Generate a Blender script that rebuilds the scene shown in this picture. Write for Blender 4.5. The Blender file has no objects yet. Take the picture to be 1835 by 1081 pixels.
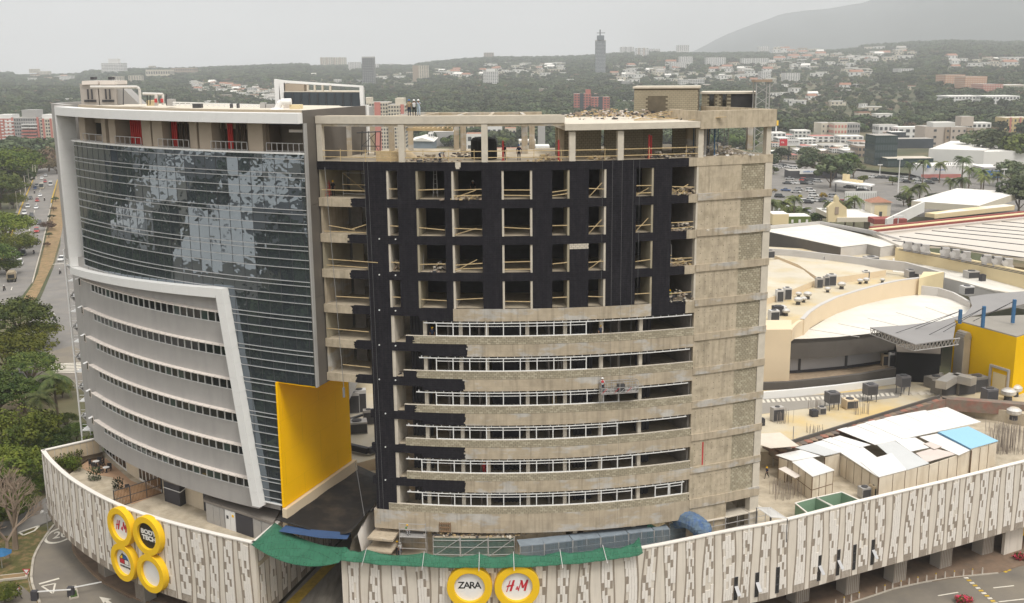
import bpy,bmesh,math,random
import numpy as np
from mathutils import Vector,Matrix,noise as mnoise
random.seed(7);np.random.seed(7)
SC=bpy.context.scene
COL=SC.collection
# camera, world, sun, exposure
F=1935.0;CXP,CYP=917.5,540.5
PITCH=math.radians(12.24);ROLL=math.radians(-0.5)
GROUND=57.5;US=1.2
fw=np.array([0,math.cos(PITCH),-math.sin(PITCH)])
_u=np.array([0,math.sin(PITCH),math.cos(PITCH)]);_r=np.array([1.,0,0])
rt=_r*math.cos(ROLL)+_u*math.sin(ROLL);up=-_r*math.sin(ROLL)+_u*math.cos(ROLL)
cam=bpy.data.cameras.new('camera');camo=bpy.data.objects.new('camera',cam);COL.objects.link(camo)
cam.sensor_width=36;cam.lens=36*F/1835;cam.clip_start=0.5;cam.clip_end=40000
mw=Matrix.Identity(4)
for i in range(3):
 mw[i][0]=rt[i];mw[i][1]=up[i];mw[i][2]=-fw[i]
mw[2][3]=GROUND*US
camo.matrix_world=mw
SC.camera=camo
SUN_EL,SUN_AZ=math.radians(58),math.radians(148)
world=bpy.data.worlds.new('World');SC.world=world;world.use_nodes=True
nt=world.node_tree;nt.nodes.clear()
def wn(t,**k):
 n=nt.nodes.new(t)
 for a,b in k.items():setattr(n,a,b)
 return n
out=wn('ShaderNodeOutputWorld');bg=wn('ShaderNodeBackground');nt.links.new(bg.outputs[0],out.inputs[0])
sky=wn('ShaderNodeTexSky',sky_type='NISHITA',sun_disc=False,sun_elevation=SUN_EL,sun_rotation=SUN_AZ)
sky.dust_density=4;sky.air_density=1.3
hsv=wn('ShaderNodeHueSaturation');hsv.inputs['Saturation'].default_value=0.35;nt.links.new(sky.outputs[0],hsv.inputs['Color'])
sks=wn('ShaderNodeVectorMath',operation='SCALE');sks.inputs['Scale'].default_value=0.10
nt.links.new(hsv.outputs[0],sks.inputs[0])
tc=wn('ShaderNodeTexCoord');sep=wn('ShaderNodeSeparateXYZ');nt.links.new(tc.outputs['Generated'],sep.inputs[0])
ramp=wn('ShaderNodeValToRGB');nt.links.new(sep.outputs['Z'],ramp.inputs[0])
e=ramp.color_ramp.elements
e[0].position=0.0;e[0].color=(0.52,0.508,0.49,1)
e[1].position=1.0;e[1].color=(1.55,1.52,1.47,1)
e2=ramp.color_ramp.elements.new(0.12);e2 .color=(0.58,0.567,0.55,1)
mp=wn('ShaderNodeMapping');mp.inputs['Scale'].default_value=(1,1,4.5);nt.links.new(tc.outputs['Generated'],mp.inputs[0])
cn=wn('ShaderNodeTexNoise');cn.inputs['Scale'].default_value=3.2;cn.inputs['Detail'].default_value=7;cn.inputs['Roughness'].default_value=0.55
nt.links.new(mp.outputs[0],cn.inputs['Vector'])
mr=wn('ShaderNodeMapRange');mr.inputs[1].default_value=0.3;mr.inputs[2].default_value=0.75;mr.inputs[3].default_value=0.80;mr.inputs[4].default_value=1.10
nt.links.new(cn.outputs[0],mr.inputs[0])
cl=wn('ShaderNodeVectorMath',operation='SCALE');nt.links.new(ramp.outputs[0],cl.inputs[0]);nt.links.new(mr.outputs[0],cl.inputs['Scale'])
mixw=wn('ShaderNodeMix',data_type='RGBA');mixw.inputs[0].default_value=0.93
nt.links.new(sks.outputs[0],mixw.inputs[6]);nt.links.new(cl.outputs[0],mixw.inputs[7])
nt.links.new(mixw.outputs[2],bg.inputs[0]);bg.inputs[1].default_value=1.0
sl=bpy.data.lights.new('sun','SUN');sl.energy=1.7;sl.angle=math.radians(18);sl.color=(1,0.955,0.88)
so=bpy.data.objects.new('sun',sl);COL.objects.link(so)
sd=Vector((math.sin(SUN_AZ)*math.cos(SUN_EL),math.cos(SUN_AZ)*math.cos(SUN_EL),math.sin(SUN_EL)))
so.rotation_euler=sd.to_track_quat('Z','Y').to_euler();so.location=(60,-60,200)
SC.view_settings.view_transform='Standard';SC.view_settings.look='None'
SC.view_settings.exposure=0.54;SC.view_settings.gamma=1;SC.view_settings.use_curve_mapping=False
SC.cycles.max_bounces=6;SC.cycles.volume_bounces=1
SC.cycles.use_denoising=True
# measuring the photograph
def ray(px,py):return fw+rt*(px-CXP)/F-up*(py-CYP)/F
def bz(px,py,z):
 d=ray(px,py);return d*(z/d[2])
def by(px,py,Y):
 d=ray(px,py);return d*(Y/d[1])
def P2(px,py,z):a=bz(px,py,z);return(a[0],a[1])
def ang(px,py,C,R):
 d=ray(px,py)[:2];C=np.array(C);a=d@d;b=-2*d@C;c=C@C-R*R
 t=(-b-math.sqrt(b*b-4*a*c))/(2*a);p=d*t-C
 return math.atan2(p[0],-p[1])
def pol(C,r,a):return(C[0]+r*math.sin(a),C[1]-r*math.cos(a))
def proj(p):
 p=np.array(p,float);w=p@fw;return CXP+F*(p@rt)/w,CYP-F*(p@up)/w
# materials
MATS={}
def M(name,col,streak=None,edge=0.115,course=None,rough=0.85,var=0.12,scale=0.35,metal=0.0,bump=0.0,bscale=8,stain=None,stain_amt=0.5,stain_scale=(0.25,0.25,0.06),spec=0.3,rnd=0.0,coord='Object',emit=0):
 if name in MATS:return MATS[name]
 m=bpy.data.materials.new(name);m.use_nodes=True;t=m.node_tree;p=t.nodes['Principled BSDF']
 N=t.nodes.new;L=t.links.new
 p.inputs['Roughness'].default_value=rough;p.inputs['Metallic'].default_value=metal
 p.inputs['Specular IOR Level'].default_value=spec
 c=N('ShaderNodeTexCoord')
 n=N('ShaderNodeTexNoise');n.inputs['Scale'].default_value=scale;n.inputs['Detail'].default_value=8;n.inputs['Roughness'].default_value=0.65
 L(c.outputs[coord],n.inputs['Vector'])
 r=N('ShaderNodeMapRange');r.inputs[1].default_value=0.25;r.inputs[2].default_value=0.75
 r.inputs[3].default_value=1-var;r.inputs[4].default_value=1+var;L(n.outputs[0],r.inputs[0])
 sc_=N('ShaderNodeVectorMath');sc_.operation='SCALE';L(r.outputs[0],sc_.inputs['Scale'])
 src=None
 if stain:
  mp_=N('ShaderNodeMapping');mp_.inputs['Scale'].default_value=stain_scale;L(c.outputs[coord],mp_.inputs[0])
  n2=N('ShaderNodeTexNoise');n2 .inputs['Scale'].default_value=3;n2 .inputs['Detail'].default_value=6;n2 .inputs['Roughness'].default_value=0.6;L(mp_.outputs[0],n2 .inputs['Vector'])
  r2=N('ShaderNodeMapRange');r2 .inputs[1].default_value=0.565-edge;r2 .inputs[2].default_value=0.565+edge;r2 .inputs[3].default_value=0;r2 .inputs[4].default_value=stain_amt;L(n2 .outputs[0],r2 .inputs[0])
  mx=N('ShaderNodeMix');mx.data_type='RGBA';mx.inputs[6].default_value=(*col,1);mx.inputs[7].default_value=(*stain,1)
  L(r2 .outputs[0],mx.inputs[0]);L(mx.outputs[2],sc_.inputs[0])
 else:
  sc_.inputs[0].default_value=col
 last=sc_.outputs[0]
 if course:
  q1=N('ShaderNodeSeparateXYZ');q2=N('ShaderNodeCombineXYZ');L(c.outputs[coord],q1 .inputs[0]);L(q1 .outputs[0],q2 .inputs[0]);L(q1 .outputs[2],q2 .inputs[1]);bk=N('ShaderNodeTexBrick');L(q2 .outputs[0],bk.inputs['Vector'])
  for k_,v_ in(('Scale',1),('Brick Width',course[0]),('Row Height',course[1]),('Mortar Size',course[2]),('Mortar Smooth',.3)):bk.inputs[k_].default_value=v_
  bk.inputs['Color1'].default_value=(1,1,1,1);bk.inputs['Color2'].default_value=(course[4],)*3+(1,);bk.inputs['Mortar'].default_value=(course[3],)*3+(1,)
  mm=N('ShaderNodeVectorMath');mm.operation='MULTIPLY';L(last,mm.inputs[0]);L(bk.outputs[0],mm.inputs[1]);last=mm.outputs[0]
 if streak:
  m3=N('ShaderNodeMapping');m3 .inputs['Scale'].default_value=(1.6,1.6,0.10);L(c.outputs[coord],m3 .inputs[0]);n3=N('ShaderNodeTexNoise');n3 .inputs['Scale'].default_value=2;n3 .inputs['Detail'].default_value=5;L(m3 .outputs[0],n3 .inputs['Vector'])
  r4=N('ShaderNodeMapRange');r4 .inputs[1].default_value=0.5;r4 .inputs[2].default_value=0.72;r4 .inputs[3].default_value=1;r4 .inputs[4].default_value=1-streak;L(n3 .outputs[0],r4 .inputs[0])
  s4=N('ShaderNodeVectorMath');s4 .operation='SCALE';L(last,s4 .inputs[0]);L(r4 .outputs[0],s4 .inputs['Scale']);last=s4 .outputs[0]
 if rnd:
  oi=N('ShaderNodeObjectInfo');rr=N('ShaderNodeMapRange');rr.inputs[3].default_value=1-rnd;rr.inputs[4].default_value=1+rnd
  L(oi.outputs['Random'],rr.inputs[0]);s2=N('ShaderNodeVectorMath');s2 .operation='SCALE';L(last,s2 .inputs[0]);L(rr.outputs[0],s2 .inputs['Scale']);last=s2 .outputs[0]
 L(last,p.inputs['Base Color'])
 if bump:
  nb=N('ShaderNodeTexNoise');nb.inputs['Scale'].default_value=bscale;nb.inputs['Detail'].default_value=5;L(c.outputs[coord],nb.inputs['Vector'])
  b=N('ShaderNodeBump');b.inputs['Strength'].default_value=bump;b.inputs['Distance'].default_value=0.05;L(nb.outputs[0],b.inputs['Height']);L(b.outputs[0],p.inputs['Normal'])
 if emit:
  p.inputs['Emission Color'].default_value=(*col,1);p.inputs['Emission Strength'].default_value=emit
 m.diffuse_color=(*col,1)
 MATS[name]=m;return m
# mesh building
class MB:
 def __init__(s):s.v=[];s.f=[];s.m=[]
 def add(s,vs,fs,m=0):
  b=len(s.v);s.v+=[tuple(map(float,q))for q in vs]
  for q in fs:s.f.append(tuple(b+i for i in q));s.m.append(m)
  return s
 def box(s,x0,x1,y0,y1,z0,z1,m=0):
  return s.hexa([(x0,y0),(x1,y0),(x1,y1),(x0,y1)],z0,z1,m)
 def hexa(s,p,z0,z1,m=0,mt=None):
  n=len(p);vs=[(a,b,z0)for a,b in p]+[(a,b,z1)for a,b in p]
  s.add(vs,[tuple(range(n-1,-1,-1))]+[(i,(i+1)%n,(i+1)%n+n,i+n)for i in range(n)],m)
  b=len(s.v)-2*n;s.f.append(tuple(b+n+i for i in range(n)));s.m.append(m if mt is None else mt)
  return s
 def obox(s,c,d,l,w,z0,z1,m=0):
  d=np.array(d,float);d/=np.hypot(*d);n=np.array([-d[1],d[0]]);c=np.array(c[:2])
  return s.hexa([c-d*l/2-n*w/2,c+d*l/2-n*w/2,c+d*l/2+n*w/2,c-d*l/2+n*w/2],z0,z1,m)
 def loft(s,outer,inner,z0,z1,m=0,mt=None):
  n=len(outer);o0=[(a,b,z0)for a,b in outer];i0=[(a,b,z0)for a,b in inner]
  o1=[(a,b,z1)for a,b in outer];i1=[(a,b,z1)for a,b in inner]
  vs=o0+i0+o1+i1;fs=[];
  for k in range(n-1):
   fs+=[(k,k+1,2*n+k+1,2*n+k),(n+k+1,n+k,3*n+k,3*n+k+1),(k+1,k,n+k,n+k+1)]
  fs+=[(0,2*n,3*n,n),(n-1,2*n-1,4*n-1,3*n-1)]
  s.add(vs,fs,m);b=len(s.v)-4*n
  for k in range(n-1):s.f.append((b+2*n+k,b+2*n+k+1,b+3*n+k+1,b+3*n+k));s.m.append(m if mt is None else mt)
  return s
 def arc(s,C,R,a0,a1,o0,o1,z0,z1,m=0,step=0.02,mt=None):
  n=max(2,int(abs(a1-a0)/step)+2);A=[a0+(a1-a0)*i/(n-1)for i in range(n)]
  return s.loft([pol(C,R+o1,a)for a in A],[pol(C,R+o0,a)for a in A],z0,z1,m,mt)
 def tube(s,p,q,r,n=6,m=0,r2=None,cap=True):
  p=Vector(p);q=Vector(q);d=(q-p)
  if d.length<1e-6:return s
  d.normalize();a=d.orthogonal().normalized();b=d.cross(a);r2=r if r2 is None else r2
  vs=[tuple(p+(a*math.cos(t)+b*math.sin(t))*r)for t in[2*math.pi*i/n for i in range(n)]]+[tuple(q+(a*math.cos(t)+b*math.sin(t))*r2)for t in[2*math.pi*i/n for i in range(n)]]
  fs=[(i,(i+1)%n,(i+1)%n+n,i+n)for i in range(n)]
  if cap:fs+=[tuple(range(n-1,-1,-1)),tuple(range(n,2*n))]
  return s.add(vs,fs,m)
 def path(s,pts,r,n=6,m=0):
  for a,b in zip(pts,pts[1:]):s.tube(a,b,r,n,m)
  return s
 def bar(s,p,q,w,h,m=0):
  p=Vector(p);q=Vector(q);d=(q-p).normalized();a=d.cross(Vector((0,0,1)))
  if a.length<1e-3:a=Vector((1,0,0))
  a.normalize();b=a.cross(d).normalized();a=a*w/2;b=b*h/2
  vs=[p-a-b,p+a-b,p+a+b,p-a+b,q-a-b,q+a-b,q+a+b,q-a+b]
  return s.add(vs,[(3,2,1,0),(4,5,6,7),(0,1,5,4),(1,2,6,5),(2,3,7,6),(3,0,4,7)],m)
 def quad(s,*p,m=0):return s.add(p,[tuple(range(len(p)))],m)
 def slab(s,pts,th,m=0,mt=None):
  n=len(pts);top=[tuple(p)for p in pts];bot=[(p[0],p[1],p[2]-th)for p in pts]
  s.add(bot+top,[tuple(range(n-1,-1,-1))]+[(i,(i+1)%n,(i+1)%n+n,i+n)for i in range(n)],m)
  b=len(s.v)-2*n;s.f.append(tuple(b+n+i for i in range(n)));s.m.append(m if mt is None else mt)
  return s
 def lathe(s,c,prof,n=12,m=0):
  rings=[[(c[0]+r*math.cos(2*math.pi*i/n),c[1]+r*math.sin(2*math.pi*i/n),c[2]+z)for i in range(n)]for r,z in prof]
  vs=[q for g in rings for q in g];fs=[]
  for k in range(len(prof)-1):fs+=[(k*n+i,k*n+(i+1)%n,(k+1)*n+(i+1)%n,(k+1)*n+i)for i in range(n)]
  fs+=[tuple(range(n-1,-1,-1)),tuple((len(prof)-1)*n+i for i in range(n))]
  return s.add(vs,fs,m)
 def mesh(s,name,mats,smooth=False):
  me=bpy.data.meshes.new(name);me.from_pydata(s.v,[],s.f)
  for k in(mats if isinstance(mats,(list,tuple))else[mats]):me.materials.append(k)
  me.polygons.foreach_set('material_index',s.m)
  if smooth:me.polygons.foreach_set('use_smooth',[True]*len(s.f))
  me.update();return me
 def build(s,name,mats,parent=None,smooth=False):
  return link(name,s.mesh(name,mats,smooth),parent)
def link(name,data,parent=None):
 o=bpy.data.objects.new(name,data);COL.objects.link(o)
 if parent is not None:o.parent=parent
 return o
def tag(o,label=None,cat=None,group=None,kind=None):
 if label:o['label']=label
 if cat:o['category']=cat
 if group:o['group']=group
 if kind:o['kind']=kind
 return o
def empty(name,loc=(0,0,0),label=None,cat=None,group=None,rz=0):
 o=bpy.data.objects.new(name,None);COL.objects.link(o);o.location=loc;o.rotation_euler[2]=rz
 o.empty_display_size=0.5
 return tag(o,label,cat,group)
def copy_tree(o,parent=None,loc=None,rz=None,label=None,scale=None,group=None):
 c=o.copy();COL.objects.link(c)
 if parent is not None:c.parent=parent
 if loc is not None:c.location=loc
 if rz is not None:c.rotation_euler[2]=rz
 if scale is not None:c.scale=scale if hasattr(scale,'__len__')else(scale,)*3
 if label:c['label']=label
 if group:c['group']=group
 for ch in[k for k in KIDS.get(o.name,[])]:
  copy_tree(ch,c);
 return c
KIDS={}
def reg(root,*kids):
 KIDS[root.name]=list(kids);return root
ORD=['first','second','third','fourth','fifth','sixth','seventh','eighth','ninth','tenth','eleventh','twelfth','thirteenth','fourteenth','fifteenth','sixteenth','seventeenth','eighteenth','nineteenth','twentieth']
def ordn(i):
 if i<20:return ORD[i]
 n=i+1;return '%d%s'%(n,{1:'st',2:'nd',3:'rd'}.get(n%10,'th')if n%100 not in(11,12,13)else 'th')
def text_mesh(s,size=1,extrude=0.01,shear=0,bold=0,xs=1,space=1):
 cu=bpy.data.curves.new('lettering','FONT');cu.body=s;cu.size=size;cu.extrude=extrude;cu.shear=shear;cu.offset=bold
 cu.align_x='CENTER';cu.align_y='CENTER';cu.space_character=space;cu.resolution_u=3
 o=bpy.data.objects.new('lettering_tmp',cu);COL.objects.link(o)
 bpy.context.view_layer.update();me=bpy.data.meshes.new_from_object(o.evaluated_get(bpy.context.evaluated_depsgraph_get()))
 bpy.data.objects.remove(o);bpy.data.curves.remove(cu)
 if xs!=1:
  for v in me.vertices:v.co.x*=xs
 return me
def frame_mat(pos,nrm):
 n=Vector((nrm[0],nrm[1],0)).normalized();z=Vector((0,0,1));x=z.cross(n)
 m=Matrix.Identity(4)
 for i in range(3):m[i][0]=x[i];m[i][1]=z[i];m[i][2]=n[i];m[i][3]=pos[i]
 return m
# palette
CONC=M('bare_concrete',(0.43,0.362,0.27),var=0.2,scale=0.9,bump=0.3,bscale=5,stain=(0.47,0.455,0.43),stain_amt=0.85,stain_scale=(0.12,0.12,0.3),edge=0.05,streak=0.25,course=(3.3,1.14,.012,.85,.94))
CONC_P=M('panel_concrete',(0.465,0.395,0.295),var=0.22,scale=1.4,bump=0.3,bscale=6,stain=(0.32,0.27,0.19),stain_amt=0.5,stain_scale=(0.35,0.35,0.2),edge=0.06,streak=0.25,course=(1.2,1.3,.012,.82,.95))
CONC_L=M('pale_concrete',(0.55,0.50,0.42),var=0.12,scale=1.2)
CONC_D=M('dirty_concrete_floor',(0.44,0.38,0.29),var=0.25,scale=0.6,stain=(0.28,0.23,0.16),stain_amt=0.6)
DARKP=M('black_wall_coating',(0.0135,0.0125,0.0165),rough=0.8,spec=0.15,var=0.25,scale=3,bump=0.25,bscale=9,stain=(0.028,0.026,0.030),stain_amt=0.5,stain_scale=(1.2,1.2,0.15),course=(.42,.2,.012,1.5,.8))
BLOCK2=M('pale_concrete_block',(0.42,0.375,0.28),var=0.12,scale=1.0)
BLOCK=M('concrete_block',(0.335,0.295,0.215),var=0.14,scale=.8,bump=0.3,bscale=12)
MORTAR=M('mortar',(0.13,0.11,0.08),var=0.2,scale=2)
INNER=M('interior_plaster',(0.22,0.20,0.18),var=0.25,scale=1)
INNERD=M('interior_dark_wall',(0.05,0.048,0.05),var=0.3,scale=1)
WHITEF=M('white_aluminium',(0.72,0.72,0.71),rough=0.4,var=0.04)
TIMBER=M('yellow_timber',(0.50,0.38,0.21),var=0.25,scale=3)
STEEL=M('galvanised_steel',(0.42,0.41,0.40),rough=0.5,metal=0.3,var=0.15)
STEELD=M('dark_steel',(0.06,0.06,0.065),rough=0.5,var=0.2)
CREAM=M('cream_facade_panel',(0.65,0.595,0.52),var=0.05,scale=0.5,stain=(0.58,0.52,0.44),stain_amt=0.5,streak=0.14)
CREAMW=M('white_relief_panel',(0.72,0.68,0.63),var=0.05,scale=2)
TAUPE=M('taupe_relief_panel',(0.29,0.245,0.20),var=0.12,scale=2)
YEL=M('yellow_sign_shell',(0.80,0.50,0.020),rough=0.5,spec=0.12,var=0.04)
YELW=M('yellow_wall_panel',(0.95,0.52,0.0),course=(2.4,3.4,.012,.82,.98),rough=0.6,spec=0.06,var=0.05,scale=0.2)
WPAN=M('white_cladding',(0.74,0.735,0.72),rough=0.35,var=0.03,scale=0.5)
GREYR=M('grey_render',(0.36,0.345,0.33),rough=0.7,var=0.07,scale=0.3,stain=(0.30,0.29,0.28),stain_amt=0.5,stain_scale=(0.4,0.4,0.08))
GREYM=M('grey_metal_cladding',(0.15,0.135,0.12),rough=0.5,metal=0.3,var=0.15,scale=0.3)
CANO=M('pinkish_white_canopy',(0.66,0.60,0.55),rough=0.6,var=0.08)
WROOF=M('white_roof_membrane',(0.66,0.635,0.585),course=(1.8,14,.03,.82,.96),rough=0.7,var=0.07,scale=0.12,stain=(0.60,0.55,0.45),stain_amt=0.45,stain_scale=(0.05,0.12,0.1))
WROOF2=M('grimy_roof_membrane',(0.54,0.49,0.40),course=(14,2.2,.03,.85,.95),rough=0.8,var=0.12,scale=0.12,stain=(0.50,0.40,0.22),stain_amt=0.7,stain_scale=(0.05,0.05,0.1))
CREAMY=M('pale_yellow_wall',(0.66,0.55,0.34),var=0.05,scale=0.2)
CREAMP=M('peach_wall',(0.66,0.54,0.38),var=0.05,scale=0.2)
ASPH=M('asphalt',(0.175,0.165,0.155),rough=0.95,var=0.15,scale=0.15,stain=(0.22,0.20,0.175),stain_amt=0.7,stain_scale=(0.08,0.08,0.1),bump=0.1)
ASPHW=M('warm_worn_asphalt',(0.20,0.175,0.14),rough=0.95,var=0.12,scale=0.2,stain=(0.145,0.13,0.115),stain_amt=0.9,stain_scale=(0.05,0.05,0.1),bump=0.1)
PAINT=M('road_paint',(0.62,0.58,0.50),var=0.2,scale=2)
PAINTY=M('yellow_road_paint',(0.50,0.33,0.04),var=0.3,scale=2)
PAVE=M('brown_paving',(0.21,0.145,0.10),var=0.2,scale=0.8,stain=(0.16,0.12,0.09),stain_amt=0.8)
KERB=M('kerb_concrete',(0.42,0.38,0.32),var=0.15)
DIRT=M('dry_soil',(0.25,0.165,0.085),var=0.25,scale=0.4,stain=(0.11,0.10,0.035),stain_amt=0.8,stain_scale=(0.3,0.3,0.3))
GLASSD=M('dark_window_glass',(0.012,0.014,0.016),rough=0.06,var=0.0,spec=0.9)
GLASSG=M('green_window_glass',(0.03,0.055,0.05),rough=0.08,var=0.1,spec=0.9)
CHAR=M('charcoal_paint',(0.055,0.053,0.06),rough=0.7,var=0.12)
BARK=M('bark',(0.13,0.095,0.065),var=0.3,scale=3)
def leafmat(name,c1,c2,scale,rnd=0.25):
 m=bpy.data.materials.new(name);m.use_nodes=True;t=m.node_tree;p=t.nodes['Principled BSDF'];N=t.nodes.new;L=t.links.new
 p.inputs['Roughness'].default_value=0.75;p.inputs['Specular IOR Level'].default_value=0.15
 c=N('ShaderNodeTexCoord');n=N('ShaderNodeTexNoise');n.inputs['Scale'].default_value=scale;n.inputs['Detail'].default_value=4;L(c.outputs['Object'],n.inputs['Vector'])
 r=N('ShaderNodeMapRange');r.inputs[1].default_value=0.35;r.inputs[2].default_value=0.65;L(n.outputs[0],r.inputs[0])
 mx=N('ShaderNodeMix');mx.data_type='RGBA';mx.inputs[6].default_value=(*c1,1);mx.inputs[7].default_value=(*c2,1);L(r.outputs[0],mx.inputs[0])
 oi=N('ShaderNodeObjectInfo');h=N('ShaderNodeHueSaturation');L(mx.outputs[2],h.inputs['Color'])
 r1=N('ShaderNodeMapRange');r1 .inputs[3].default_value=0.47;r1 .inputs[4].default_value=0.53;L(oi.outputs['Random'],r1 .inputs[0]);L(r1 .outputs[0],h.inputs['Hue'])
 mu=N('ShaderNodeMath');mu.operation='MULTIPLY';mu.inputs[1].default_value=7.31;L(oi.outputs['Random'],mu.inputs[0])
 fr=N('ShaderNodeMath');fr.operation='FRACT';L(mu.outputs[0],fr.inputs[0])
 r3=N('ShaderNodeMapRange');r3 .inputs[3].default_value=1-rnd*1.4;r3 .inputs[4].default_value=1+rnd*1.6;L(fr.outputs[0],r3 .inputs[0]);L(r3 .outputs[0],h.inputs['Value'])
 L(h.outputs[0],p.inputs['Base Color']);MATS[name]=m;return m
LEAF=leafmat('green_leaves',(0.032,0.052,0.013),(0.10,0.118,0.026),0.5)
LEAFB=leafmat('bright_green_leaves',(0.042,0.065,0.010),(0.12,0.14,0.02),0.4)
LEAFD=leafmat('deep_green_leaves',(0.034,0.050,0.026),(0.085,0.098,0.045),0.3,0.45)
LEAFR=leafmat('dry_reddish_leaves',(0.10,0.075,0.05),(0.16,0.11,0.07),0.4)
PALML=leafmat('palm_leaves',(0.05,0.075,0.025),(0.12,0.14,0.045),1.5)
# terrain, far hills, mountain
SKYL=[(-400,140),(0,131),(150,130),(260,124),(350,123),(430,120),(500,117),(560,115),(650,113),(760,114),(830,107),(880,103),(960,103),(1040,101),(1100,96),(1160,94),(1250,96),(1340,95),(1400,92),(1500,84),(1600,77),(1680,73),(1760,77),(1835,74),(2300,80)]
R0,R1=1350.0,4700.0
def az_px(x,y):
 return CXP+F*math.tan(math.atan2(x,y))/1.0232
def sky_elev(px):
 yy=np.interp(px,[q[0]for q in SKYL],[q[1]for q in SKYL]);d=ray(px,yy);return d[2]/math.hypot(d[0],d[1])
def tz(x,y):
 r=math.hypot(x,y)
 if r<=R0 or y<=0:return-GROUND
 zr=R1*sky_elev(az_px(x,y))-14
 t=(r-R0)/(R1-R0)
 n=mnoise.noise(Vector((x/700,y/700,3.1)))*22+mnoise.noise(Vector((x/260,y/260,9.1)))*8
 if t<1:
  f=t*t*(3-2*t)*0.35+t*0.65
  return-GROUND+(zr+GROUND)*f+n*min(1,t*2)*(1-t)*1.0
 return zr-(r-R1)*0.02
verts,faces=[],[]
AZ=[(-34+68*i/170)for i in range(171)];RR=[0,150,300,600,900,1200]+[R0+i*(R1-R0)/46 for i in range(47)]+[5200,5800]
for a in AZ:
 for r in RR:x,y=r*math.sin(math.radians(a)),r*math.cos(math.radians(a));verts.append((x,y,tz(x,y)))
nR=len(RR)
for i in range(len(AZ)-1):
 for j in range(1,nR-1):faces.append((i*nR+j,(i+1)*nR+j,(i+1)*nR+j+1,i*nR+j+1))
GRD=M('earth_and_scrub',(0.060,0.068,0.030),var=0.35,scale=0.02,stain=(0.16,0.12,0.07),stain_amt=0.8,stain_scale=(0.008,0.008,0.008))
b=MB();b.add(verts,faces);tag(b.build('hills',GRD,smooth=True),kind='structure')
GN=M('near_ground',(0.085,0.080,0.045),var=0.3,scale=0.1,stain=(0.17,0.125,0.075),stain_amt=0.8,stain_scale=(0.03,0.03,0.03))
tag(MB().hexa([(-2000,-700),(2000,-700),(2000,1360),(-2000,1360)],-GROUND-3,-GROUND-0.06).build('ground',GN),kind='structure')
MS=[(1130,112),(1200,100),(1245,91),(1275,74),(1300,62),(1350,44),(1400,26),(1450,19),(1500,13),(1545,6),(1580,-8),(1640,-50),(1720,-95),(1835,-150),(2100,-220),(2500,-260)]
v,f=[],[]
RM=[5500,6500,7500,8500,9500,10500,11500]
for i in range(120):
 px=1130+1370*i/119;yy=np.interp(px,[q[0]for q in MS],[q[1]for q in MS]);d=ray(px,yy);dh=math.hypot(d[0],d[1]);el=d[2]/dh
 dx,dy=d[0]/dh,d[1]/dh;H=10500*el
 for j,r in enumerate(RM):
  t=[0,.12,.3,.52,.78,1,.8][j];n=mnoise.fractal(Vector((px/70,r/900,1.7)),1.0,2.0,4)*70*t*(1 if j<5 else 0.15)
  v.append((dx*r,dy*r,-40+(H+40)*t+n))
for i in range(119):
 for j in range(6):f.append((i*7+j,(i+1)*7+j,(i+1)*7+j+1,i*7+j+1))
b=MB();b.add(v,f);tag(b.build('mountain',M('mountain_forest',(0.035,0.045,0.04),var=0.35,scale=0.004),smooth=True),kind='structure')
def hit(px,py,zoff=0.0):
 d=ray(px,py)
 if d[2]<0:
  t=-GROUND/d[2]
  if math.hypot(d[0],d[1])*t<R0:return d*t
 t=R0;
 while t<R1*1.05:
  p=d/math.hypot(d[0],d[1])*t
  if p[2]<=tz(p[0],p[1])+zoff:return p
  t+=12
 return d/math.hypot(d[0],d[1])*R1
# air
HZ=bpy.data.materials.new('haze');HZ.use_nodes=True;t_=HZ.node_tree;t_.nodes.clear()
o_=t_.nodes.new('ShaderNodeOutputMaterial');v_=t_.nodes.new('ShaderNodeVolumePrincipled');v_.inputs['Color'].default_value=(0.80,0.83,0.87,1);v_.inputs['Density'].default_value=0.000125;v_.inputs['Anisotropy'].default_value=0.0
t_.links.new(v_.outputs[0],o_.inputs['Volume'])
tag(MB().box(-4800,9000,-720,12300,-GROUND-6,1300).build('haze',HZ),kind='stuff')
# roads
def ground_poly(px_pts,name,mat,lift,kind='structure',label=None):
 o=MB().hexa([P2(x,y,-GROUND)for x,y in px_pts],-GROUND-0.055,-GROUND+lift).build(name,mat);tag(o,label,kind=kind);return o
ground_poly([(-60,560),(-30,480),(10,420),(32,372),(55,320),(62,300),(70,294),(104,297),(110,308),(104,330),(92,365),(78,430),(66,480),(60,503),(40,530),(15,545),(0,580)],'main_road',ASPH,0.02)
ground_poly([(112,375),(108,440),(96,480),(75,530),(62,555),(40,600),(20,640),(14,680),(60,690),(170,700),(170,560),(150,480),(128,400)],'side_road',ASPH,0.012)
ground_poly([(104,330),(112,312),(118,330),(116,380),(110,420),(96,470),(70,525),(58,548),(30,552),(58,512),(68,490),(80,440),(93,370)],'median',DIRT,0.06)
ground_poly([(55,640),(130,620),(170,640),(170,690),(70,700),(60,670)],'forecourt',ASPHW,0.03)
for i in range(7):ground_poly([(83+i*.2,653+i*2.2),(150,650+i*2.9),(150,651.4+i*2.9),(82,654.2+i*2.2)],'crossing_stripe',PAINT,0.045)
def stripe(a,b,w,mat=PAINT,lift=0.035,nm='lane_marking'):
 p,q=np.array(P2(*a,-GROUND)),np.array(P2(*b,-GROUND));d=q-p;L=np.hypot(*d)
 o=MB().obox((p+q)/2,d/L,L,w,-GROUND-0.02,-GROUND+lift).build(nm,mat);tag(o,kind='structure')
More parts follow.
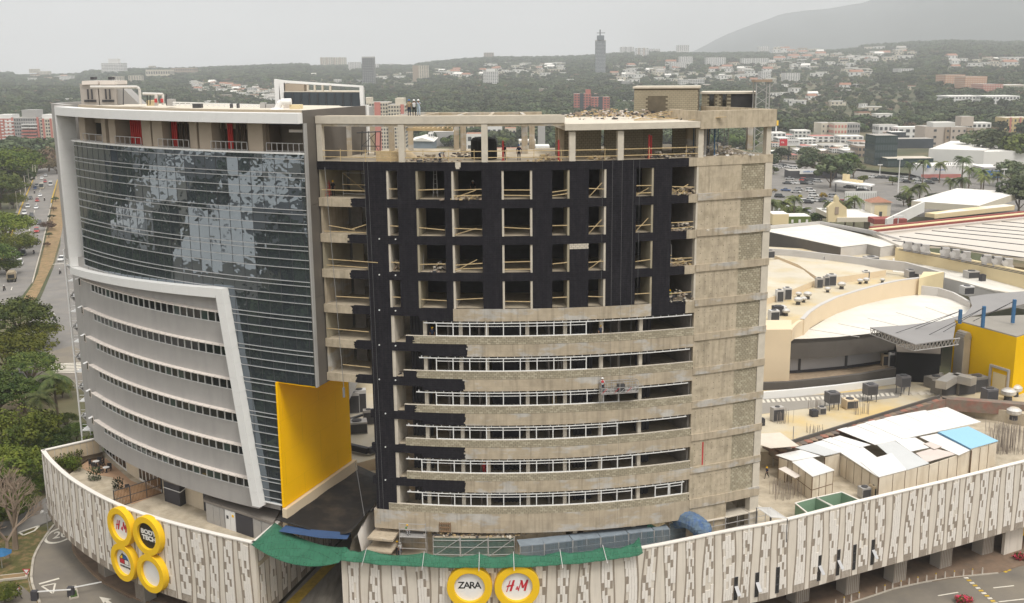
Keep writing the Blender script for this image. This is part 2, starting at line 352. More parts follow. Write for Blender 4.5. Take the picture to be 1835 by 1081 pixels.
for(a,b_)in(((20,520),(37,465)),((37,465),(52,415)),((52,415),(64,370)),((64,370),(78,318))):
 for k in range(4):
  t0,t1=k/4,k/4+0.10;stripe((a[0]+(b_[0]-a[0])*t0,a[1]+(b_[1]-a[1])*t0),(a[0]+(b_[0]-a[0])*t1,a[1]+(b_[1]-a[1])*t1),0.18)
stripe((91,474),(122,472),0.5);stripe((58,508),(76,440),0.3,KERB,0.3,'kerb');stripe((76,440),(92,365),0.3,KERB,0.3,'kerb');stripe((92,365),(103,325),0.3,PAINTY,0.9,'road_barrier')
for(x0,y0),(x1,y1)in(((-10,500),(20,425)),((20,425),(38,372)),((38,372),(60,322))):stripe((x0,y0),(x1,y1),0.35,PAINTY,0.5,'road_barrier')
ground_poly([(97,942),(80,965),(65,990),(58,1015),(57,1035),(62,1060),(76,1100),(420,1200),(300,1082),(230,1072),(185,1047),(150,1012),(133,990),(131,973),(125,950),(110,935)],'access_lane',ASPHW,0.02)
ground_poly([(-60,900),(40,950),(97,942),(80,965),(65,990),(58,1015),(57,1035),(62,1060),(76,1100),(-60,1140)],'verge',M('worn_grass_verge',(0.085,0.082,0.025),var=0.3,scale=0.6,stain=(0.25,0.16,0.08),stain_amt=0.9,stain_scale=(0.35,0.35,0.3)),0.05)
ground_poly([(-60,955),(25,962),(100,930),(100,905),(85,890),(20,935),(-60,940)],'back_lane',ASPH,0.07)
ground_poly([(8,1060),(38,1050),(62,1072),(80,1110),(-20,1110)],'footpath',ASPHW,0.07)
ground_poly([(131,973),(133,990),(150,1012),(185,1047),(230,1072),(300,1082),(420,1200),(620,1200),(520,1082),(270,1020),(180,985),(150,965)],'pavement',PAVE,0.12)
def kerbline(pts,w=0.28,h=0.16,mat=KERB):
 P_=[np.array(P2(x,y,-GROUND))for x,y in pts]
 b=MB()
 for p,q in zip(P_,P_[1:]):b.obox((p+q)/2,(q-p),np.hypot(*(q-p))+w*0.5,w,-GROUND-0.02,-GROUND+h)
 tag(b.build('kerb',mat),kind='structure')
kerbline([(97,942),(88,953),(80,965),(72,977),(65,990),(60,1002),(58,1015),(56,1035),(58,1048),(62,1060),(68,1072),(71,1081)])
kerbline([(132,973),(131,982),(134,991),(141,1001),(150,1011),(166,1028),(185,1045),(230,1068),(300,1095)],0.3,0.18,M('brown_kerb',(0.26,0.18,0.12)))
stripe((70,1047),(106,1037),0.35);
for a,b_ in(((75,1051),(99,1046)),((99,1046),(95,1064)),((95,1064),(75,1051))):stripe(a,b_,0.2)
for a,b_ in(((70,943),(62,952)),((62,952),(42,960)),((42,960),(34,955)),((34,955),(70,943))):stripe(a,b_,0.25,lift=0.085)
c20=P2(108,959,-GROUND);b=MB()
vs=[];N_=40
for r_ in(1.75,1.45):vs+=[(c20[0]+r_*math.cos(2*math.pi*i/N_),c20[1]+r_*1.5*math.sin(2*math.pi*i/N_),-GROUND+0.035)for i in range(N_)]
b.add(vs,[(i,(i+1)%N_,(i+1)%N_+N_,i+N_)for i in range(N_)]);tag(b.build('speed_ring_marking',PAINT),kind='structure')
me=text_mesh('20',2.0,0.004,0.1,0.03,0.9);me.materials.append(PAINT);o=link('speed_number_marking',me);o.location=(c20[0],c20[1],-GROUND+0.036);o.scale=(1,1.5,1);o.rotation_euler[2]=0.35;tag(o,kind='structure')
for a in((((182,1073),(200,1078),(198,1074),(197,1070))),):
 ground_poly([(178,1070),(200,1074),(194,1076),(205,1085),(196,1086),(188,1078),(186,1082)],'arrow_marking',PAINT,0.035)
ground_poly([(1380,1130),(1460,1100),(1520,1083),(1565,1069),(1600,1057),(1650,1046),(1700,1038),(1750,1032),(1788,1028),(1825,1016),(1990,980),(2300,1200),(1500,1300)],'front_road',ASPHW,0.02)
ground_poly([(1200,1200),(1380,1130),(1460,1100),(1520,1083),(1565,1069),(1600,1057),(1650,1046),(1700,1038),(1750,1032),(1788,1028),(1825,1016),(1990,980),(1900,900),(1800,930),(1500,1000),(1150,1080)],'brick_pavement',PAVE,0.10)
kerbline([(1460,1100),(1520,1083),(1565,1068.5),(1600,1056.5),(1650,1045.5),(1700,1037),(1750,1031.5),(1788,1028)],0.16,0.13)
stripe((1681,1068),(1717,1062),0.16);stripe((1780,1054),(1817,1050),0.16);stripe((1790,1079),(1835,1074),0.16)
for i in range(11):
 f=i/10;stripe((1730+f*53,1035+f*46),(1730+f*53+2.6,1035+f*46+2.4),0.5,PAINTY if i%2 else PAINT,0.06,'speed_hump_block')
for i,x,y in((0,1797,1025),(1,1803,1022)):stripe((x,y),(x+5,y-2),0.7,PAINTY)
# tower under construction
TC=(-0.45,153.0);TR=54.5
def zk(k):return-8.42-3.415*k
def tx(px,py=330):return ang(px,py,TC,TR)
tower=empty('unfinished_tower',pol(TC,TR,0)+(-47.3,),'unfinished concrete tower partly coated black with open floors, lower storeys banded in block parapets','building')
tower.location=(0,0,0)
aL=tx(568,290);aP=tx(667,720);aR=tx(1385,290);aC=tx(1252,290)
SD=(0.346,0.938)
LEVELS=11
def inner_pt(a,d):p=pol(TC,TR,a);return p
sl_=MB()
for k in range(LEVELS):
 a0=aL if k<=6 else aP
 sl_.arc(TC,TR,a0,aR,-17,-0.06,zk(k)-0.24,zk(k)-0.004)
 sl_.build('floor_slab',CONC_D,tower);sl_=MB()
def beam(a0,a1,z0,z1,mat,name='edge_beam',out=0.0,th=0.35):
 MB().arc(TC,TR,a0,a1,-th,out,z0,z1).build(name,mat,tower)
def jag(a,z0,z1,mat,sgn=1,seed=0,out=0.0):
 r=random.Random(seed);b=MB();n=7;h=(z1-z0)/n
 for i in range(n):b.arc(TC,TR,a,a+sgn*(0.001+r.random()*0.0042),-0.05,out,z0+i*h,z0+(i+1)*h)
 b.build('coating_edge',mat,tower)
blackL=[None,632,627,630,633,639,641]
ylev=[288,355,421,487,551,613,675,736,796,855,911]
blackR={5:(833,622),6:(828,685),7:(830,747),8:(830,808),9:(831,868)}
beam(aL,tx(1235,288),zk(0)-0.78,zk(0),DARKP)
beam(tx(1235,288),aR,zk(0)-0.78,zk(0),CONC_P)
for k in range(1,11):
 zt=zk(k)
 if k<=3:
  a=tx(blackL[k],ylev[k]+8);b=tx([0,1234,1232,1230][k],360)
  beam(aL,a,zt-0.80,zt,CONC_P);beam(a,b,zt-0.78,zt,DARKP);jag(a,zt-0.78,zt,DARKP,-1,k)
  beam(b,aC,zt-0.78,zt,CONC_P)
 elif k==4:
  a=tx(633,559);b=tx(812,560);c=tx(1167,560);d=tx(1228,560)
  beam(aL,a,zt-0.80,zt,CONC_P);beam(a,tx(744.5),zt-0.78,zt,DARKP);beam(tx(744.5),b,zt-1.2,zt,DARKP)
  beam(b,c,zt-1.2,zt-0.004,CONC);beam(c,d,zt-1.2,zt,DARKP);beam(d,aC,zt-1.2,zt,CONC_P);jag(a,zt-0.78,zt,DARKP,-1,k)
 elif k<10:
  xb,yb=blackR[k];b=tx(xb,yb);c=tx(757,ylev[k]+10)
  if k<=6:
   a=tx(blackL[k],ylev[k]+8);beam(aL,a,zt-0.80,zt,CONC_P);jag(a,zt-0.78,zt,DARKP,-1,k)
  else:a=aP-0.004
  beam(a,c,zt-0.80,zt,DARKP);beam(c,b,zt-1.2,zt-0.02,DARKP);jag(b,zt-1.2,zt-0.02,DARKP,1,k+30)
  beam(b,aC,zt-1.2,zt-0.02,CONC)
 else:
  beam(aP-0.004,aC,zt-2.0,zt-0.002,CONC)
 if k>=5:
  s0={5:727,6:723,7:725,8:727,9:729,10:697}[k];e0={5:738,6:743,7:742}.get(k,s0)
  a0=tx(s0,ylev[k]-5);a1=tx(e0,ylev[k]-5);a2=aC
  if a1>a0+0.001:beam(a0,a1,zt,zt+0.72,DARKP,'coated_parapet',th=0.2);jag(a1,zt,zt+0.72,DARKP,1,k+50,0.015)
  MB().arc(TC,TR,a1,a2,-0.2,-0.02,zt,zt+0.72).build('parapet_core',MORTAR,tower)
  b=MB();rr=random.Random(k)
  wa=0.42/TR
  for row in range(4):
   a=a1+(wa/2 if row%2 else 0)
   if row%2:b.arc(TC,TR,a1,a-0.0006,-0.03,0.0,zt+row*0.18+0.012,zt+row*0.18+0.172)
   while a<a2-0.002:
    e_=min(a+wa-0.0006,a2);o_=rr.uniform(-0.004,0.012)
    b.arc(TC,TR,a,e_,-0.03,o_,zt+row*0.18+0.012,zt+row*0.18+0.172,step=1);a+=wa
  b.m=[int(rr.random()<.3)for _ in b.m];b.m=[b.m[i//6*6]for i in range(len(b.m))];tag(b.build('parapet_blocks',[BLOCK,BLOCK2],tower),kind='stuff')
  MB().arc(TC,TR,a0,a2,-0.22,0.03,zt+0.722,zt+0.76).build('sill_strip',CONC_L,tower)
aB=tx(1330,290);aK=tx(1372.5,290)
for k in range(0,11):
 zt=zk(k)
 if k:MB().arc(TC,TR,aC,aR,-0.4,0.07,zt-0.62 if k<10 else zt-0.9,zt+0.06).build('floor_band',CONC,tower)
 if k==10:break
 zb=zk(k+1)+0.06;ztt=zt-(0.78 if k==0 else 0.62)
 MB().arc(TC,TR,aC,aB,-0.35,-0.06,zb,ztt).build('concrete_panel',CONC_P,tower)
 MB().arc(TC,TR,aB,aK,-0.35,-0.16,zb,ztt).build('panel_core',MORTAR,tower)
 MB().arc(TC,TR,aK,aR,-0.5,-0.03,zb,ztt).build('corner_column',CONC_L,tower)
 b=MB();rr=random.Random(k+100);wa=0.40/TR;nr=int((ztt-zb)/0.2)
 for row in range(nr):
  z0=zb+row*(ztt-zb)/nr+0.012;z1=zb+(row+1)*(ztt-zb)/nr-0.012
  a=aB-(wa/2 if row%2 else 0)
  while a<aK-0.001:
   b.arc(TC,TR,max(a,aB),min(a+wa-0.0007,aK),-0.2,-0.125+rr.uniform(-0.006,0.012),z0,z1,step=1);a+=wa
 b.m=[int(rr.random()<.3)for _ in b.m];b.m=[b.m[i//6*6]for i in range(len(b.m))];tag(b.build('block_panel',[BLOCK,BLOCK2],tower),kind='stuff')
RED=M('red_paint',(0.45,0.06,0.06),var=0.3,scale=4)
MB().arc(TC,TR,tx(1258,822),tx(1260.5,822),-0.06,-0.04,zk(9)+0.1,zk(8)-0.9).build('red_paint_run',RED,tower)
solids=[(654,692),(711.5,744.5),(796,808.5),(863,898.7),(954,989.7),(1021,1055.4),(1087,1140.6),(1172,1204.5)]
for k in range(4):
 for i,(x0,x1)in enumerate(solids):
  zt=zk(k)-0.78;z1=zt
  a0,a1=tx(x0),tx(x1)
  if k==2 and i==5:
   z1=zt-0.5;MB().arc(TC,TR,a0,a1,-0.2,-0.03,z1,zt).build('patch_core',MORTAR,tower)
   b=MB()
   for row in range(3):
    for c_ in range(5):
     w=(a1-a0)/4.5;s_=a0+(c_-(0.5 if row%2 else 0))*w
     if s_+w>a0 and s_<a1:b.arc(TC,TR,max(a0,s_),min(a1,s_+w-0.0006),-0.1,0.0,z1+row*0.166+0.01,z1+row*0.166+0.156,step=1)
   b.build('unpainted_blocks',CONC_L,tower)
  MB().arc(TC,TR,a0,a1,-0.2,-0.02,zk(k+1)+0.002,z1).build('wall_panel',DARKP,tower)
for k in range(4,10):
 a0,a1=tx(654),tx(692)
 MB().arc(TC,TR,a0,a1,-0.6,-0.02,zk(k+1)+0.002,zk(k)-0.78).build('wall_panel',DARKP,tower)
 MB().arc(TC,TR,a1+0.0002,a1+0.006,-3.2,-0.1,zk(k+1)+0.002,zk(k)-0.24).build('reveal_wall',CONC_L,tower)
reveal=[(692,3.0,0),(744.5,3.2,1),(808.5,3.4,0),(898.7,1.2,0),(954,-1.2,0),(1021,-2.4,1),(1087,-2.0,0),(1172,-2.6,1),(1252,-4.5,0)]
for k in range(4):
 for x,d,br in reveal:
  a=tx(x);o_=0.0036
  if d>0:a0,a1=a+0.0001,a+o_
  else:a0,a1=a-o_,a-0.0001
  d=abs(d);MB().arc(TC,TR,a0,a1,-d,-0.06,zk(k+1)+0.002,zk(k)-0.24,step=1).build('reveal_wall',BLOCK if br else CONC_L,tower)
for k in range(0,10):
 zb,zt=zk(k+1)+0.002,zk(k)-0.242
 a0=tx(692)
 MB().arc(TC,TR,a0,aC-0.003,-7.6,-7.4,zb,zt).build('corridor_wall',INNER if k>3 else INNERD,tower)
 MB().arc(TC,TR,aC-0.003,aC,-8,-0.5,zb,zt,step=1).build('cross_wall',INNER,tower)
 for x in((700,752,819,868,944,1015,1083,1157)if k>3 else(726,880,972,1110)):
  a=tx(x);w=0.0065 if k>3 else 0.009
  if k>3 and x>710:MB().arc(TC,TR,a-w*0.5,a+w*0.5,-0.95,-0.55,zb,zt,step=1).build('column',CONC_L,tower)
 if k>3:
  for x0,x1 in((712,752),(875,935),(1040,1078),(1165,1195)):
   b=MB();a0_,a1_=tx(x0),tx(x1);n=max(3,int((a1_-a0_)*TR/0.35))
   for i in range(n):
    s_=a0_+(a1_-a0_)*i/n;e_=a0_+(a1_-a0_)*(i+0.55)/n
    b.arc(TC,TR,s_,e_,-3.06,-2.9,zb,zt,step=1)
   b.arc(TC,TR,a0_,a1_,-3.2,-3.06,zb,zt)
   b.build('dark_corrugated_sheet',CHAR,tower)
  for x in(790,850,985,1120):
   a=tx(x);MB().arc(TC,TR,a,a+0.003,-7.4,-1.6,zb,zt,step=1).build('partition',INNER,tower)
for k in range(0,6):
 zb,zt=zk(k+1)+0.002,zk(k)-0.242
 p=pol(TC,TR-0.05,aL+0.001)
 d=np.array(SD);c=np.array(p)+d*2.6+np.array([0.1,0])
 MB().obox(c,d,5.0,0.18,zb,zt).build('side_wall',BLOCK if k%2==0 else CONC,tower)
 a0,a1,am=aL+0.03,tx(654),tx(634)
 mm=BLOCK if k in(0,2)else INNER
 MB().arc(TC,TR,aL+0.015,tx(606),-5.2,-5.0,zb,zt).build('balcony_back_wall',mm,tower)
 MB().arc(TC,TR,am,a1+0.002,-5.2,-5.0 if k else-3.6,zb,zt).build('balcony_back_wall',CONC,tower)
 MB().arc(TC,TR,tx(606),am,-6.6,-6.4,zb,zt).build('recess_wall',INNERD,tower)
 MB().arc(TC,TR,tx(653),tx(655),-5.0,-0.3,zb,zt,step=1).build('balcony_end_wall',CONC,tower)
MB().arc(TC,TR,aL,aP+0.002,-9,-0.4,zk(6)-0.55,zk(6)-0.25).build('soffit_slab',CONC,tower)
zb,zt=-47.3,zk(10)-2.0
for x0,x1 in((676,1018),(1051,1129),(1150,1300)):
 MB().arc(TC,TR,tx(x0,940),tx(x1,940),-1.6,-1.35,zb,zt).build('ground_wall',CONC,tower)
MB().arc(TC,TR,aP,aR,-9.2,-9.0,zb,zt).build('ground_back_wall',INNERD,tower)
for x in(1034,1141):MB().arc(TC,TR,tx(x,940)-0.004,tx(x,940)+0.004,-1.6,-0.9,zb,zt,step=1).build('column',CONC_L,tower)
MB().arc(TC,TR,tx(1345,880),aR,-0.8,-0.03,zb,zk(10)-0.9).build('corner_column',CONC_L,tower)
MB().arc(TC,TR,aC,tx(1303,880),-0.5,-0.1,zb,zk(10)-0.9).build('concrete_panel',CONC_P,tower)
WF={4:(781,1051.6,8),5:(781,1051.6,9),6:(781,1110,10),7:(782,1107,11),8:(755,1134,13),9:(756,1133,13)}
for k in range(4,10):
 zs=zk(k+1)+0.76;zh=zk(k)-1.36;yy={4:590,5:652,6:715,7:775,8:837,9:893}[k]
 x0,x1,n=WF[k];a0,a1=tx(x0,yy),tx(x1,yy);n=max(n,int(round((a1-a0)*TR/1.62)))
 st={4:759,5:751,6:746,7:728,8:728,9:730}[k];en={4:1240,5:1236,6:1233,7:1230,8:1228,9:1226}[k]
 b=MB();b.arc(TC,TR,tx(st,yy),tx(en,yy),-0.16,-0.06,zh-0.09,zh)
 a=tx(st,yy)+0.004
 while a<tx(en,yy)-0.002:b.arc(TC,TR,a,a+0.0014,-0.14,-0.08,zh,zk(k)-1.2,step=1);a+=0.0148
 b.build('head_rail',WHITEF,tower)
 MB().arc(TC,TR,a0,a1+0.001,-0.16,-0.05,zs,zs+0.06).build('sill_rail',WHITEF,tower)
 for i in range(n):
  s_=a0+(a1-a0)*i/n;e_=a0+(a1-a0)*(i+1)/n;b=MB()
  for q in((s_,s_+0.0016),)+(((e_-0.0016,e_),)if i==n-1 else()):b.arc(TC,TR,q[0],q[1],-0.16,-0.06,zs+0.06,zh-0.09,step=1)
  b.arc(TC,TR,s_+0.0016,e_-0.0001,-0.14,-0.07,zh-0.36,zh-0.31)
  b.build('window_frame',WHITEF,tower)
b=MB()
for k in range(1,10):
 for i in range(7):
  for j in range(4):
   if random.random()<.25:continue
   a=aC+(aB-aC)*(.1+.8*i/6);p=pol(TC,TR-.055,a);q=pol(TC,TR-.04,a);z=zk(k+1)+.5+j*.62;b.tube((*p,z),(*q,z),.035,5)
tag(b.build('tie_holes',INNERD,tower),kind='stuff')
for x0,x1 in((1174,1199),(1200,1223)):
 zs=zk(10)+0.76;zh=zk(9)-1.36;a0,a1=tx(x0,878),tx(x1,878);b=MB()
 for q in(a0,a1-0.0016):b.arc(TC,TR,q,q+0.0016,-0.16,-0.06,zs,zh,step=1)
 b.arc(TC,TR,a0+0.0016,a1-0.0016,-0.16,-0.06,zs,zs+0.06);b.arc(TC,TR,a0+0.0016,a1-0.0016,-0.14,-0.07,zh-0.36,zh-0.31)
 b.build('window_frame',WHITEF,tower)
zf=zk(0);zr=-4.25
aM=tx(1012,220)
for x in(571.5,718.5,868,1026,1113,1257,1378.5):
 a=tx(x,250);top=-5.0 if x<1020 else-5.75
 MB().arc(TC,TR,a-0.0052,a+0.0052,-0.55,-0.05,zf,top,step=1).build('roof_column',CONC_L,tower)
for x,dep in((625,7),(668,15),(702,7),(736,15),(830,10),(940,10),(818,16),(953,16),(1005,6),(1235,5),(1343,7),(1020,12)):
 d=ray(x,250);t=1.0
 a=tx(x,250);q=np.array(pol(TC,TR,a));u=d[:2]/np.hypot(*d[:2]);c=q+u*dep
 MB().obox(c,(1,0.1),0.55,0.6,zf,-5.0).build('inner_column',CONC,tower)
MB().arc(TC,TR,aL,aM,-0.45,0.0,-4.95,zr).build('roof_beam',CONC_L,tower)
MB().arc(TC,TR,aL,aM,-0.42,-0.1,-5.2,-4.952).build('beam_haunch',CONC,tower)
MB().arc(TC,TR,aL+0.001,aM,-2.6,-0.452,-4.6,-4.3).build('roof_slab',CONC_D,tower)
MB().arc(TC,TR,aL+0.05,aM,-17,-16.2,-5.2,-4.6).build('back_beam',CONC,tower)
for x in(640,705,790,868,950):
 a=tx(x,215);MB().arc(TC,TR,a-0.004,a+0.004,-16.2,-2.602,-5.1,-4.6,step=1).build('cross_beam',CONC,tower)
MB().arc(TC,TR,aM,aC+0.001,-14,0.25,-5.62,-5.05).build('roof_slab',CONC_L,tower)
aQ=tx(1253,217)
MB().arc(TC,TR,aQ,aR,-0.5,0.3,-5.75,-4.12).build('roof_parapet',CONC_P,tower)
MB().arc(TC,TR,aQ,aR,-11,-0.5,-5.75,-5.3).build('roof_slab',CONC_D,tower)
MB().arc(TC,TR,aR-0.006,aR,-11,-0.5,-5.3,-4.12,step=1).build('roof_parapet',CONC_P,tower)
MB().arc(TC,TR,aQ,aQ+0.006,-6,-0.5,-5.3,-4.12,step=1).build('roof_parapet',CONC_P,tower)
for x0,x1 in((1012,1110),(1117,1200),(1201,1240),(1262,1300),(1302,1338)):
 a0,a1=tx(x0,250),tx(x1,250);b=MB();b.arc(TC,TR,a0,a1,-6.3,-6.1,zf,-5.62)
 for row in range(12):
  a=a0-(0.004 if row%2 else 0)
  while a<a1:
   b.arc(TC,TR,max(a,a0),min(a+0.0075,a1),-6.12,-6.07,zf+row*0.23+0.012,zf+row*0.23+0.22,m=1,step=1);a+=0.0082
 b.build('back_block_wall',[MORTAR,BLOCK],tower)
def block_wall_house(px0,px1,ybase,ytop,dep,name,label,doors,zbase=-5.05):
 p0=np.array(P2(px0,ybase,zbase));p1=np.array(P2(px1,ybase,zbase));d=(p1-p0);L=np.hypot(*d);d/=L;n=np.array([-d[1],d[0]])
 h=by((px0+px1)/2,ytop,(p0[1]+p1[1])/2)[2]-zbase
 r=empty(name,(0,0,0),label,'roof room')
 b=MB();c=(p0+p1)/2+n*(dep/2);b.obox(c,d,L,dep,zbase,zbase+h-0.2,0)
 b.build('core_wall',MORTAR,r)
 MB().obox(c,d,L+0.3,dep+0.3,zbase+h-0.2,zbase+h,0).build('roof',CONC_L,r)
 b=MB();rows=int((h-0.22)/0.2)
 for row in range(rows):
  x=-0.2 if row%2 else 0.0
  while x<L:
   s_,e_=max(0,x),min(L,x+0.39);x+=0.41;z0=zbase+row*0.2+0.012
   if e_-s_<0.05:continue
   if any(s_<q[1]and e_>q[0]and z0<zbase+q[2]for q in doors):continue
   b.obox(p0+d*(s_+e_)/2-n*0.0,d,e_-s_,0.05+random.uniform(0,0.02),z0,z0+0.176)
 tag(b.build('block_wall',BLOCK,r),kind='stuff')
 for q in doors:MB().obox(p0+d*(q[0]+q[1])/2-n*0.005,d,q[1]-q[0],0.04,zbase+0.0,zbase+q[2]).build('doorway',q[3],r)
 return r
block_wall_house(1136,1250,207,155,5,'roof_block_house','windowless block room with a bricked-up bay on the roof of the unfinished tower',[(1.5,3.1,2.0,MORTAR)])
block_wall_house(1257,1351,196,165,5,'roof_stair_house','low block room with dark doorways behind the concrete roof parapet',[(0.8,1.3,1.6,GLASSD),(2.2,2.6,1.6,GLASSD),(3.1,5.4,1.7,INNERD)],-4.6)
rr=random.Random(5)
def rail(x0,x1,k,h0,h1,dep=-0.1,mat=TIMBER,r=0.05):
 a0,a1=tx(x0),tx(x1);zb=zk(k)
 p=pol(TC,TR+dep,a0);q=pol(TC,TR+dep,a1)
 MB().bar((*p,zb+h0),(*q,zb+h1),0.04,0.075).build('guard_rail',mat,tower)
ops=[(692,711.5),(744.5,796),(808.5,863),(898.7,954),(989.7,1021),(1055.4,1087),(1140.6,1172),(1204.5,1245)]
for k in range(1,5):
 for i,(x0,x1)in enumerate(ops):
  h=rr.uniform(0.7,1.0);rail(x0,x1,k,h+rr.uniform(-.12,.12),h+rr.uniform(-.12,.12))
  if rr.random()<0.3:rail(x0,x1,k,0.35+rr.uniform(-.1,.1),0.4+rr.uniform(-.1,.1))
  if rr.random()<0.35:rail(x0+2,x0+(x1-x0)*0.8,k,0.1,rr.uniform(0.7,1.4),dep=-0.4)
rail(575,652,1,0.75,0.72);rail(585,632,2,0.8,0.45);rail(625,653,2,0.5,1.0);rail(576,652,2,0.25,0.22)
rail(582,672,3,1.0,0.85,dep=0.02);rail(578,654,3,0.4,0.3);rail(592,653,4,0.8,0.8);rail(572,650,5,1.0,0.9);rail(600,650,6,0.9,0.8)
for x0,x1 in((577,712),(725,863),(873,1021),(1031,1108),(1118,1251)):
 rail(x0,x1,0,1.0,0.98);rail(x0,x1,0,0.42,0.4)
 n=int((x1-x0)/45)
 for i in range(n):
  a=tx(x0+(x1-x0)*(i+0.7)/n,270);p=pol(TC,TR-0.15,a);MB().bar((*p,zf),(*p,zf+1.15),0.05,0.07).build('rail_post',TIMBER,tower)
for k in range(2,10):
 for x in((680,709)if k<7 else(691,)):
  a=tx(x,ylev[k]+8);p=pol(TC,TR,a);q=pol(TC,TR+0.07,a);MB().tube((*p,zk(k)-0.3),(*q,zk(k)-0.3),0.07,8).build('vent_cap',WHITEF,tower)
a=tx(820,295)
b=MB();b.arc(TC,TR,a-0.004,a+0.005,-0.05,0.02,zk(0)-0.45,zk(0)+0.01);b.arc(TC,TR,a-0.003,a+0.003,-0.05,0.02,zk(0)-0.6,zk(0)-0.45);b.build('mortar_patch',CONC_L,tower)
pR=np.array(pol(TC,TR-0.4,aR-0.001));
MB().obox(pR+np.array([-0.12,1])*8,(-0.12,1),16,0.3,-47.3,zk(0)-0.3).build('side_wall',CONC_P,tower)
# finished curved office block
LC=(11.0,171.5);LR=77.6
def lx(px,py,R=LR):return ang(px,py,LC,R)
office=empty('office_block',(0,0,0),'finished curved grey office block with mirror glass wall and thick white frame','building')
oL,oR,oY=lx(112,195),lx(547,276),lx(508,905)
oG=lx(131,250)
GLM=bpy.data.materials.new('mirror_glass');GLM.use_nodes=True
_t=GLM.node_tree;_p=_t.nodes['Principled BSDF'];_N=_t.nodes.new;_L=_t.links.new
_p.inputs['Base Color'].default_value=(0.175,0.205,0.235,1);_p.inputs['Metallic'].default_value=0.82;_p.inputs['Roughness'].default_value=0.02
_c=_N('ShaderNodeTexCoord');_n=_N('ShaderNodeTexNoise');_n.inputs['Scale'].default_value=0.6;_n.inputs['Detail'].default_value=2;_L(_c.outputs['Object'],_n.inputs['Vector'])
_b=_N('ShaderNodeBump');_b.inputs['Strength'].default_value=0.28;_b.inputs['Distance'].default_value=0.12;_L(_n.outputs[0],_b.inputs['Height']);_L(_b.outputs[0],_p.inputs['Normal'])
def A(parent,name,mat,a0,a1,o0,o1,z0,z1,**k):return MB().arc(LC,LR,a0,a1,o0,o1,z0,z1,**k).build(name,mat,parent)
lines=[]
for m in range(-6,5):
 zp=-19.68+3.415*m
 lines+=[zp,zp-0.42,zp-1.32,zp-2.12]
lines=sorted([z for z in lines if-42.7<z<-7.8],reverse=True);zs_=[-7.6]+lines+[-42.8]
tS,bS=lx(396,507,LR+0.9),lx(465,902,LR+0.9)
def strip_r(z):return tS+(bS-tS)*(z+21.0)/(-43.2+21.0)
step=(lx(531,600)-lx(508.8,600))
cols=[];a=lx(531,600)+step
while a>oG:cols.append(a);a-=step
rp=random.Random(3);panes=[];bars=MB()
A(office,'glazing_core',CHAR,oG,oR,-0.6,-0.12,-22.3,-7.6)
A(office,'glazing_core',CHAR,tS,oR,-0.6,-0.12,-29.9,-22.3);A(office,'glazing_core',CHAR,tS,oY,-0.6,-0.12,-42.8,-29.9)
for i in range(len(zs_)-1):
 zt,zb=zs_[i]-0.035,zs_[i+1]+0.035;zm=(zt+zb)/2
 lo=oG if zm>-22.2 else strip_r(zm)-0.004
 hi=oR if zm>-29.9 else oY
 ed=sorted([lo,hi]+[c for c in cols if lo+0.004<c<hi-0.004])
 for a0,a1 in zip(ed,ed[1:]):
  am=(a0+a1)/2;w=(a1-a0)*LR/2-0.012;c=pol(LC,LR,am);tx_=(math.cos(am),math.sin(am));no=(math.sin(am),-math.cos(am))
  t1,t2=rp.gauss(0,0.006),rp.gauss(0,0.005)
  vs=[]
  for sx in(-1,1):
   for sz in(-1,1):
    off=t1*sx*w+t2*sz*(zt-zb)/2
    vs.append((c[0]+tx_[0]*sx*w+no[0]*off,c[1]+tx_[1]*sx*w+no[1]*off,zm+sz*(zt-zb)/2))
  fr=vs;bk=[(v[0]-no[0]*0.03,v[1]-no[1]*0.03,v[2])for v in vs]
  q=MB().add(fr+bk,[(0,2,3,1),(4,5,7,6),(0,4,6,2),(1,3,7,5),(0,1,5,4),(2,6,7,3)])
  panes.append((w*(zt-zb)*-c[1]**-2,q))
panes.sort(key=lambda t:-abs(t[0]));rest=MB()
for i,(s,q)in enumerate(panes):
 if i<300:q.build('glass_pane',GLM,office)
 else:rest.add(q.v,q.f)
tag(rest.build('glass_panes',GLM,office),kind='stuff')
for z in zs_[1:-1]:
 lo=oG if z>-22.2 else strip_r(z)+0.001;hi=oR if z>-29.9 else oY
 A(office,'glazing_bar',M('bar_metal',(0.42,0.42,0.42),rough=.4),lo,hi,0.03,0.11,z-0.026,z+0.026)
for c in cols:
 if c<tS-0.01:z0=-22.2
 else:
  z0=-42.8 if c<oY else-29.9
  if c<bS:z0=-21.0-(c-tS)/(bS-tS)*22.2
 if c<oR-0.003:A(office,'mullion',STEELD,c-0.0002,c+0.0002,0.0,0.03,max(z0,-42.8),-7.6,step=1)
A(office,'terrace_ledge',WPAN,oG,oR,-0.9,0.18,-7.68,-7.55)
A(office,'glass_sill',WPAN,bS,oY,-0.05,0.12,-42.9,-42.78)
def cladpanels(a0,a1,z0f,z1f,o0,o1,n,name='frame_panel'):
 for i in range(n):
  s_,e_=a0+(a1-a0)*i/n,a0+(a1-a0)*(i+1)/n-0.00018
  A_,B_=s_,e_;b=MB();vs=[]
  for aa,f in((A_,i/n),(B_,(i+1)/n)):
   for o in(o0,o1):
    p=pol(LC,LR+o,aa);vs+=[(*p,z0f(f)),(*p,z1f(f))]
  b.add(vs,[(0,1,3,2),(4,6,7,5),(2,3,7,6),(0,4,5,1),(1,5,7,3),(0,2,6,4)]);b.build(name,WPAN,office)
cladpanels(oL,oR,lambda f:-4.85,lambda f:-3.92,-0.6,0.9,22)
cladpanels(oL,lx(385,515,LR+.9),lambda f:-23.15+1.2*f,lambda f:-22.35+1.35*f,-0.1,0.9,15)
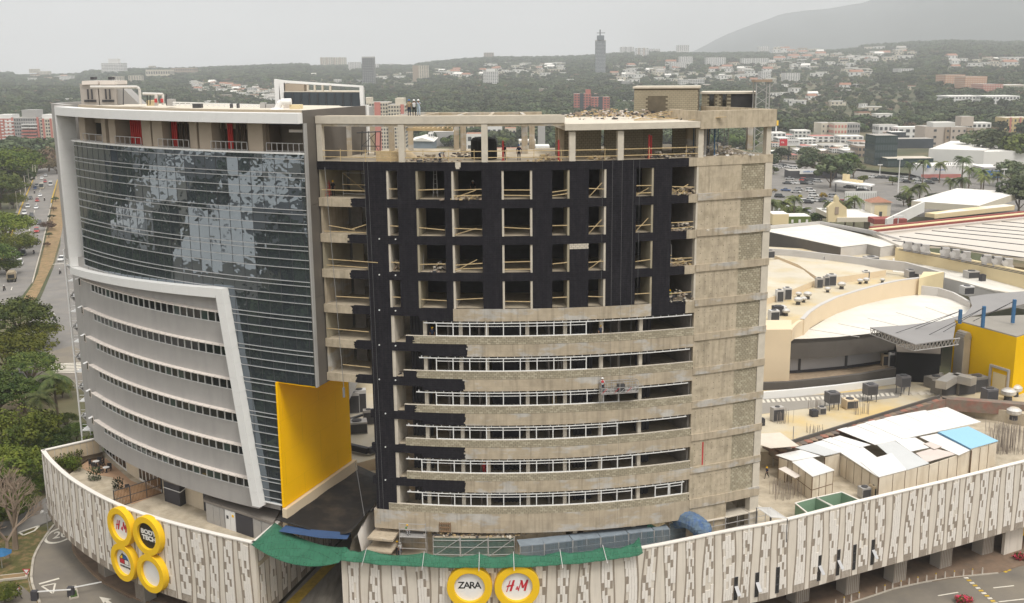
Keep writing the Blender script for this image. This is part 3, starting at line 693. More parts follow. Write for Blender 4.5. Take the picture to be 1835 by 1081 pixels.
for i in range(13):
 z1=-4.85-i*1.35;z0=z1-1.34
 if z1>-22.3:A(office,'frame_panel',WPAN,oL,oL+0.0055,-1.2,0.9,max(z0,-22.3),z1,step=1)
n=15
for i in range(n):
 z1=-21.0-22.2*i/n;z0=-21.0-22.2*(i+1)/n+0.015;b=MB();vs=[]
 for z in(z1,z0):
  ar=strip_r(z);al=ar-0.0125-(0.0006*i)*0
  for aa in(al,ar):
   for o in(-0.1,0.9):vs.append((*pol(LC,LR+o,aa),z))
 b.add(vs,[(0,1,3,2),(4,6,7,5),(0,4,5,1),(1,5,7,3),(3,7,6,2),(0,2,6,4)]);b.build('frame_panel',WPAN,office)
A(office,'edge_trim',STEEL,oR,oR+0.0016,-0.3,0.14,-29.95,-4.85,step=1)
def left_of_strip(z):return strip_r(z)-0.011
wS=lx(171,610)
wl=lx(120,500)-0.01
zc=[-23.44-3.415*n for n in range(6)]
A(office,'rendered_band',GREYR,oL,left_of_strip(-23.5)+0.004,-0.5,-0.02,zc[0]-0.12,-21.2)
for n,z in enumerate(zc):
 e_=left_of_strip(z)
 MB().arc(LC,LR,lx(161.7,601.4),e_,-0.02,0.55,z-0.10,z).build('canopy',CANO,office)
 b=MB();a=lx(161.7,601.4)
 while a<e_:b.arc(LC,LR,a,a+0.0006,0.3,0.565,z-0.11,z+0.012,step=1);a+=0.0135
 tag(b.build('canopy_joints',GREYR,office),kind='stuff')
 w0,w1=z-0.12,z-1.28
 nw=int((e_-wS)*LR/1.08);
 A(office,'window_recess',CHAR,wS,e_+0.004,-0.5,-0.25,w1,w0)
 for i in range(nw+1):
  s_=wS+(e_-wS)*i/(nw+0.5);f_=min(wS+(e_-wS)*(i+1)/(nw+0.5),e_+0.006)
  g=GLASSG if rp.random()<0.18 else GLASSD
  win=MB().arc(LC,LR,s_,s_+0.0010,-0.2,-0.02,w1,w0,step=1).arc(LC,LR,s_+0.001,f_,-0.2,-0.02,w1,w1+0.05,step=1).build('window',WHITEF,office)
  tl=rp.gauss(0,0.0)
  MB().arc(LC,LR,s_+0.0012,f_-0.0002,-0.16,-0.12,w1+0.05,w0,step=1).build('pane',g,win)
 zb=zc[n+1]-0.12 if n<5 else-43.85
 A(office,'rendered_band',GREYR,oL,e_+0.004,-0.5,-0.02,zb,w1)
 A(office,'rendered_wall',GREYR,oL,wS,-0.5,-0.02,w1,w0)
for n in range(-4,6):
 z=-23.44-3.415*n-0.2;a=lx(153,598)if n>=0 else oL-0.002
 a=lx(152,598)
 if n<0:continue
 w=MB().arc(LC,LR,a-0.004,a+0.004,-0.02,0.05,z-1.0,z,step=1).build('awning_window',CANO,office)
 MB().arc(LC,LR,a-0.003,a+0.003,0.03,0.07,z-0.92,z-0.1,step=1).build('pane',GLASSD,w)
 p=pol(LC,LR+0.05,a-0.003);p2=pol(LC,LR+0.05,a+0.003);q=pol(LC,LR+0.5,a-0.003);q2=pol(LC,LR+0.5,a+0.003)
 MB().slab([(*p,z),(*p2,z),(*q2,z-0.15),(*q,z-0.15)],0.03).build('open_sash',WHITEF,w)
eW=[pol(LC,LR+0.88,oL),pol(LC,LR-0.6,oL-0.018),(-54.6,130.5),(-55.0,134.0),(-53.5,140)]
b=MB();b.loft(eW,[(x+0.8,y+0.4)for x,y in eW],-22.4,-3.75);b.build('end_wall',GREYR,office)
eV=[pol(LC,LR,oL),pol(LC,LR-0.8,oL-0.018),(-54.0,130.5),(-54.4,134.0),(-53.2,140)]
b=MB();b.loft(eV,[(x+0.8,y+0.4)for x,y in eV],-43.85,-22.4);b.build('end_wall',GREYR,office)
for n in range(4):
 z=-9.6-3.415*n;p=np.array(eW[0])*0.45+np.array(eW[1])*0.55;q=np.array(eW[1]);d=(q-np.array(eW[0]));d/=np.hypot(*d)
 no=np.array([d[1],-d[0]]);no=no if no[0]<0 else-no
 w=MB().obox(p+no*0.02,d,0.7,0.1,z-1.0,z).build('awning_window',CANO,office);MB().obox(p+no*0.06,d,0.5,0.1,z-0.9,z-0.1).build('pane',GLASSD,w)
 MB().slab([(*(p-d*.3),z),(*(p+d*.3),z),(*(p+d*.3+no*.5),z-.2),(*(p-d*.3+no*.5),z-.2)],.03).build('open_sash',WHITEF,w)
s0=np.array(pol(LC,LR+0.1,oR+0.0018));sd=np.array(SD)
for i,(za,zb_)in enumerate(((-12.4,-3.67),(-21.2,-12.43),(-29.93,-21.23))):
 MB().obox(s0+sd*6+np.array([-0.12,0.02]),sd,12,0.2,za,zb_).build('metal_side_wall',GREYM,office)
MB().obox(s0+sd*12.3+np.array([-0.1,0.0]),sd,0.5,0.4,-29,-3.6).build('edge_post',WPAN,office)
pY=np.array(pol(LC,LR+0.02,oY));yd=np.array((4.8,13.0));yd/=np.hypot(*yd)
MB().obox(pY+yd*6.85+np.array([0.10,-0.03]),yd,14.1,0.22,-43.0,-29.96).build('yellow_wall',YELW,office)
sp=[pol(LC,LR,oY-0.002),pol(LC,LR,(oY+oR)/2),pol(LC,LR,oR),tuple(s0+sd*12),tuple(pY+yd*12)]
MB().hexa(sp,-30.0,-29.94).build('overhang_soffit',YELW,office)
body=[pol(LC,LR-0.6,oL+(oR-oL)*i/12)for i in range(13)]
rf=body+[tuple(s0+sd*11.9+np.array([-.3,0])),(-20,128),(-45,142),(-53,139)]
MB().hexa(rf,-4.35,-4.2).build('roof_deck',CONC_L,office)
b=MB();b.arc(LC,LR,oL+0.02,oR-0.0,-1.6,-1.3,-4.2,-3.72);b.build('roof_kerb',M('beige_roof_kerb',(0.42,0.36,0.28)),office)
bd2=[pol(LC,LR-0.65,oL+(oY-0.012-oL)*i/12)for i in range(13)]+[tuple(pY+yd*13.6+np.array([-.5,0])),(-25,128),(-45,140),(-52.5,138)]
MB().hexa(bd2,-43.8,-30.2).build('core_volume',GREYR,office)
bd3=[pol(LC,LR-2.8,oL+(oR-oL)*i/12)for i in range(13)]+[tuple(s0+sd*11.8+np.array([-.5,0])),(-21,127),(-45,141),(-52.5,138)]
MB().hexa(bd3,-29.9,-4.4).build('core_volume',M('dark_beige_wall',(0.17,0.145,0.115)),office)
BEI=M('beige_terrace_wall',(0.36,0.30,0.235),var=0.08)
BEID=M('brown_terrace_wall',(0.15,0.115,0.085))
def ly(x):return lx(x,235,LR)
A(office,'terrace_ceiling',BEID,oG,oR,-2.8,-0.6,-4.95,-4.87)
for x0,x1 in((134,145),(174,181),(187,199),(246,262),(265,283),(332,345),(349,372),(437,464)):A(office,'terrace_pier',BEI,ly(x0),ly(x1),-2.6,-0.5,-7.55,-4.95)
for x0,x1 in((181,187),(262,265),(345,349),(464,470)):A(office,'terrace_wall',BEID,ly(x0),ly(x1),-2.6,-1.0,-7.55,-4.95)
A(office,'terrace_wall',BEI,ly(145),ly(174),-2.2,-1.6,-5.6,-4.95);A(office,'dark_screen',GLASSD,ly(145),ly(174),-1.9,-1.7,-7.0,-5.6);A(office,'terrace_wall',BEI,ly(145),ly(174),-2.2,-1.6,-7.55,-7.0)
A(office,'lintel_panel',M('cream_lintel',(0.52,0.45,0.32)),ly(374),ly(437),-1.75,-1.55,-5.6,-4.95)
A(office,'lintel_panel',M('cream_lintel',(0.52,0.45,0.32)),ly(284),ly(332),-1.75,-1.55,-5.25,-4.95)
TR_=M('red_tube',(0.42,0.035,0.03),var=0.1);TB_=M('brown_tube',(0.07,0.05,0.035),var=0.1)
def tubes(xs,mat,nm):
 for x in xs:
  p=pol(LC,LR-1.35,ly(x));MB().tube((*p,-7.5),(*p,-5.05),0.11,6).build(nm,mat,office)
tubes([214,217.5,221,224.5,228,231.5,235,238,241,244],TR_,'red_tube');tubes([289,292.5,296,324,328],TR_,'red_tube');tubes([286.5,303,306.5,312,315,331],TB_,'brown_tube')
tubes([391,394,397.5],TR_,'red_tube');tubes([380,383,406,409,415,418,421,427,430],TB_,'brown_tube')
for x0,x1 in((143,177),(200,246),(277,332),(372,437),(472,541)):
 a0,a1=ly(x0),ly(x1);b=MB();b.arc(LC,LR,a0,a1,-0.35,-0.29,-6.75,-6.69);b.arc(LC,LR,a0,a1,-0.34,-0.30,-7.45,-7.41)
 m=max(3,int((x1-x0)/9))
 for i in range(m+1):a=a0+(a1-a0)*i/m;b.arc(LC,LR,a-0.0004,a+0.0004,-0.35,-0.29,-7.55,-6.75,step=1)
 b.build('terrace_railing',STEEL,office)
for i in range(5):A(office,'roof_truss',STEELD,ly(474),ly(540),-2.5+i*.4,-2.45+i*.4,-5.1,-4.97)
A(office,'hanging_duct',CANO,ly(505),ly(539),-1.4,-1.1,-5.75,-5.5)
A(office,'ground_wall',M('cream_wall',(0.60,0.52,0.40)),oL-0.0,lx(330,870),-2.6,-2.3,-47.3,-43.85)
for(x0,y0,x1,y1,nn)in((188,810,229,850,7),(250,850,292,872,6)):
 a0,a1=ang(x0,y0,LC,LR-2.3),ang(x1,y1,LC,LR-2.3)
 for i in range(nn):
  s_,e_=a0+(a1-a0)*i/nn,a0+(a1-a0)*(i+0.86)/nn
  w=MB().arc(LC,LR,s_,e_,-2.3,-2.25,-47.2,-44.6,step=1).build('glazed_door',WPAN,office)
  MB().arc(LC,LR,s_+0.001,e_-0.001,-2.25,-2.23,-46.9,-44.8,step=1).build('pane',GLASSD,w)
A(office,'ground_wall',CHAR,lx(330,870),oY-0.05,-2.6,-2.3,-47.3,-43.0)
# mall podium with relief facade
def smooth(pts,n=6):
 P=[np.array(p,float)for p in pts];P=[2*P[0]-P[1]]+P+[2*P[-1]-P[-2]];o=[]
 for i in range(1,len(P)-2):
  for k in range(n):
   t=k/n;a,b,c,d=P[i-1],P[i],P[i+1],P[i+2]
   o.append(0.5*((2*b)+(-a+c)*t+(2*a-5*b+4*c-d)*t*t+(-a+3*b-3*c+d)*t**3))
 o.append(P[-2]);return o
def resample(path,ds):
 L=[0]
 for a,b in zip(path,path[1:]):L.append(L[-1]+np.hypot(*(b-a)))
 T=L[-1];n=max(2,int(T/ds)+1);X=np.interp(np.linspace(0,T,n),L,[p[0]for p in path]);Y=np.interp(np.linspace(0,T,n),L,[p[1]for p in path])
 return[np.array(q)for q in zip(X,Y)],T
class Path:
 def __init__(s,pts):
  s.p=[np.array(q,float)for q in pts];s.L=[0]
  for a,b in zip(s.p,s.p[1:]):s.L.append(s.L[-1]+np.hypot(*(b-a)))
  s.T=s.L[-1]
 def at(s,u,off=0.0):
  u0=min(max(u,0),s.T);i=max(0,min(np.searchsorted(s.L,u0)-1,len(s.p)-2));d=s.p[i+1]-s.p[i];l=np.hypot(*d);d=d/l
  d2=d
  if i+2<len(s.p)and u0>(s.L[i]+s.L[i+1])/2:e=s.p[i+2]-s.p[i+1];d2=e/np.hypot(*e)
  elif i>0 and u0<=(s.L[i]+s.L[i+1])/2:e=s.p[i]-s.p[i-1];d2=e/np.hypot(*e)
  f=abs((u0-s.L[i])/(s.L[i+1]-s.L[i])-0.5);dd=d*(1-f)+d2*f;dd/=np.hypot(*dd)
  q=s.p[i]+d*(u0-s.L[i]);return q+np.array([dd[1],-dd[0]])*off
 def strip(s,b,u0,u1,o0,o1,z0,z1,m=0,ds=1.2):
  n=max(2,int(abs(u1-u0)/ds)+2);U=[u0+(u1-u0)*i/(n-1)for i in range(n)]
  b.loft([tuple(s.at(u,o1))for u in U],[tuple(s.at(u,o0))for u in U],z0,z1,m)
ZP,ZQ,ZD,ZG=-45.2,-53.5,-47.3,-57.5
left_pts=[(-57.5,124.9),(-54.8,121),(-49.8,114.9),(-43.1,108.5),(-36.9,104.1),(-30.7,100.6),(-25.3,97.9)]
front_pts=[(-16.5,95.4),(-11.7,94.3),(-3.8,93.6),(4.1,94.0),(12,96.0),(21,99.7),(27.1,102.1),(36.5,106.9),(48.2,112.6),(59.2,118.2),(78,127.5)]
PL=Path(smooth(left_pts));PF=Path(smooth(front_pts));PI=Path([np.array((-25.3,97.95)),np.array((-20.3,116.5))]);PB=Path([np.array((-52.1,129.6)),np.array((-57.5,124.95))])
podium=empty('mall_podium',(0,0,0),'wide curving cream podium wall with wavy columns of white and taupe relief panels','building')
def facade(P,period,seed,flip=False,phase=0.3,ds=1.2):
 b=MB();P.strip(b,0,P.T,-0.3,0,ZQ,ZP,ds=ds);b.build('facade_wall',CREAM,podium)
 b=MB();P.strip(b,0,P.T,-0.4,0.10,ZP-0.02,ZP+0.10,ds=ds);b.build('coping',CREAMW,podium)
 r=random.Random(seed);W=MB();T_=MB()
 n=int((P.T-phase)/period)+1
 for i in range(n):
  c=phase+period*i+r.uniform(-0.08,0.08)
  if c+0.9>P.T:break
  rows=10;h=(ZP-0.05-ZQ)/rows
  s0=r.uniform(-0.16,0.16);wd=r.uniform(0.58,0.70)
  sh=r.choice((-1,1));ph=[r.uniform(0,.5)for _ in range(6)]
  for j in range(rows):
   z1=ZP-0.05-j*h;z0=z1-h
   def lf(t):return c+s0*math.sin(t/rows*math.pi*sh)-wd+0.13*math.sin(t*0.42+i*2.1)
   def rg(t):return c+s0*math.sin(t/rows*math.pi*sh)+wd-0.10*math.sin(t*0.42+i*1.3)
   l0,l1,r0,r1=lf(j),lf(j+1),rg(j),rg(j+1)
   for(a0,a1)in((l0,l1),(r0,r1)):
    vs=[]
    for(u,z)in((a0,z1),(a0+0.15,z1),(a1+0.15,z0),(a1,z0)):
     for o in(0.0,0.035):vs.append((*P.at(u,o),z))
    T_.add(vs,[(1,3,5,7),(0,1,7,6),(2,4,5,3),(0,2,3,1),(6,7,5,4)])
   if j==rows-1:
    k=7
    for q in range(k):
     u0=l0+0.16+(r0-l0-0.2)*q/k;P.strip(T_,u0,u0+0.09,0,0.03,z0,z1,ds=9)
    continue
   k=4;x=l0+0.12;ws=(r0-0.02-x)/k
   for q in range(k):
    t=r.random()*.6+(0 if(q*2+j)%3==0 else.4);o_=ph[q]*h;za,zb_=z1-o_,max(z0-o_,ZQ+h+.0)
    if t<0.34:P.strip(T_,x,x+ws-0.025,0,0.02,zb_,za-0.01,ds=9)
    elif t<0.93:P.strip(W,x,x+ws-0.025,0,0.055,zb_+0.015,za,ds=9)
    x+=ws
 tag(W.build('white_relief_strips',CREAMW,podium),kind='stuff');tag(T_.build('taupe_relief_strips',TAUPE,podium),kind='stuff')
facade(PL,2.05,11);facade(PF,2.22,12,phase=1.2);facade(PI,2.2,13,phase=1.1)
b=MB();PB.strip(b,0,PB.T,-0.25,0,ZQ,ZP);b.build('facade_wall',CREAM,podium);b=MB();PB.strip(b,0,PB.T,-0.4,0.1,ZP-0.02,ZP+0.1);b.build('coping',CREAMW,podium)
for i in range(9):
 u=0.35+i*0.78;b=MB();PB.strip(b,u,u+0.66,-0.32,-0.26,ZD+0.1,ZP-0.15);b.build('parapet_panel',CREAMP,podium)
def uof(P,px,py):
 d=ray(px,py)[:2];best=None
 for i,(a,b)in enumerate(zip(P.p,P.p[1:])):
  e=b-a;M_=np.array([[d[0],-e[0]],[d[1],-e[1]]])
  if abs(np.linalg.det(M_))<1e-9:continue
  t,s_=np.linalg.solve(M_,a)
  if-0.01<=s_<=1.01 and t>0:return P.L[i]+s_*np.hypot(*e),ray(px,py)[2]*t
 return None
for(x,y0,y1,op)in((1319,1034,1075,1),(1357,1026,1069,1),(1394,1016,1062,0),(1469,995,1040,1),(1503,985,1030,1),(1532,976,1020,0),(1565,967,1011,1)):
 u,z1=uof(PF,x,y0);_,z0=uof(PF,x,y1)
 b=MB();PF.strip(b,u-0.22,u+0.22,0.0,0.07,z0,z1,ds=9);w=b.build('slot_window',CHAR,podium)
 for k in range(3):
  b=MB();PF.strip(b,u-0.17,u+0.17,0.07,0.085,z0+(z1-z0)*(k+0.06)/3,z0+(z1-z0)*(k+0.94)/3,ds=9);b.build('pane',GLASSD,w)
 if op:
  zc_=(z0+z1)/2+0.3;a,c_=PF.at(u-0.2,0.1),PF.at(u+0.2,0.1);a2,c2=PF.at(u-0.2,0.75),PF.at(u+0.2,0.75)
  MB().slab([(*a,zc_),(*c_,zc_),(*c2,zc_-0.75),(*a2,zc_-0.75)],0.04).build('open_sash',M('sash_grey',(.45,.45,.46)),w)
def plan_strip(P,u0,u1,o0,o1,z0,z1,name,mat,par,ds=1.5):
 b=MB();P.strip(b,u0,u1,o0,o1,z0,z1,ds=ds);return b.build(name,mat,par)
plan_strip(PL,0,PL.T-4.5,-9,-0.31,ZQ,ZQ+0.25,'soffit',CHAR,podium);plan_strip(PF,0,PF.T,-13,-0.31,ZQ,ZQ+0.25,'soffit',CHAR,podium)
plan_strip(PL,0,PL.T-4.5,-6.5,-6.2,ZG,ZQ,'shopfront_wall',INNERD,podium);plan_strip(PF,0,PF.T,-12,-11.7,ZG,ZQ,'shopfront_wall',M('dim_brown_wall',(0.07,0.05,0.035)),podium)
PIER=M('striated_pier',(0.44,0.40,0.35),var=0.1)
def pier(P,u,off,w=1.9,dd=1.5):
 b=MB();P.strip(b,u-w/2,u+w/2,off-dd,off,ZG,ZQ,ds=9)
 for k in range(7):
  x=u-w/2+0.05+k*w/7;P.strip(b,x,x+0.12,off,off+0.04,ZG+0.02,ZQ,m=1,ds=9)
 b.build('pier',[PIER,TAUPE],podium)
for x,y in((1450,1078),(1538,1062),(1622.7,1041),(1703.4,1015.5),(1779.6,991)):
 c=P2(x,y,ZG);u=min(range(int(PF.T*4)),key=lambda q:np.hypot(*(PF.at(q/4)-np.array(c))))/4
 off=-np.hypot(*(PF.at(u)-np.array(c)));pier(PF,u-0.9,off)
for f in(0.30,0.52,0.74,0.93):pier(PL,PL.T*f,-2.2)
MB().obox(P2(1812,990,ZG),(0.88,0.47),3.2,0.4,ZG,ZQ).build('end_wall',CREAM,podium)
pts=[tuple(PL.at(PL.T*i/20,-0.3))for i in range(21)]+[(-25.0,98.4),(-20.0,116.6),(-19.5,135),(-40,150),(-53,140),(-52.1,129.4)]
MB().hexa(pts,ZD-0.4,ZD).build('terrace_deck',CONC_D,podium)
pts=[tuple(PF.at(PF.T*i/30,-0.3))for i in range(31)]+[(92,152),(60,152),P2(1690,716,-45.6),P2(1395,808,-45.6),(28,165),(-19.4,165),(-19.4,117.0),(-16.6,103)]
MB().hexa(pts,ZD-0.4,ZD+0.004).build('site_deck',CONC_D,podium)
tp=[P2(x,y,ZD)for x,y in((142,836),(160,825),(190,822),(235,862),(292,884),(236,904),(205,886),(214,868),(200,855),(165,850))]
MB().hexa(tp,ZD+0.002,ZD+0.03).build('terrace_paving',M('tan_terrace_paving',(0.42,0.27,0.17),var=0.1),podium)
gp=[P2(x,y,ZD)for x,y in((100,822),(180,800),(186,822),(158,826),(140,838),(124,850))]
MB().hexa(gp,ZD+0.004,ZD+0.25).build('planting_bed',M('bed_soil',(0.07,0.05,0.03)),podium)
def sign(P,px,py,ztop,what,label,R_=2.12,zc_=None):
 u,z=uof(P,px,py)
 if zc_ is not None:z=zc_
 p=P.at(u,0.0);q=P.at(u,1.0);n=(q-p)
 r=empty('round_sign',(0,0,0),label,'sign','round yellow shop signs on the podium wall');r.matrix_world=frame_mat((*p,z),n)
 N_=48;b=MB();prof=[(R_,0.0),(R_,0.72),(R_*0.99,0.74),(R_*0.70,0.74),(R_*0.68,0.72),(R_*0.68,0.40)]
 vs=[]
 for rad,z_ in prof:vs+=[(rad*math.cos(2*math.pi*i/N_),rad*math.sin(2*math.pi*i/N_),z_)for i in range(N_)]
 b.add(vs,[(k*N_+i,k*N_+(i+1)%N_,(k+1)*N_+(i+1)%N_,(k+1)*N_+i)for k in range(5)for i in range(N_)]);b.build('shell',YEL,r)
 fc=MB().add([(R_*0.685*math.cos(2*math.pi*i/N_),R_*0.685*math.sin(2*math.pi*i/N_),0.41)for i in range(N_)],[tuple(range(N_))])
 fc.build('face',SIGNB if what=='BODY' else SIGNW,r)
 def put(me,mat,x=0,y=0,z_=0.425,nm='lettering'):
  me.materials.clear();me.materials.append(mat);o=link(nm,me,r);o.location=(x,y,z_)
 if what=='HM':
  def stk(ps,w):
   for(xa,ya),(xb,yb)in zip(ps,ps[1:]):MB().add([(xa-w,ya,.425),(xa+w,ya,.425),(xb+w,yb,.425),(xb-w,yb,.425),(xa-w,ya,.445),(xa+w,ya,.445),(xb+w,yb,.445),(xb-w,yb,.445)],[(4,5,6,7),(0,4,7,3),(1,2,6,5)]).build('lettering',SRED,r)
  stk([(-.98,-.55),(-.62,.6)],.045);stk([(-.62,-.5),(-.28,.62)],.10);stk([(-.95,-.05),(-.25,.10)],.05);MB().add([(-.98,-.08,.44),(-.3,.05,.44),(-.28,.2,.44),(-.96,.06,.44)],[(0,1,2,3)]).build('lettering',SRED,r)
  stk([(.12,-.5),(.42,.6)],.04);stk([(.42,.6),(.55,-.2)],.10);stk([(.55,-.2),(.98,.62)],.06);stk([(.72,-.5),(.98,.62)],.10)
  put(text_mesh('&',0.5,0.01,0.2,0.01),SRED,0.0,-0.22)
 elif what=='ZARA':put(text_mesh('ZARA',0.95,0.01,0,0.012,1.02,0.78),SBLK,0,0.1)
 elif what=='BODY':put(text_mesh('BODY',0.68,0.01,0,0.035,1.25,1.0),SWHT,0.0,0.3);put(text_mesh('TECH',0.68,0.01,0,0.035,1.25),SWHT,0.05,-0.35)
 elif what=='HOME':
  def flat(pts,mat,nm='emblem',z_=0.425):MB().add([(x,y,z_)for x,y in pts],[tuple(range(len(pts)))]).build(nm,mat,r)
  flat([(-0.95,-0.35),(0.75,-0.35),(0.75,0.22),(0.30,0.72),(-0.25,0.82),(-0.36,0.95),(-0.48,0.8),(-0.95,0.3)],SBLK)
  flat([(-0.88,0.27),(-0.38,0.27),(-0.38,0.72)],SYEL,z_=0.43);flat([(-0.3,0.27),(0.66,0.27),(0.28,0.66),(-0.25,0.74)],SBLU,z_=0.43)
  flat([(-0.88,-0.29),(-0.08,-0.29),(-0.08,0.2),(-0.88,0.2)],SRED,z_=0.43);flat([(0.0,-0.29),(0.68,-0.29),(0.68,0.2),(0.0,0.2)],SWHT,z_=0.43)
  put(text_mesh('HOMECENTER',0.28,0.01,0,0.004),SBLK,0,-0.62)
 return r
SIGNW=M('sign_face_white',(0.76,0.75,0.74),rough=0.4,var=0.02);SIGNB=M('sign_face_black',(0.018,0.014,0.012),rough=0.4,var=0.02)
SRED=M('sign_red',(0.52,0.03,0.045),var=0.02);SBLK=M('sign_black',(0.02,0.02,0.02),var=0.02);SWHT=M('sign_white',(0.78,0.76,0.72),var=0.02);SYEL=M('sign_yellow',(0.85,0.6,0.03),var=0.02);SBLU=M('sign_blue',(0.04,0.13,0.34),var=0.02)
sign(PF,842,1041,0,'ZARA','round yellow sign with a white face lettered ZARA in black',zc_=-47.5)
sign(PF,926,1038,0,'HM','frontal round yellow sign lettered red H&M next to the ZARA sign',zc_=-47.5)
sign(PF,842,1116,0,'NONE','round yellow sign cut off at the picture edge under the ZARA sign',zc_=-51.75)
sign(PF,926,1113,0,'NONE','round yellow sign cut off at the picture edge under the frontal H&M sign',zc_=-51.75)
sign(PL,224,941,0,'HM','slanting round yellow sign lettered red H&M, topmost of the four on the curving wall')
sign(PL,272,957,0,'BODY','round yellow sign with a black face reading BODY TECH')
sign(PL,230,1004,0,'HOME','round yellow sign with a small house emblem in red, blue and yellow')
sign(PL,279,1024,0,'NONE','round yellow sign with a blank white face below the BODY TECH sign')
NETG=M('green_debris_net',(0.035,0.155,0.09),var=0.15,scale=1.5,stain=(0.055,0.20,0.125),stain_amt=0.6,stain_scale=(0.4,0.4,0.4),course=(.35,.35,.02,.8,.9))
NETG.node_tree.nodes['Principled BSDF'].inputs['Alpha'].default_value=.78
net=empty('safety_net',(0,0,0),'long sagging green debris net hung along the podium parapet','safety net')
def netgrid(top,bot,name):
 n=len(top);m=5;vs=[];b=MB()
 for t,q in zip(top,bot):
  for k in range(m+1):f=k/m;vs.append(tuple(np.array(t)*(1-f)+np.array(q)*f))
 b.add(vs,[(i*(m+1)+k,(i+1)*(m+1)+k,(i+1)*(m+1)+k+1,i*(m+1)+k+1)for i in range(n-1)for k in range(m)])
 o=b.build(name,NETG,net,smooth=True);s_=o.modifiers.new('thick','SOLIDIFY');s_.thickness=0.03;return o
u_end=uof(PF,1145,985)[0]
top,bot,posts=[],[],[0.3,2.6,8.2,13.4,16.6,21.0,25.2,u_end]
for i in range(len(posts)-1):
 for k in range(8):
  f=k/8;u=posts[i]+(posts[i+1]-posts[i])*f;sag=4*f*(1-f)
  top.append((*PF.at(u,-0.1-0.15*sag),ZP+0.75-0.42*sag+random.uniform(-.06,.06)));bot.append((*PF.at(u,0.95-0.1*sag),ZP-0.12-0.10*sag+random.uniform(-.05,.03)))
top.append((*PF.at(u_end,0.0),ZP+1.25));bot.append((*PF.at(u_end,0.9),ZP+0.0));netgrid(top,bot,'net_panel')
L0=PL.at(PL.T,0.3);L1=PL.at(PL.T-0.2,0.5);tA=(L0[0]+1.6,L0[1]+3.0,ZP+1.0);tB=(*PF.at(0.5,-0.5),ZP+0.55);bA=(L0[0]-0.1,L0[1]-0.1,ZP+0.1);bB=(*PF.at(0.3,1.2),ZP-0.25)
top,bot=[],[]
for k in range(13):
 f=k/12;sag=4*f*(1-f);top.append(tuple(np.array(tA)*(1-f)+np.array(tB)*f-np.array((0,0,0.75*sag))));bot.append(tuple(np.array(bA)*(1-f)+np.array(bB)*f-np.array((0,0.4*sag,0.95*sag))))
netgrid(top,bot,'net_panel')
for u in posts[1:-1]:p=PF.at(u,-0.15);q=PF.at(u,1.25);MB().bar((*p,ZP+0.9),(*q,ZP-0.35),0.05,0.05).build('net_arm',STEEL,net)
SHEET=M('black_bitumen_sheet',(0.013,0.012,0.012),rough=0.75,var=0.3,scale=0.8,stain=(0.16,0.12,0.08),stain_amt=0.22,stain_scale=(0.16,0.16,0.16))
sh=[(510,914),(626,826),(672,836),(676,850),(671,900),(655,925),(628,962),(600,985),(520,945),(485,958)]
nS=14;b=MB();vs=[]
Lp=[bz(x,y,-43.9)for x,y in((493,931),(520,908),(560,878),(628,828))];Rp=[bz(x,y,-44.5)for x,y in((629,962),(648,940),(674,908),(690,850))]
def along(P_,f):g=f*(len(P_)-1);i=min(int(g),len(P_)-2);return P_[i]+(P_[i+1]-P_[i])*(g-i)
for i in range(nS+1):
 for j in range(11):
  p=along(Lp,i/nS)*(1-j/10)+along(Rp,i/nS)*(j/10);s_=math.sin(j/10*math.pi);vs.append((p[0],p[1],p[2]-0.25*s_+0.10*math.sin(i*1.3+j*.7)*s_+(0.5*max(0,(j-8.5)/1.5)if i<8 else 0)))
b.add(vs,[(i*11+j,i*11+j+1,(i+1)*11+j+1,(i+1)*11+j)for i in range(nS)for j in range(10)])
o=b.build('waterproof_sheet',SHEET,smooth=True);tag(o,'black bitumen sheet covering the gap between the office block and the unfinished tower','sheet');s_=o.modifiers.new('thick','SOLIDIFY');s_.thickness=0.05;s_.offset=-1
bl=[tuple(bz(x,y,-44.45))for x,y in((512,941),(560,949),(628,955),(622,966),(575,964),(500,952))]
tag(MB().slab(bl,0.04).build('blue_tarpaulin',M('blue_tarp',(0.035,0.075,0.17),var=0.15)),'blue tarpaulin strip between the black sheet and the green net','tarpaulin')
fl=empty('plaster_flap',(0,0,0),'pale lumpy upturned membrane edge beside the scaffold','membrane')
q=[(672,905),(664,918),(655,930),(646,945),(640,958),(632,968)];b=MB()
for(xa,ya),(xb_,yb_)in zip(q,q[1:]):
 p0,p1=bz(xa,ya,-45.2),bz(xb_,yb_,-45.2);b.add([tuple(p0),tuple(p1),(p1[0]+.5,p1[1]+.1,-44.5+random.uniform(-.2,.2)),(p0[0]+.5,p0[1]+.1,-44.4+random.uniform(-.2,.2)),(p0[0]+.9,p0[1]+.3,-47.2),(p1[0]+.9,p1[1]+.3,-47.2)],[(0,1,2,3),(3,2,5,4)])
b.build('membrane_wall',CREAMW,fl)
tag(MB().obox(pY+yd*7.0+np.array([0.32,-0.1]),yd,14.8,.5,-46.6,-43.06).build('ledge_wall',CREAMP,office))
MB().hexa([(-25.2,60),(-14,60),(-15.5,96),(-14,118),(-19.8,118),(-25.0,98)],ZQ-0.9,ZQ-0.2).build('ramp_slab',M('ramp_concrete',(0.30,0.27,0.23),var=0.12,scale=0.5,stain=(0.16,0.14,0.12),stain_amt=0.8,stain_scale=(0.5,0.06,0.1)),podium)
MB().hexa([(-24.7,62),(-23.6,62),(-23.6,97),(-19.2,113),(-20.4,113),(-24.6,98.3)],ZQ-0.19,ZQ-0.17).build('yellow_line',PAINTY,podium)
MB().box(-20.2,-14,117.9,118.2,ZQ,ZD-.4).build('inner_wall',CHAR,podium)
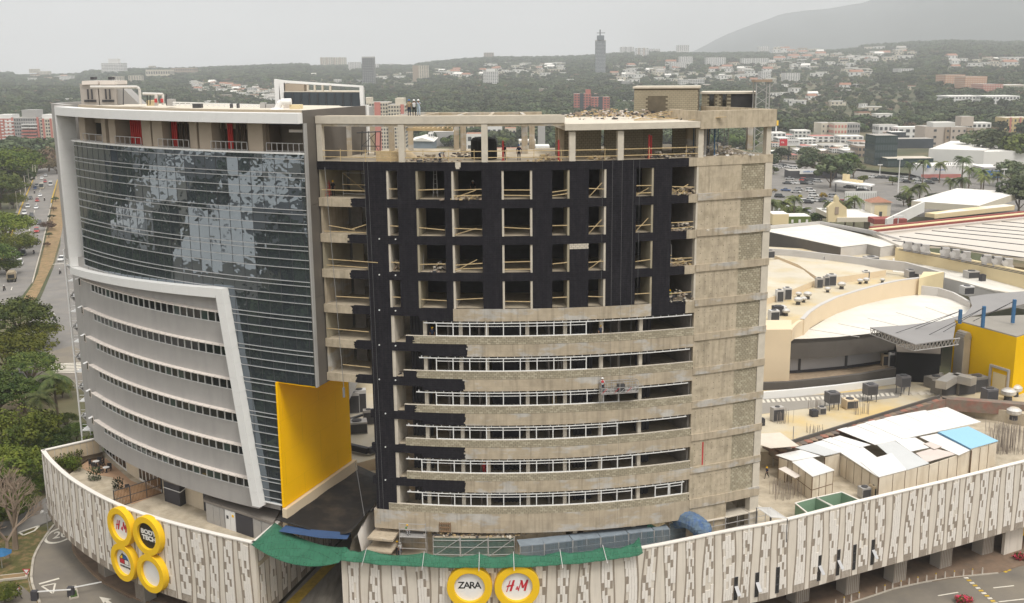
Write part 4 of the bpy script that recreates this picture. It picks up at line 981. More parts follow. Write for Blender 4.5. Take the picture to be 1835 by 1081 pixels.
def shed_px(name,label,base,z0,z1,mw_,mr,over=0.15):
 P_=[np.array(P2(x,y,z0))for x,y in base];P_.append(P_[0]+P_[2]-P_[1]);r=empty(name,(0,0,0),label,'shed')
 MB().hexa([tuple(p)for p in P_],z0,z1-0.25).build('shed_walls',mw_,r);c=sum(P_)/4
 MB().hexa([tuple(c+(p-c)*1.06)for p in P_],z1-0.25,z1).build('shed_roof',mr,r);return r,P_
ROOFG=M('grey_flat_roof',(0.23,0.205,0.18),var=0.1)
s1,Q1=shed_px('service_shed','small charcoal service shed with a brown flat roof beside the bamboo fence',((295.5,898),(323.6,908),(336,901)),ZD,-44.6,CHAR,ROOFG)
s2,Q2=shed_px('plant_shed','long grey plant shed with pale steel doors under the sloping white strip',((371,936),(489,977),(510,938)),ZD-0.1,-44.8,STEEL,ROOFG)
e0,e1=Q2[0],Q2[1];dn=(e1-e0);Ls=np.hypot(*dn);dn/=Ls;nn_=np.array([dn[1],-dn[0]])
for f0,f1,mt,nm in((0.02,0.12,STEEL,'steel_panel'),(0.125,0.22,STEEL,'steel_panel'),(0.225,0.29,STEEL,'steel_panel'),(0.31,0.385,WHITEF,'steel_door'),(0.39,0.46,WHITEF,'steel_door'),(0.47,0.72,CHAR,'dark_panel'),(0.74,0.85,STEEL,'steel_panel'),(0.86,0.98,STEEL,'steel_panel')):
 MB().obox(e0+dn*Ls*(f0+f1)/2+nn_*0.04,dn,Ls*(f1-f0),0.07,ZD-0.05,-45.15).build(nm,mt,s2)
c=e0+dn*Ls*0.345+nn_*0.09;MB().obox(c,dn,0.3,0.04,-46.1,-45.75).build('vent_grille',STEELD,s2);c=e0+dn*Ls*0.43+nn_*0.09;MB().obox(c,dn,0.3,0.04,-45.75,-45.5).build('warning_label',YEL,s2)
d1=Q1[2]-Q1[1];d1/=np.hypot(*d1)
for k in(1,2):MB().obox(Q1[1]+d1*(1.2*k)+np.array([0.8,-0.1]),(1,0.1),0.9,0.06,ZD,ZD+1.9).build('open_door',STEEL,s1)
x0,y0=Q1[2];MB().hexa([tuple(Q1[2]),tuple(Q1[2]+np.array([4.2,-2.4])),tuple(Q1[2]+np.array([4.8,-1.4])),tuple(Q1[2]+np.array([0.6,0.8]))],ZD,-45.3).build('charcoal_wall',CHAR,s1)
MB().path([(*(Q1[0]+(0,-0.1)),-45.6),(*(Q1[1]+(0.1,-0.1)),-45.6),(*(Q1[2]+(0.2,-0.1)),-45.35),(*(Q1[2]+np.array([4.0,-2.6])),-45.5)],0.05).build('conduit',WHITEF,s1)
bf=empty('bamboo_fence',(0,0,0),'bamboo slat fence in a dark steel frame across the roof terrace','fence')
f0,f1=np.array(P2(206,911,ZD)),np.array(P2(291,884,ZD));d=f1-f0;L=np.hypot(*d);d/=L
BAM=M('bamboo',(0.24,0.14,0.07),var=0.3,scale=4)
for i in range(int(L/0.17)):MB().obox(f0+d*(0.08+i*0.17),d,0.11,0.04,ZD+0.05,ZD+2.0+random.uniform(-.04,.04)).build('bamboo_slat',BAM,bf)
for z in(0.05,1.0,2.0):MB().bar((*f0,ZD+z),(*f1,ZD+z),0.07,0.07).build('fence_rail',STEELD,bf)
for k in range(4):p=f0+d*L*k/3;MB().bar((*p,ZD),(*p,ZD+2.1),0.09,0.09).build('fence_post',STEELD,bf)
WICK=M('dark_wicker',(0.045,0.042,0.042),var=0.2)
def chair_at(x,y,rz,label):
 r=empty('wicker_chair',(x,y,ZD+0.03),label,'chair','wicker chairs on the roof terrace',rz)
 MB().box(-.25,.25,-.25,.25,.3,.38).build('seat',WICK,r);b=MB();b.hexa([(-.25,.2),(.25,.2),(.25,.27),(-.25,.27)],.38,.85);b.build('backrest',WICK,r)
 for sx in(-1,1):MB().box(sx*.25-.03,sx*.25+.03,-.22,.22,.5,.56).build('armrest',WICK,r)
 for sx in(-1,1):
  for sy in(-1,1):MB().box(sx*.22-.025,sx*.22+.025,sy*.22-.025,sy*.22+.025,0,.3).build('leg',WICK,r)
def table_at(x,y,label):
 r=empty('garden_table',(x,y,ZD+0.03),label,'table','tables on the roof terrace');MB().lathe((0,0,.62),[(.38,0),(.4,.04)],16).build('table_top',WPAN,r);MB().lathe((0,0,0),[(.2,0),(.06,.06),(.05,.62)],10).build('pedestal',WICK,r)
T1=P2(173,836,ZD);T2=P2(191,847,ZD)
table_at(*T1,'white round table on the roof terrace, close to the planting bed');table_at(*T2,'white round table on the roof terrace, close to the glazed doors')
for i,(dx,dy,rz)in enumerate(((-.6,.1,1.4),(.6,.2,-1.6),(0,-.65,3.1),(.1,.65,0))):chair_at(T1[0]+dx,T1[1]+dy,rz,'dark wicker chair, %s of four around the table nearer the planting bed'%ORD[i])
for i,(dx,dy,rz)in enumerate(((-.6,-.1,1.5),(.1,.65,0.1))):chair_at(T2[0]+dx,T2[1]+dy,rz,'dark wicker chair, %s of two at the table nearer the glazed doors'%ORD[i])
chair_at(*P2(229,882,ZD),.5,'lone dark wicker chair behind the bamboo fence')
# mall roofs to the right of the unfinished tower
def vol(name,px,zt,zb,mats,parent=None,label=None,cat='building',kind=None):
 o=MB().hexa([P2(x,y,zt)for x,y in px],zb,zt,0,1).build(name,mats if isinstance(mats,list)else[mats,mats],parent)
 return tag(o,label,cat if label else None,kind=kind)
def wall_px(name,pts,z0,th,mat,parent=None,label=None,cat='wall',coping=None,zt=None):
 """pts: (x, y of foot, y of top) along the wall; foot lies at height z0"""
 P_=[bz(x,yb,z0)for x,yb,yt in pts];Z=[by(x,yt,p[1])[2]for(x,yb,yt),p in zip(pts,P_)]
 if zt is not None:Z=[zt]*len(Z)
 n=len(P_);vs=[]
 for i,p in enumerate(P_):
  a=P_[max(0,i-1)];c=P_[min(n-1,i+1)];d=np.array((c[0]-a[0],c[1]-a[1]));d/=np.hypot(*d);no=np.array((-d[1],d[0]))
  if no[1]<0:no=-no
  vs+=[(p[0],p[1],z0),(p[0],p[1],Z[i]),(p[0]+no[0]*th,p[1]+no[1]*th,Z[i]),(p[0]+no[0]*th,p[1]+no[1]*th,z0)]
 fs=[]
 for i in range(n-1):b0,b1=i*4,i*4+4;fs+=[(b0,b1,b1+1,b0+1),(b0+1,b1+1,b1+2,b0+2),(b0+2,b1+2,b1+3,b0+3)]
 fs+=[(0,1,2,3),(4*n-4,4*n-1,4*n-2,4*n-3)]
 o=MB().add(vs,fs).build(name,mat,parent);tag(o,label,cat if label else None)
 if coping:
  for i in range(n-1):
   a,c=Vector(vs[i*4+1]),Vector(vs[i*4+5]);a2,c2=Vector(vs[i*4+2]),Vector(vs[i*4+6]);u=Vector((0,0,.12));MB().add([a,c,c2,a2,a+u,c+u,c2+u,a2+u],[(0,1,5,4),(1,2,6,5),(2,3,7,6),(3,0,4,7),(4,5,6,7)]).build('coping',coping,o)
 return o
DGR=M('dark_grey_fascia',(0.10,0.09,0.08),var=0.08);LGR=M('light_grey_panel',(0.42,0.42,0.43),rough=0.5,var=0.05,scale=0.1);PGR=M('pale_grey_wall',(0.50,0.48,0.46),var=0.06)
STAINR=M('rust_stained_roof',(0.50,0.44,0.33),var=0.12,scale=0.1,stain=(0.56,0.40,0.15),stain_amt=0.75,stain_scale=(0.045,0.045,0.1))
GRR=M('grey_roof_lane',(0.27,0.25,0.22),var=0.12,scale=0.1)
mall=empty('mall_roofs',(0,0,0),'sprawling low shopping mall roof level with stained membranes, beams and parapets','building')
Zs=-45.6
vol('rear_roof',[(560,640),(1340,640),(1340,812),(672,822),(560,850)],-45.9,-50,[CREAMP,WROOF2],mall)
vol('roof_slab',[(1340,812),(1395,808),(1540,762),(1690,716),(1835,742),(1990,760),(1990,640),(1690,672),(1340,700)],Zs,ZD,[CONC_D,STAINR],mall)
vol('roof_lane',[(1340,745),(1500,725),(1610,712),(1625,694),(1500,705),(1340,716)],Zs+0.03,Zs-0.1,GRR,mall)
for i in range(29):
 f=i/28;x=1346+(1595-1346)*f;y=720.5+(707-720.5)*f;vol('lane_stripe',[(x,y-3.2),(x+5.0,y-3.4),(x+8.3,y+2.0),(x+3.2,y+2.2)],Zs+0.05,Zs,PAINT,mall)
for i in range(4):x=1612+i*14;vol('lane_stripe',[(x,703-i*.2),(x+12,701),(x+22,706),(x+10,708.5)],Zs+0.05,Zs,CONC_L,mall)
BEAM=M('rust_marked_beam',(0.19,0.16,0.13),var=0.25,scale=0.8,stain=(0.30,0.10,0.07),stain_amt=0.6,stain_scale=(0.25,0.25,0.25))
def beam_px(p,q,w,zt,zb,mat,nm='concrete_beam',par=None):
 a,c=np.array(P2(*p,zt)),np.array(P2(*q,zt));d=c-a;L=np.hypot(*d);return MB().obox((a+c)/2,d/L,L,w,zb,zt).build(nm,mat,par or mall)
beam_px((1395,803),(1688,712),1.5,Zs+0.9,Zs-0.7,BEAM);beam_px((1393,797),(1684,708),0.25,Zs+1.3,Zs+0.9,DGR,'rail');beam_px((1688,712),(1850,724),1.5,Zs+0.9,Zs-0.7,BEAM);beam_px((1370,795),(1400,812),0.6,Zs+0.5,Zs-0.4,BEAM)
r_=random.Random(4)
for i in range(30):
 f=i/30;x,y=1402+(1684-1402)*f,806+(714-806)*f;p=P2(x,y,Zs+.92);MB().box(p[0]-.45,p[0]+.45,p[1]-.5,p[1]+.5,Zs+0.88,Zs+0.95).build('beam_plank',M('plank_%d'%(i%3),((.23,.17,.12),(.16,.13,.11),(.3,.14,.1))[i%3]),mall)
wall_px('white_parapet',[(1335,718,706),(1420,712,699),(1500,703,691),(1580,692,681),(1640,683,673),(1690,675,669)],Zs,0.5,WPAN,mall,coping=None)
Zc=-43.6
wall_px('dark_curved_wall',[(1340,701,687),(1412,698,685),(1480,693,678),(1540,686,671),(1604,676,660),(1660,668,655)],Zs+0.6,0.6,DGR,mall)
vol('timber_deck',[(1405,689),(1480,681),(1540,673),(1610,661),(1610,640),(1500,652),(1410,667)],-44.55,-45.2,M('weathered_deck',(0.30,0.23,0.16),var=0.25,scale=1.5),mall)
hall=empty('oval_hall',(0,0,0),'low oval hall with dark fascia, light grey panels and a wide white roof','building')
zb_=-44.55;ZR=-38.9
fp=[(1411,669,643),(1445,667,641),(1510,661,636),(1560,654,630),(1607,646,624)]
for i,(x0,x1)in enumerate(((1412,1430),(1434,1513),(1518,1590))):
 def yb(x):return np.interp(x,[q[0]for q in fp],[q[1]for q in fp])
 def yt(x):return np.interp(x,[q[0]for q in fp],[q[2]for q in fp])
 wall_px('light_panel',[(x,yb(x),yt(x))for x in np.linspace(x0,x1,4)],zb_,0.3,LGR,hall)
wall_px('base_strip',[(x,yb(x)+0.8,yb(x)-4)for x in np.linspace(1411,1625,6)],zb_-0.02,0.4,CHAR,hall)
for x in(1432,1515.5):wall_px('panel_joint',[(x-2.2,yb(x)+.5,yt(x)-2),(x+2.2,yb(x)+.5,yt(x)-2)],zb_,0.5,STEELD,hall)
ftop=[(1408,608),(1450,607),(1500,604),(1550,599),(1605,592),(1670,580)]
roofp=ftop+[(1740,560),(1738,548),(1700,533),(1650,525),(1600,533),(1540,546),(1490,566),(1450,590),(1418,606)]
P_=[P2(x,y,ZR)for x,y in roofp];MB().hexa(P_,ZR-0.6,ZR,0,1).build('roof',[DGR,WROOF],hall)
for i in range(5):a=bz(1450+i*52,590-i*10-0,ZR+.03);c=bz(1540+i*48,604-i*7,ZR+.03);MB().bar(a,c,0.12,0.05).build('roof_seam',PGR,hall)
fz=[bz(x,y,ZR)for x,y in ftop];b=MB();b.loft([(p[0],p[1])for p in fz],[(p[0]+.2,p[1]+1.0)for p in fz],-41.9,ZR-0.02);b.build('dark_fascia',DGR,hall)
b=MB();b.loft([(p[0]+1.2,p[1]+6)for p in fz],[(p[0]+1.5,p[1]+7)for p in fz],zb_,-41.9);b.build('core_wall',CHAR,hall)
par=[(1440,601,573),(1452,588,560),(1470,577,548),(1500,562,533.5),(1540,548,521),(1580,538,510),(1615,531.5,503),(1647,528,499)]
wall_px('curved_parapet',par,ZR,0.6,CREAMP,hall,coping=PGR)
wall_px('curved_parapet',[(1418,612,592),(1424,607,583),(1431,604,577),(1440,600,573)],ZR,0.5,CREAMP,hall)
vol('cream_block',[(1647,499),(1690,488),(1692,487.5),(1655,487)],-35.9,-41,CREAMY,hall)
wall_px('low_white_parapet',[(1647,528,512),(1680,531,516),(1705,537,524),(1722,545,533),(1738,553,543)],ZR,0.4,PGR,hall)
Pc=[bz(1340,684,zb_),bz(1414,683,zb_)];Yc=Pc[0][1];zt_=by(1400,591,Yc)[2]
MB().hexa([(Pc[0][0],Yc),(Pc[1][0],Pc[1][1]),(Pc[1][0]+1.5,Yc+6),(Pc[0][0],Yc+6)],zb_-0.8,zt_).build('cream_corner_block',CREAMP,mall)
ZF=-40.6
vol('roof_field',[(1340,620),(1412,603),(1440,570),(1500,532),(1600,503),(1690,497),(1780,520),(1990,560),(1990,500),(1760,470),(1600,455),(1340,440)],ZF,-43,[PGR,STAINR],mall)
vol('raised_roof',[(1340,545),(1400,527),(1462,502),(1440,484),(1395,465),(1340,468)],ZF+1.1,ZF,[CREAMP,WROOF2],mall)
vol('raised_roof',[(1470,501),(1530,493),(1588,484),(1540,474),(1470,464),(1395,451),(1388,458),(1430,474)],ZF+1.2,ZF,[CREAMP,WROOF2],mall)
wall_px('long_white_parapet',[(1340,456,444),(1420,462,448),(1490,470,456),(1560,480,464),(1620,487,470),(1690,499,489)],ZF+0.9,0.5,PGR,mall)
vol('white_roof',[(1600,487),(1690,496),(1780,520),(1990,545),(1990,520),(1835,498),(1760,478),(1600,463)],ZF+0.05,ZF-0.2,WROOF,mall)
wall_px('long_yellow_wall',[(1603,467,444),(1660,476,452),(1720,488,463),(1780,503,475),(1835,518,487),(1900,535,503)],ZF,0.8,CREAMY,mall)
box=empty('grey_roof_shop',(0,0,0),'large flat-roofed box with white roof and dark grey long side behind the mall','building');zg=-41.0
rp_=[(1376,415),(1507,443),(1554,437.5),(1578,443),(1612,438),(1560,424),(1470,402),(1378,411)]
MB().hexa([P2(x,y,-38.4)for x,y in rp_],-38.6,-38.4).build('white_roof',WROOF,box)
q=[bz(x,y,-38.4)for x,y in rp_]
def seg(i,j,mat,nm):MB().add([tuple(q[i]),tuple(q[j]),(q[j][0],q[j][1],-44),(q[i][0],q[i][1],-44),(q[i][0],q[i][1]+.5,-38.45),(q[j][0],q[j][1]+.5,-38.45)],[(0,1,2,3),(0,1,5,4)]).build(nm,mat,box)
seg(0,1,DGR,'long_side_wall');seg(1,2,PGR,'front_wall');seg(2,3,M('mid_grey_wall',(0.30,0.285,0.27)),'front_wall');seg(3,4,PGR,'front_wall')
wall_px('back_parapet',[(1376,411,405),(1470,402,397),(1560,420,413),(1612,434,428)],-38.4,0.4,PGR,box)
rib=empty('ribbed_roof_hall',(0,0,0),'vast pale hall roof with dark parallel seams and a dull red fascia','building')
P_=[(1560,416),(1835,388),(1990,372),(1990,480),(1835,463),(1700,440),(1612,440)]
MB().hexa([P2(x,y,-38.0)for x,y in P_],-38.6,-38.0).build('pale_roof',M('pale_sheet_roof',(0.54,0.50,0.45),var=0.05,scale=0.1),rib)
for(a,c)in(((1612,424),(1835,452)),((1640,418),(1835,439)),((1670,413.5),(1835,429)),((1700,409.5),(1850,423)),((1730,405.5),(1860,417)),((1760,401.5),(1860,410)),((1795,397),(1860,403)),((1600,431),(1835,462))):
 MB().bar(bz(*a,-37.95),bz(*c,-37.95),0.35,0.15).build('roof_seam',STEELD,rib)
MB().bar(bz(1560,413,-37.6),bz(1880,380,-37.6),1.0,1.7).build('red_fascia',M('dull_red_panel',(0.26,0.07,0.06),var=0.15),rib)
MB().bar(bz(1560,411,-36.6),bz(1880,378,-36.6),1.2,0.2).build('fascia_cap',CREAMY,rib)
wall_px('yellow_upstand',[(1675,391,384),(1750,383,375),(1818,375,368)],-37,3.0,CREAMY,rib)
vol('upper_roof',[(1675,384),(1818,369),(1800,366),(1700,377)],-35.9,-37,[CREAMY,WROOF],rib)
FAN=M('fan_casing',(0.40,0.38,0.36),rough=0.5,var=0.1)
fan0=None;xs=[1627,1643,1658,1694,1712,1731,1768,1787,1806]
for i,x in enumerate(xs):
 y=np.interp(x,[1620,1810],[449,483]);p=bz(x,y,-38.1);lab='grey box fan on the long yellow wall, %s of nine counted from the grey shop'%ORD[i]
 r=empty('rooftop_fan',tuple(p),lab,'fan','fans along the long yellow wall',-0.25)
 MB().box(-.9,.9,-.7,.7,0.1,.7).build('base_unit',FAN,r);MB().box(-.6,.7,-.5,.7,.7,2.0).build('casing',FAN,r)
 b=MB();n_=10;b.tube((-.6,-.52,1.2),(-.6,.5,1.2),.55,n_);b.build('scroll',M('pale_scroll',(0.50,0.48,0.46)),r)
 MB().box(-.95,-.8,-.5,.5,.9,2.1).build('louvre',STEELD,r)
pp=[bz(x,y,-37.2)for x,y in((1612,446),(1680,458),(1750,472),(1840,490))];tag(MB().path([tuple(p)for p in pp],.08).path([(p[0],p[1]+.5,p[2]-.3)for p in pp],.08).build('roof_pipe_run',STEELD,mall))
def ac_unit(px,py,z,w,d,h,rz,label,mat=None,slats=True,legs=0.0,fan=True,group='air-conditioning units on the mall roof'):
 p=bz(px,py,z);r=empty('air_conditioner',tuple(p),label,'air conditioner',group,rz)
 MB().box(-w/2,w/2,-d/2,d/2,legs+.05,legs+h).build('casing',mat or FAN,r)
 if slats:MB().box(-w/2+.06,w/2-.06,-d/2-.03,-d/2+.02,legs+.15,legs+h*.85).build('coil_grille',STEELD,r)
 MB().box(-w/2-.03,-w/2+.01,-d/2+.06,d/2-.06,legs+.15,legs+h*.85).build('side_grille',mat or FAN,r)
 if fan:MB().lathe((0,0,legs+h),[(min(w,d)*.36,0),(min(w,d)*.36,.1),(min(w,d)*.2,.1)],12).build('fan_ring',STEELD,r)
 if legs:
  for sx in(-1,1):
   for sy in(-1,1):MB().tube((sx*w*.42,sy*d*.42,0),(sx*w*.42,sy*d*.42,legs+.05),.06,5).build('leg',STEELD,r)
 return r
ACW=M('pale_ac_casing',(0.58,0.57,0.56),rough=0.5)
ac_unit(1392,754,Zs,1.6,.9,1.9,.3,'beige slatted cooling unit beside the unfinished tower',FAN);ac_unit(1365,762,Zs,.7,.7,.9,0,'short dark drum-like cooler against the unfinished tower',CHAR)
ac_unit(1458,746,Zs,.9,.9,.9,.2,'small black cooler on the rust-stained roof',CHAR);ac_unit(1472,742,Zs,.9,.9,1.0,.2,'small grey cooler next to the small black one on the stained roof',FAN)
ac_unit(1490,734,Zs,1.6,1.4,1.5,.25,'grey cube cooler on stilts at the middle of the striped lane',M('slate_casing',(.14,.135,.14)),legs=1.0);ac_unit(1522,731,Zs,1.7,1.5,1.3,.25,'cream topped cube cooler with dark sides near the striped lane',CREAMP)
ac_unit(1558,719,Zs,1.6,1.4,1.5,.25,'grey cube cooler on stilts near the far part of the striped lane',MATS['slate_casing'],legs=1.0);ac_unit(1617,707,Zs,1.5,1.4,1.6,.25,'grey cube cooler on stilts where the striped lane ends',MATS['slate_casing'],legs=1.2)
ac_unit(1770,742,ZD,1.7,1.5,1.7,.25,'tall grey cooler on stilts in front of the yellow hall',MATS['slate_casing'],legs=2.0)
for i,(x,y,w,h,m_,lb)in enumerate(((1386,575,1.5,1.8,ACW,'tall white cooler, nearest the tower corner on the roof field'),(1396,541,1.2,2.2,ACW,'tall pale double cooler, first from the tower'),(1410,537,1.3,2.2,ACW,'tall pale double cooler, second from the tower'),(1467,516,1.2,1.9,FAN,'dark fronted cooler touching the raised roof edge'),(1480,513,1.0,1.9,FAN,'narrow dark cooler next to the raised roof edge'),(1489,512,1.5,2.2,ACW,'tall white slab cooler past the raised roof corner'),(1551,499,1.2,1.5,ACW,'small white cooler hung near the far parapet'),(1393,565,1.6,1.6,CHAR,'black cooler pair by the curved parapet'),(1560,470,2.6,1.2,FAN,'low wide cooler on its stand atop the raised roof'),(1481,465,2.4,.9,ACW,'low white slab unit atop the raised roof'),(1380,462,1.5,1.6,FAN,'grey cooler by the long white parapet'),(1740,498,2.4,1.4,FAN,'grey round cooler on rusty rails before the long yellow wall'),(1760,504,1.0,1.3,CHAR,'small black cooler before the long yellow wall'),(1732,527,2.0,1.5,ACW,'white cooler standing where the canopy begins'),(1632,469,2.2,1.1,ACW,'row of small white fans at the foot of the yellow wall'),(1633,497,2.2,1.5,FAN,'boxed grey cooler beside the cream block'))):
 ac_unit(x,y,ZF+(1.1 if y in(470,465,462)else 0),w,w*.8,h,.2,lb,m_)
def vent(px,py,z,s_,label,mat=None):
 s_=s_*.78
 p=bz(px,py,z);r=empty('turbine_vent',tuple(p),label,'roof vent','turbine vents on the mall roof')
 MB().lathe((0,0,0),[(s_*.45,0),(s_*.4,s_*.6)],12).build('duct',STEELD,r);MB().lathe((0,0,s_*.6),[(s_*.55,0),(s_*.8,s_*.2),(s_*.8,s_*.55),(s_*.45,s_*.8),(s_*.1,s_*.85)],14).build('vent_head',M('bright_vent_metal',(0.60,0.58,0.55),rough=0.35,metal=0.5),r)
for i,(x,y,s_)in enumerate(((1508,518,1.2),(1483,524,.9),(1447,536,1.2),(1431,533,.9),(1430,546,1.2),(1440,542,.9),(1401,562,1.3),(1408,566,1.1),(1552,508,1.0),(1541,509,.9),(1581,507,.8))):vent(x,y,ZF,s_,'round silver turbine vent on the roof field, %s counted towards the far cream block'%ORD[i])
for x,y,w,h,lb in((634,740,1.6,3.0,'tall white cooler glimpsed past the edge of the yellow wall'),(645,738,1.8,3.2,'twin white cooler glimpsed between yellow wall and black pier'),(640,775,2.6,1.6,'long grey air handler in the gap beside the black pier'),(661,760,1.4,2.0,'silver cyclone unit in the gap beside the black pier')):ac_unit(x,y,-45.9,w,w*.7,h,.2,lb,ACW if h>2.5 else FAN)
MB().path([tuple(bz(x,y,-44.9))for x,y in((625,752),(655,742),(672,733),(700,735))],.2,6).build('roof_pipe',STEELD,mall);MB().path([tuple(bz(x,y,-45.3))for x,y in((625,800),(660,808),(690,800))],.5,4).build('dark_gutter',CHAR,mall)
vent(1806,718,Zs,1.6,'big silver turbine vent at the foot of the yellow hall');vent(1818,710,Zs,1.5,'silver turbine vent tucked behind the big one by the yellow hall');vent(1816,752,ZD+1.5,1.5,'silver turbine vent above the pipe scaffold')
can=empty('truss_canopy',(0,0,0),'grey fan-shaped metal canopy on a white truss hung by cables from blue posts','canopy')
ZK=-37.2
cp=[(1560,587),(1640,617),(1708,607),(1714,573),(1835,545),(1990,515),(1990,500),(1835,522),(1770,527),(1737,532),(1742,548),(1730,562),(1690,575),(1620,583)]
CANM=M('grey_sheet_canopy',(0.235,0.225,0.22),rough=0.55,var=0.08,scale=0.2)
MB().hexa([P2(x,y,ZK)for x,y in cp],ZK-0.15,ZK).build('canopy_sheet',CANM,can)
edge=[bz(x,y,ZK-0.1)for x,y in((1560,587),(1600,602),(1640,617),(1680,612),(1720,606))]
for a,c in zip(edge,edge[1:]):
 n_=6
 for k in range(n_):
  p,q_=a+(c-a)*k/n_,a+(c-a)*(k+1)/n_;m_=(p+q_)/2;lo_=np.array((0,.3,-1.0))
  MB().path([tuple(p),tuple(m_+lo_),tuple(q_)],.06,4).build('truss_web',STEEL,can)
 MB().tube(tuple(a),tuple(c),.08,5).tube(tuple(a+np.array((0,.3,-1.0))),tuple(c+np.array((0,.3,-1.0))),.08,5).build('truss_chord',STEEL,can)
for i,(x,yb_,yt_)in enumerate(((1720,575,555),(1761,582,549),(1815,574,537))):
 p=bz(x,yb_,-36.2);zt=by(x,yt_,p[1])[2];MB().box(p[0]-.2,p[0]+.2,p[1]-.2,p[1]+.2,-36.6,zt).build('blue_post',M('blue_steel',(0.045,0.13,0.26),var=0.05),can)
 for tx_,ty_ in(((1640,590),(1605,597)),((1690,595),(1665,600)),((1760,570),(1735,580)))[i]:MB().tube((p[0],p[1],zt-.2),tuple(bz(tx_,ty_,ZK)),.045,4).build('cable',STEELD,can)
for(a,c)in(((1742,548),(1835,530)),((1700,571),(1790,524))):pass
yh=empty('yellow_hall',(0,0,0),'bright yellow blank-walled hall with a tall steel duct and a pale door','building')
Ya=bz(1703,676,Zs);Yb=bz(1812,713,Zs);za=by(1711,573,Ya[1])[2]
Yc_=P2(1960,560,za);Yd_=P2(1745,568,za)
MB().hexa([(Ya[0],Ya[1]),(Yb[0],Yb[1]),Yc_,Yd_],Zs,za-0.15).build('yellow_walls',M('bright_yellow_wall',(0.72,0.44,0.004),spec=.06,var=0.05),yh)
MB().hexa([(Ya[0],Ya[1]+.1),(Yb[0],Yb[1]+.1),Yc_,Yd_],za-0.15,za+0.02).build('roof',GRR,yh)
dY=np.array((Yb[0]-Ya[0],Yb[1]-Ya[1]));LY=np.hypot(*dY);dY/=LY;nY=np.array((dY[1],-dY[0]))
c=np.array((Ya[0],Ya[1]))+dY*2.6+nY*0.8;DUCT=M('steel_duct',(0.50,0.48,0.45),rough=0.4,metal=0.6,var=0.15)
MB().obox(c,dY,1.7,1.3,Zs+.8,za-2.2).build('duct',DUCT,yh)
b=MB();n_=8;pr=[(1.3*(1-math.cos(math.pi*k/n_))/2,1.1*math.sin(math.pi*k/n_))for k in range(n_+1)]
for k in range(n_):b.obox(c+nY*(0.65-pr[k][0]),dY,1.7,0.3,za-2.2,za-2.15+pr[k][1])
b.build('duct_bend',DUCT,yh)
p=np.array((Ya[0],Ya[1]))+dY*(LY*0.80)+nY*0.06;MB().obox(p,dY,2.3,.12,Zs,Zs+2.9).build('pale_door',CREAMY,yh)
MB().obox(p+dY*1.6,dY,.25,.5,Zs,Zs+3.6).obox(p-dY*1.6,dY,.25,.5,Zs,Zs+3.6).obox(p,dY,3.4,.5,Zs+3.6,Zs+3.9).build('pipe_frame',FAN,yh)
for i,(x,y,w,d_,h,rz,lb)in enumerate(((1676,692,3.0,1.6,1.5,.4,'tilted three-fan condenser against the dark block'),(1690,706,2.6,2.2,1.9,.35,'squat grey air handler with a sloping fan tray'),(1722,704,2.8,2.4,2.0,.3,'grey air handler beneath the horizontal steel duct'),(1748,700,2.4,2.0,2.2,.3,'slate air handler beside the yellow wall'))):ac_unit(x,y,Zs,w,d_,h,rz,lb,M('drab_casing',(0.20,0.185,0.165)),group='air handlers at the yellow hall')
hd=empty('horizontal_duct',(0,0,0),'bent galvanised duct lying across the air handlers','duct');pts=[bz(x,y,Zs+2.4)for x,y in((1686,690),(1710,676),(1745,684))]
for a,c_ in zip(pts,pts[1:]):MB().bar(a,c_,1.5,1.1).build('duct_run',DUCT,hd)
db=empty('black_block',(0,0,0),'matt black windowless block under the tip of the canopy','building')
Pk=bz(1604,683,Zs);Pl=bz(1640,686,Zs);zk_=by(1645,634,Pl[1])[2];MB().hexa([(Pk[0],Pk[1]),(Pl[0]+3.2,Pl[1]-.5),(Pl[0]+5.0,Pl[1]+4),(Pk[0]+1.5,Pk[1]+5)],Zs,zk_).build('black_walls',M('matt_black_wall',(0.012,0.012,0.013)),db)
MB().hexa([(Pk[0],Pk[1]+.1),(Pl[0]+3.2,Pl[1]-.4),(Pl[0]+5.0,Pl[1]+4),(Pk[0]+1.5,Pk[1]+5)],zk_,zk_+.06).build('brown_roof',M('brown_flat_roof',(0.20,0.17,0.14)),db)
MB().box(Pl[0]+3,Ya[0]+1.0,Pl[1]+9,Pl[1]+9.4,Zs,ZK-2.6).build('black_back_wall',MATS['matt_black_wall'],db)
ac_unit(1587,655,zb_,1.2,1.0,1.8,0,'beige cooler on a platform by the black block',CREAMP);ac_unit(1598,657,zb_,1.1,.8,2.2,0,'tall white cabinet cooler on a platform by the black block',ACW)
MB().add([bz(1400,812,Zs-.7),bz(1690,721,Zs-.7),bz(1860,733,Zs-.7)]+[tuple(np.array(bz(x,y,Zs-.7))-(0,0,1.2))for x,y in((1860,733),(1690,721),(1400,812))],[(0,1,4,5),(1,2,3,4)]).build('pit_wall',CHAR,mall)
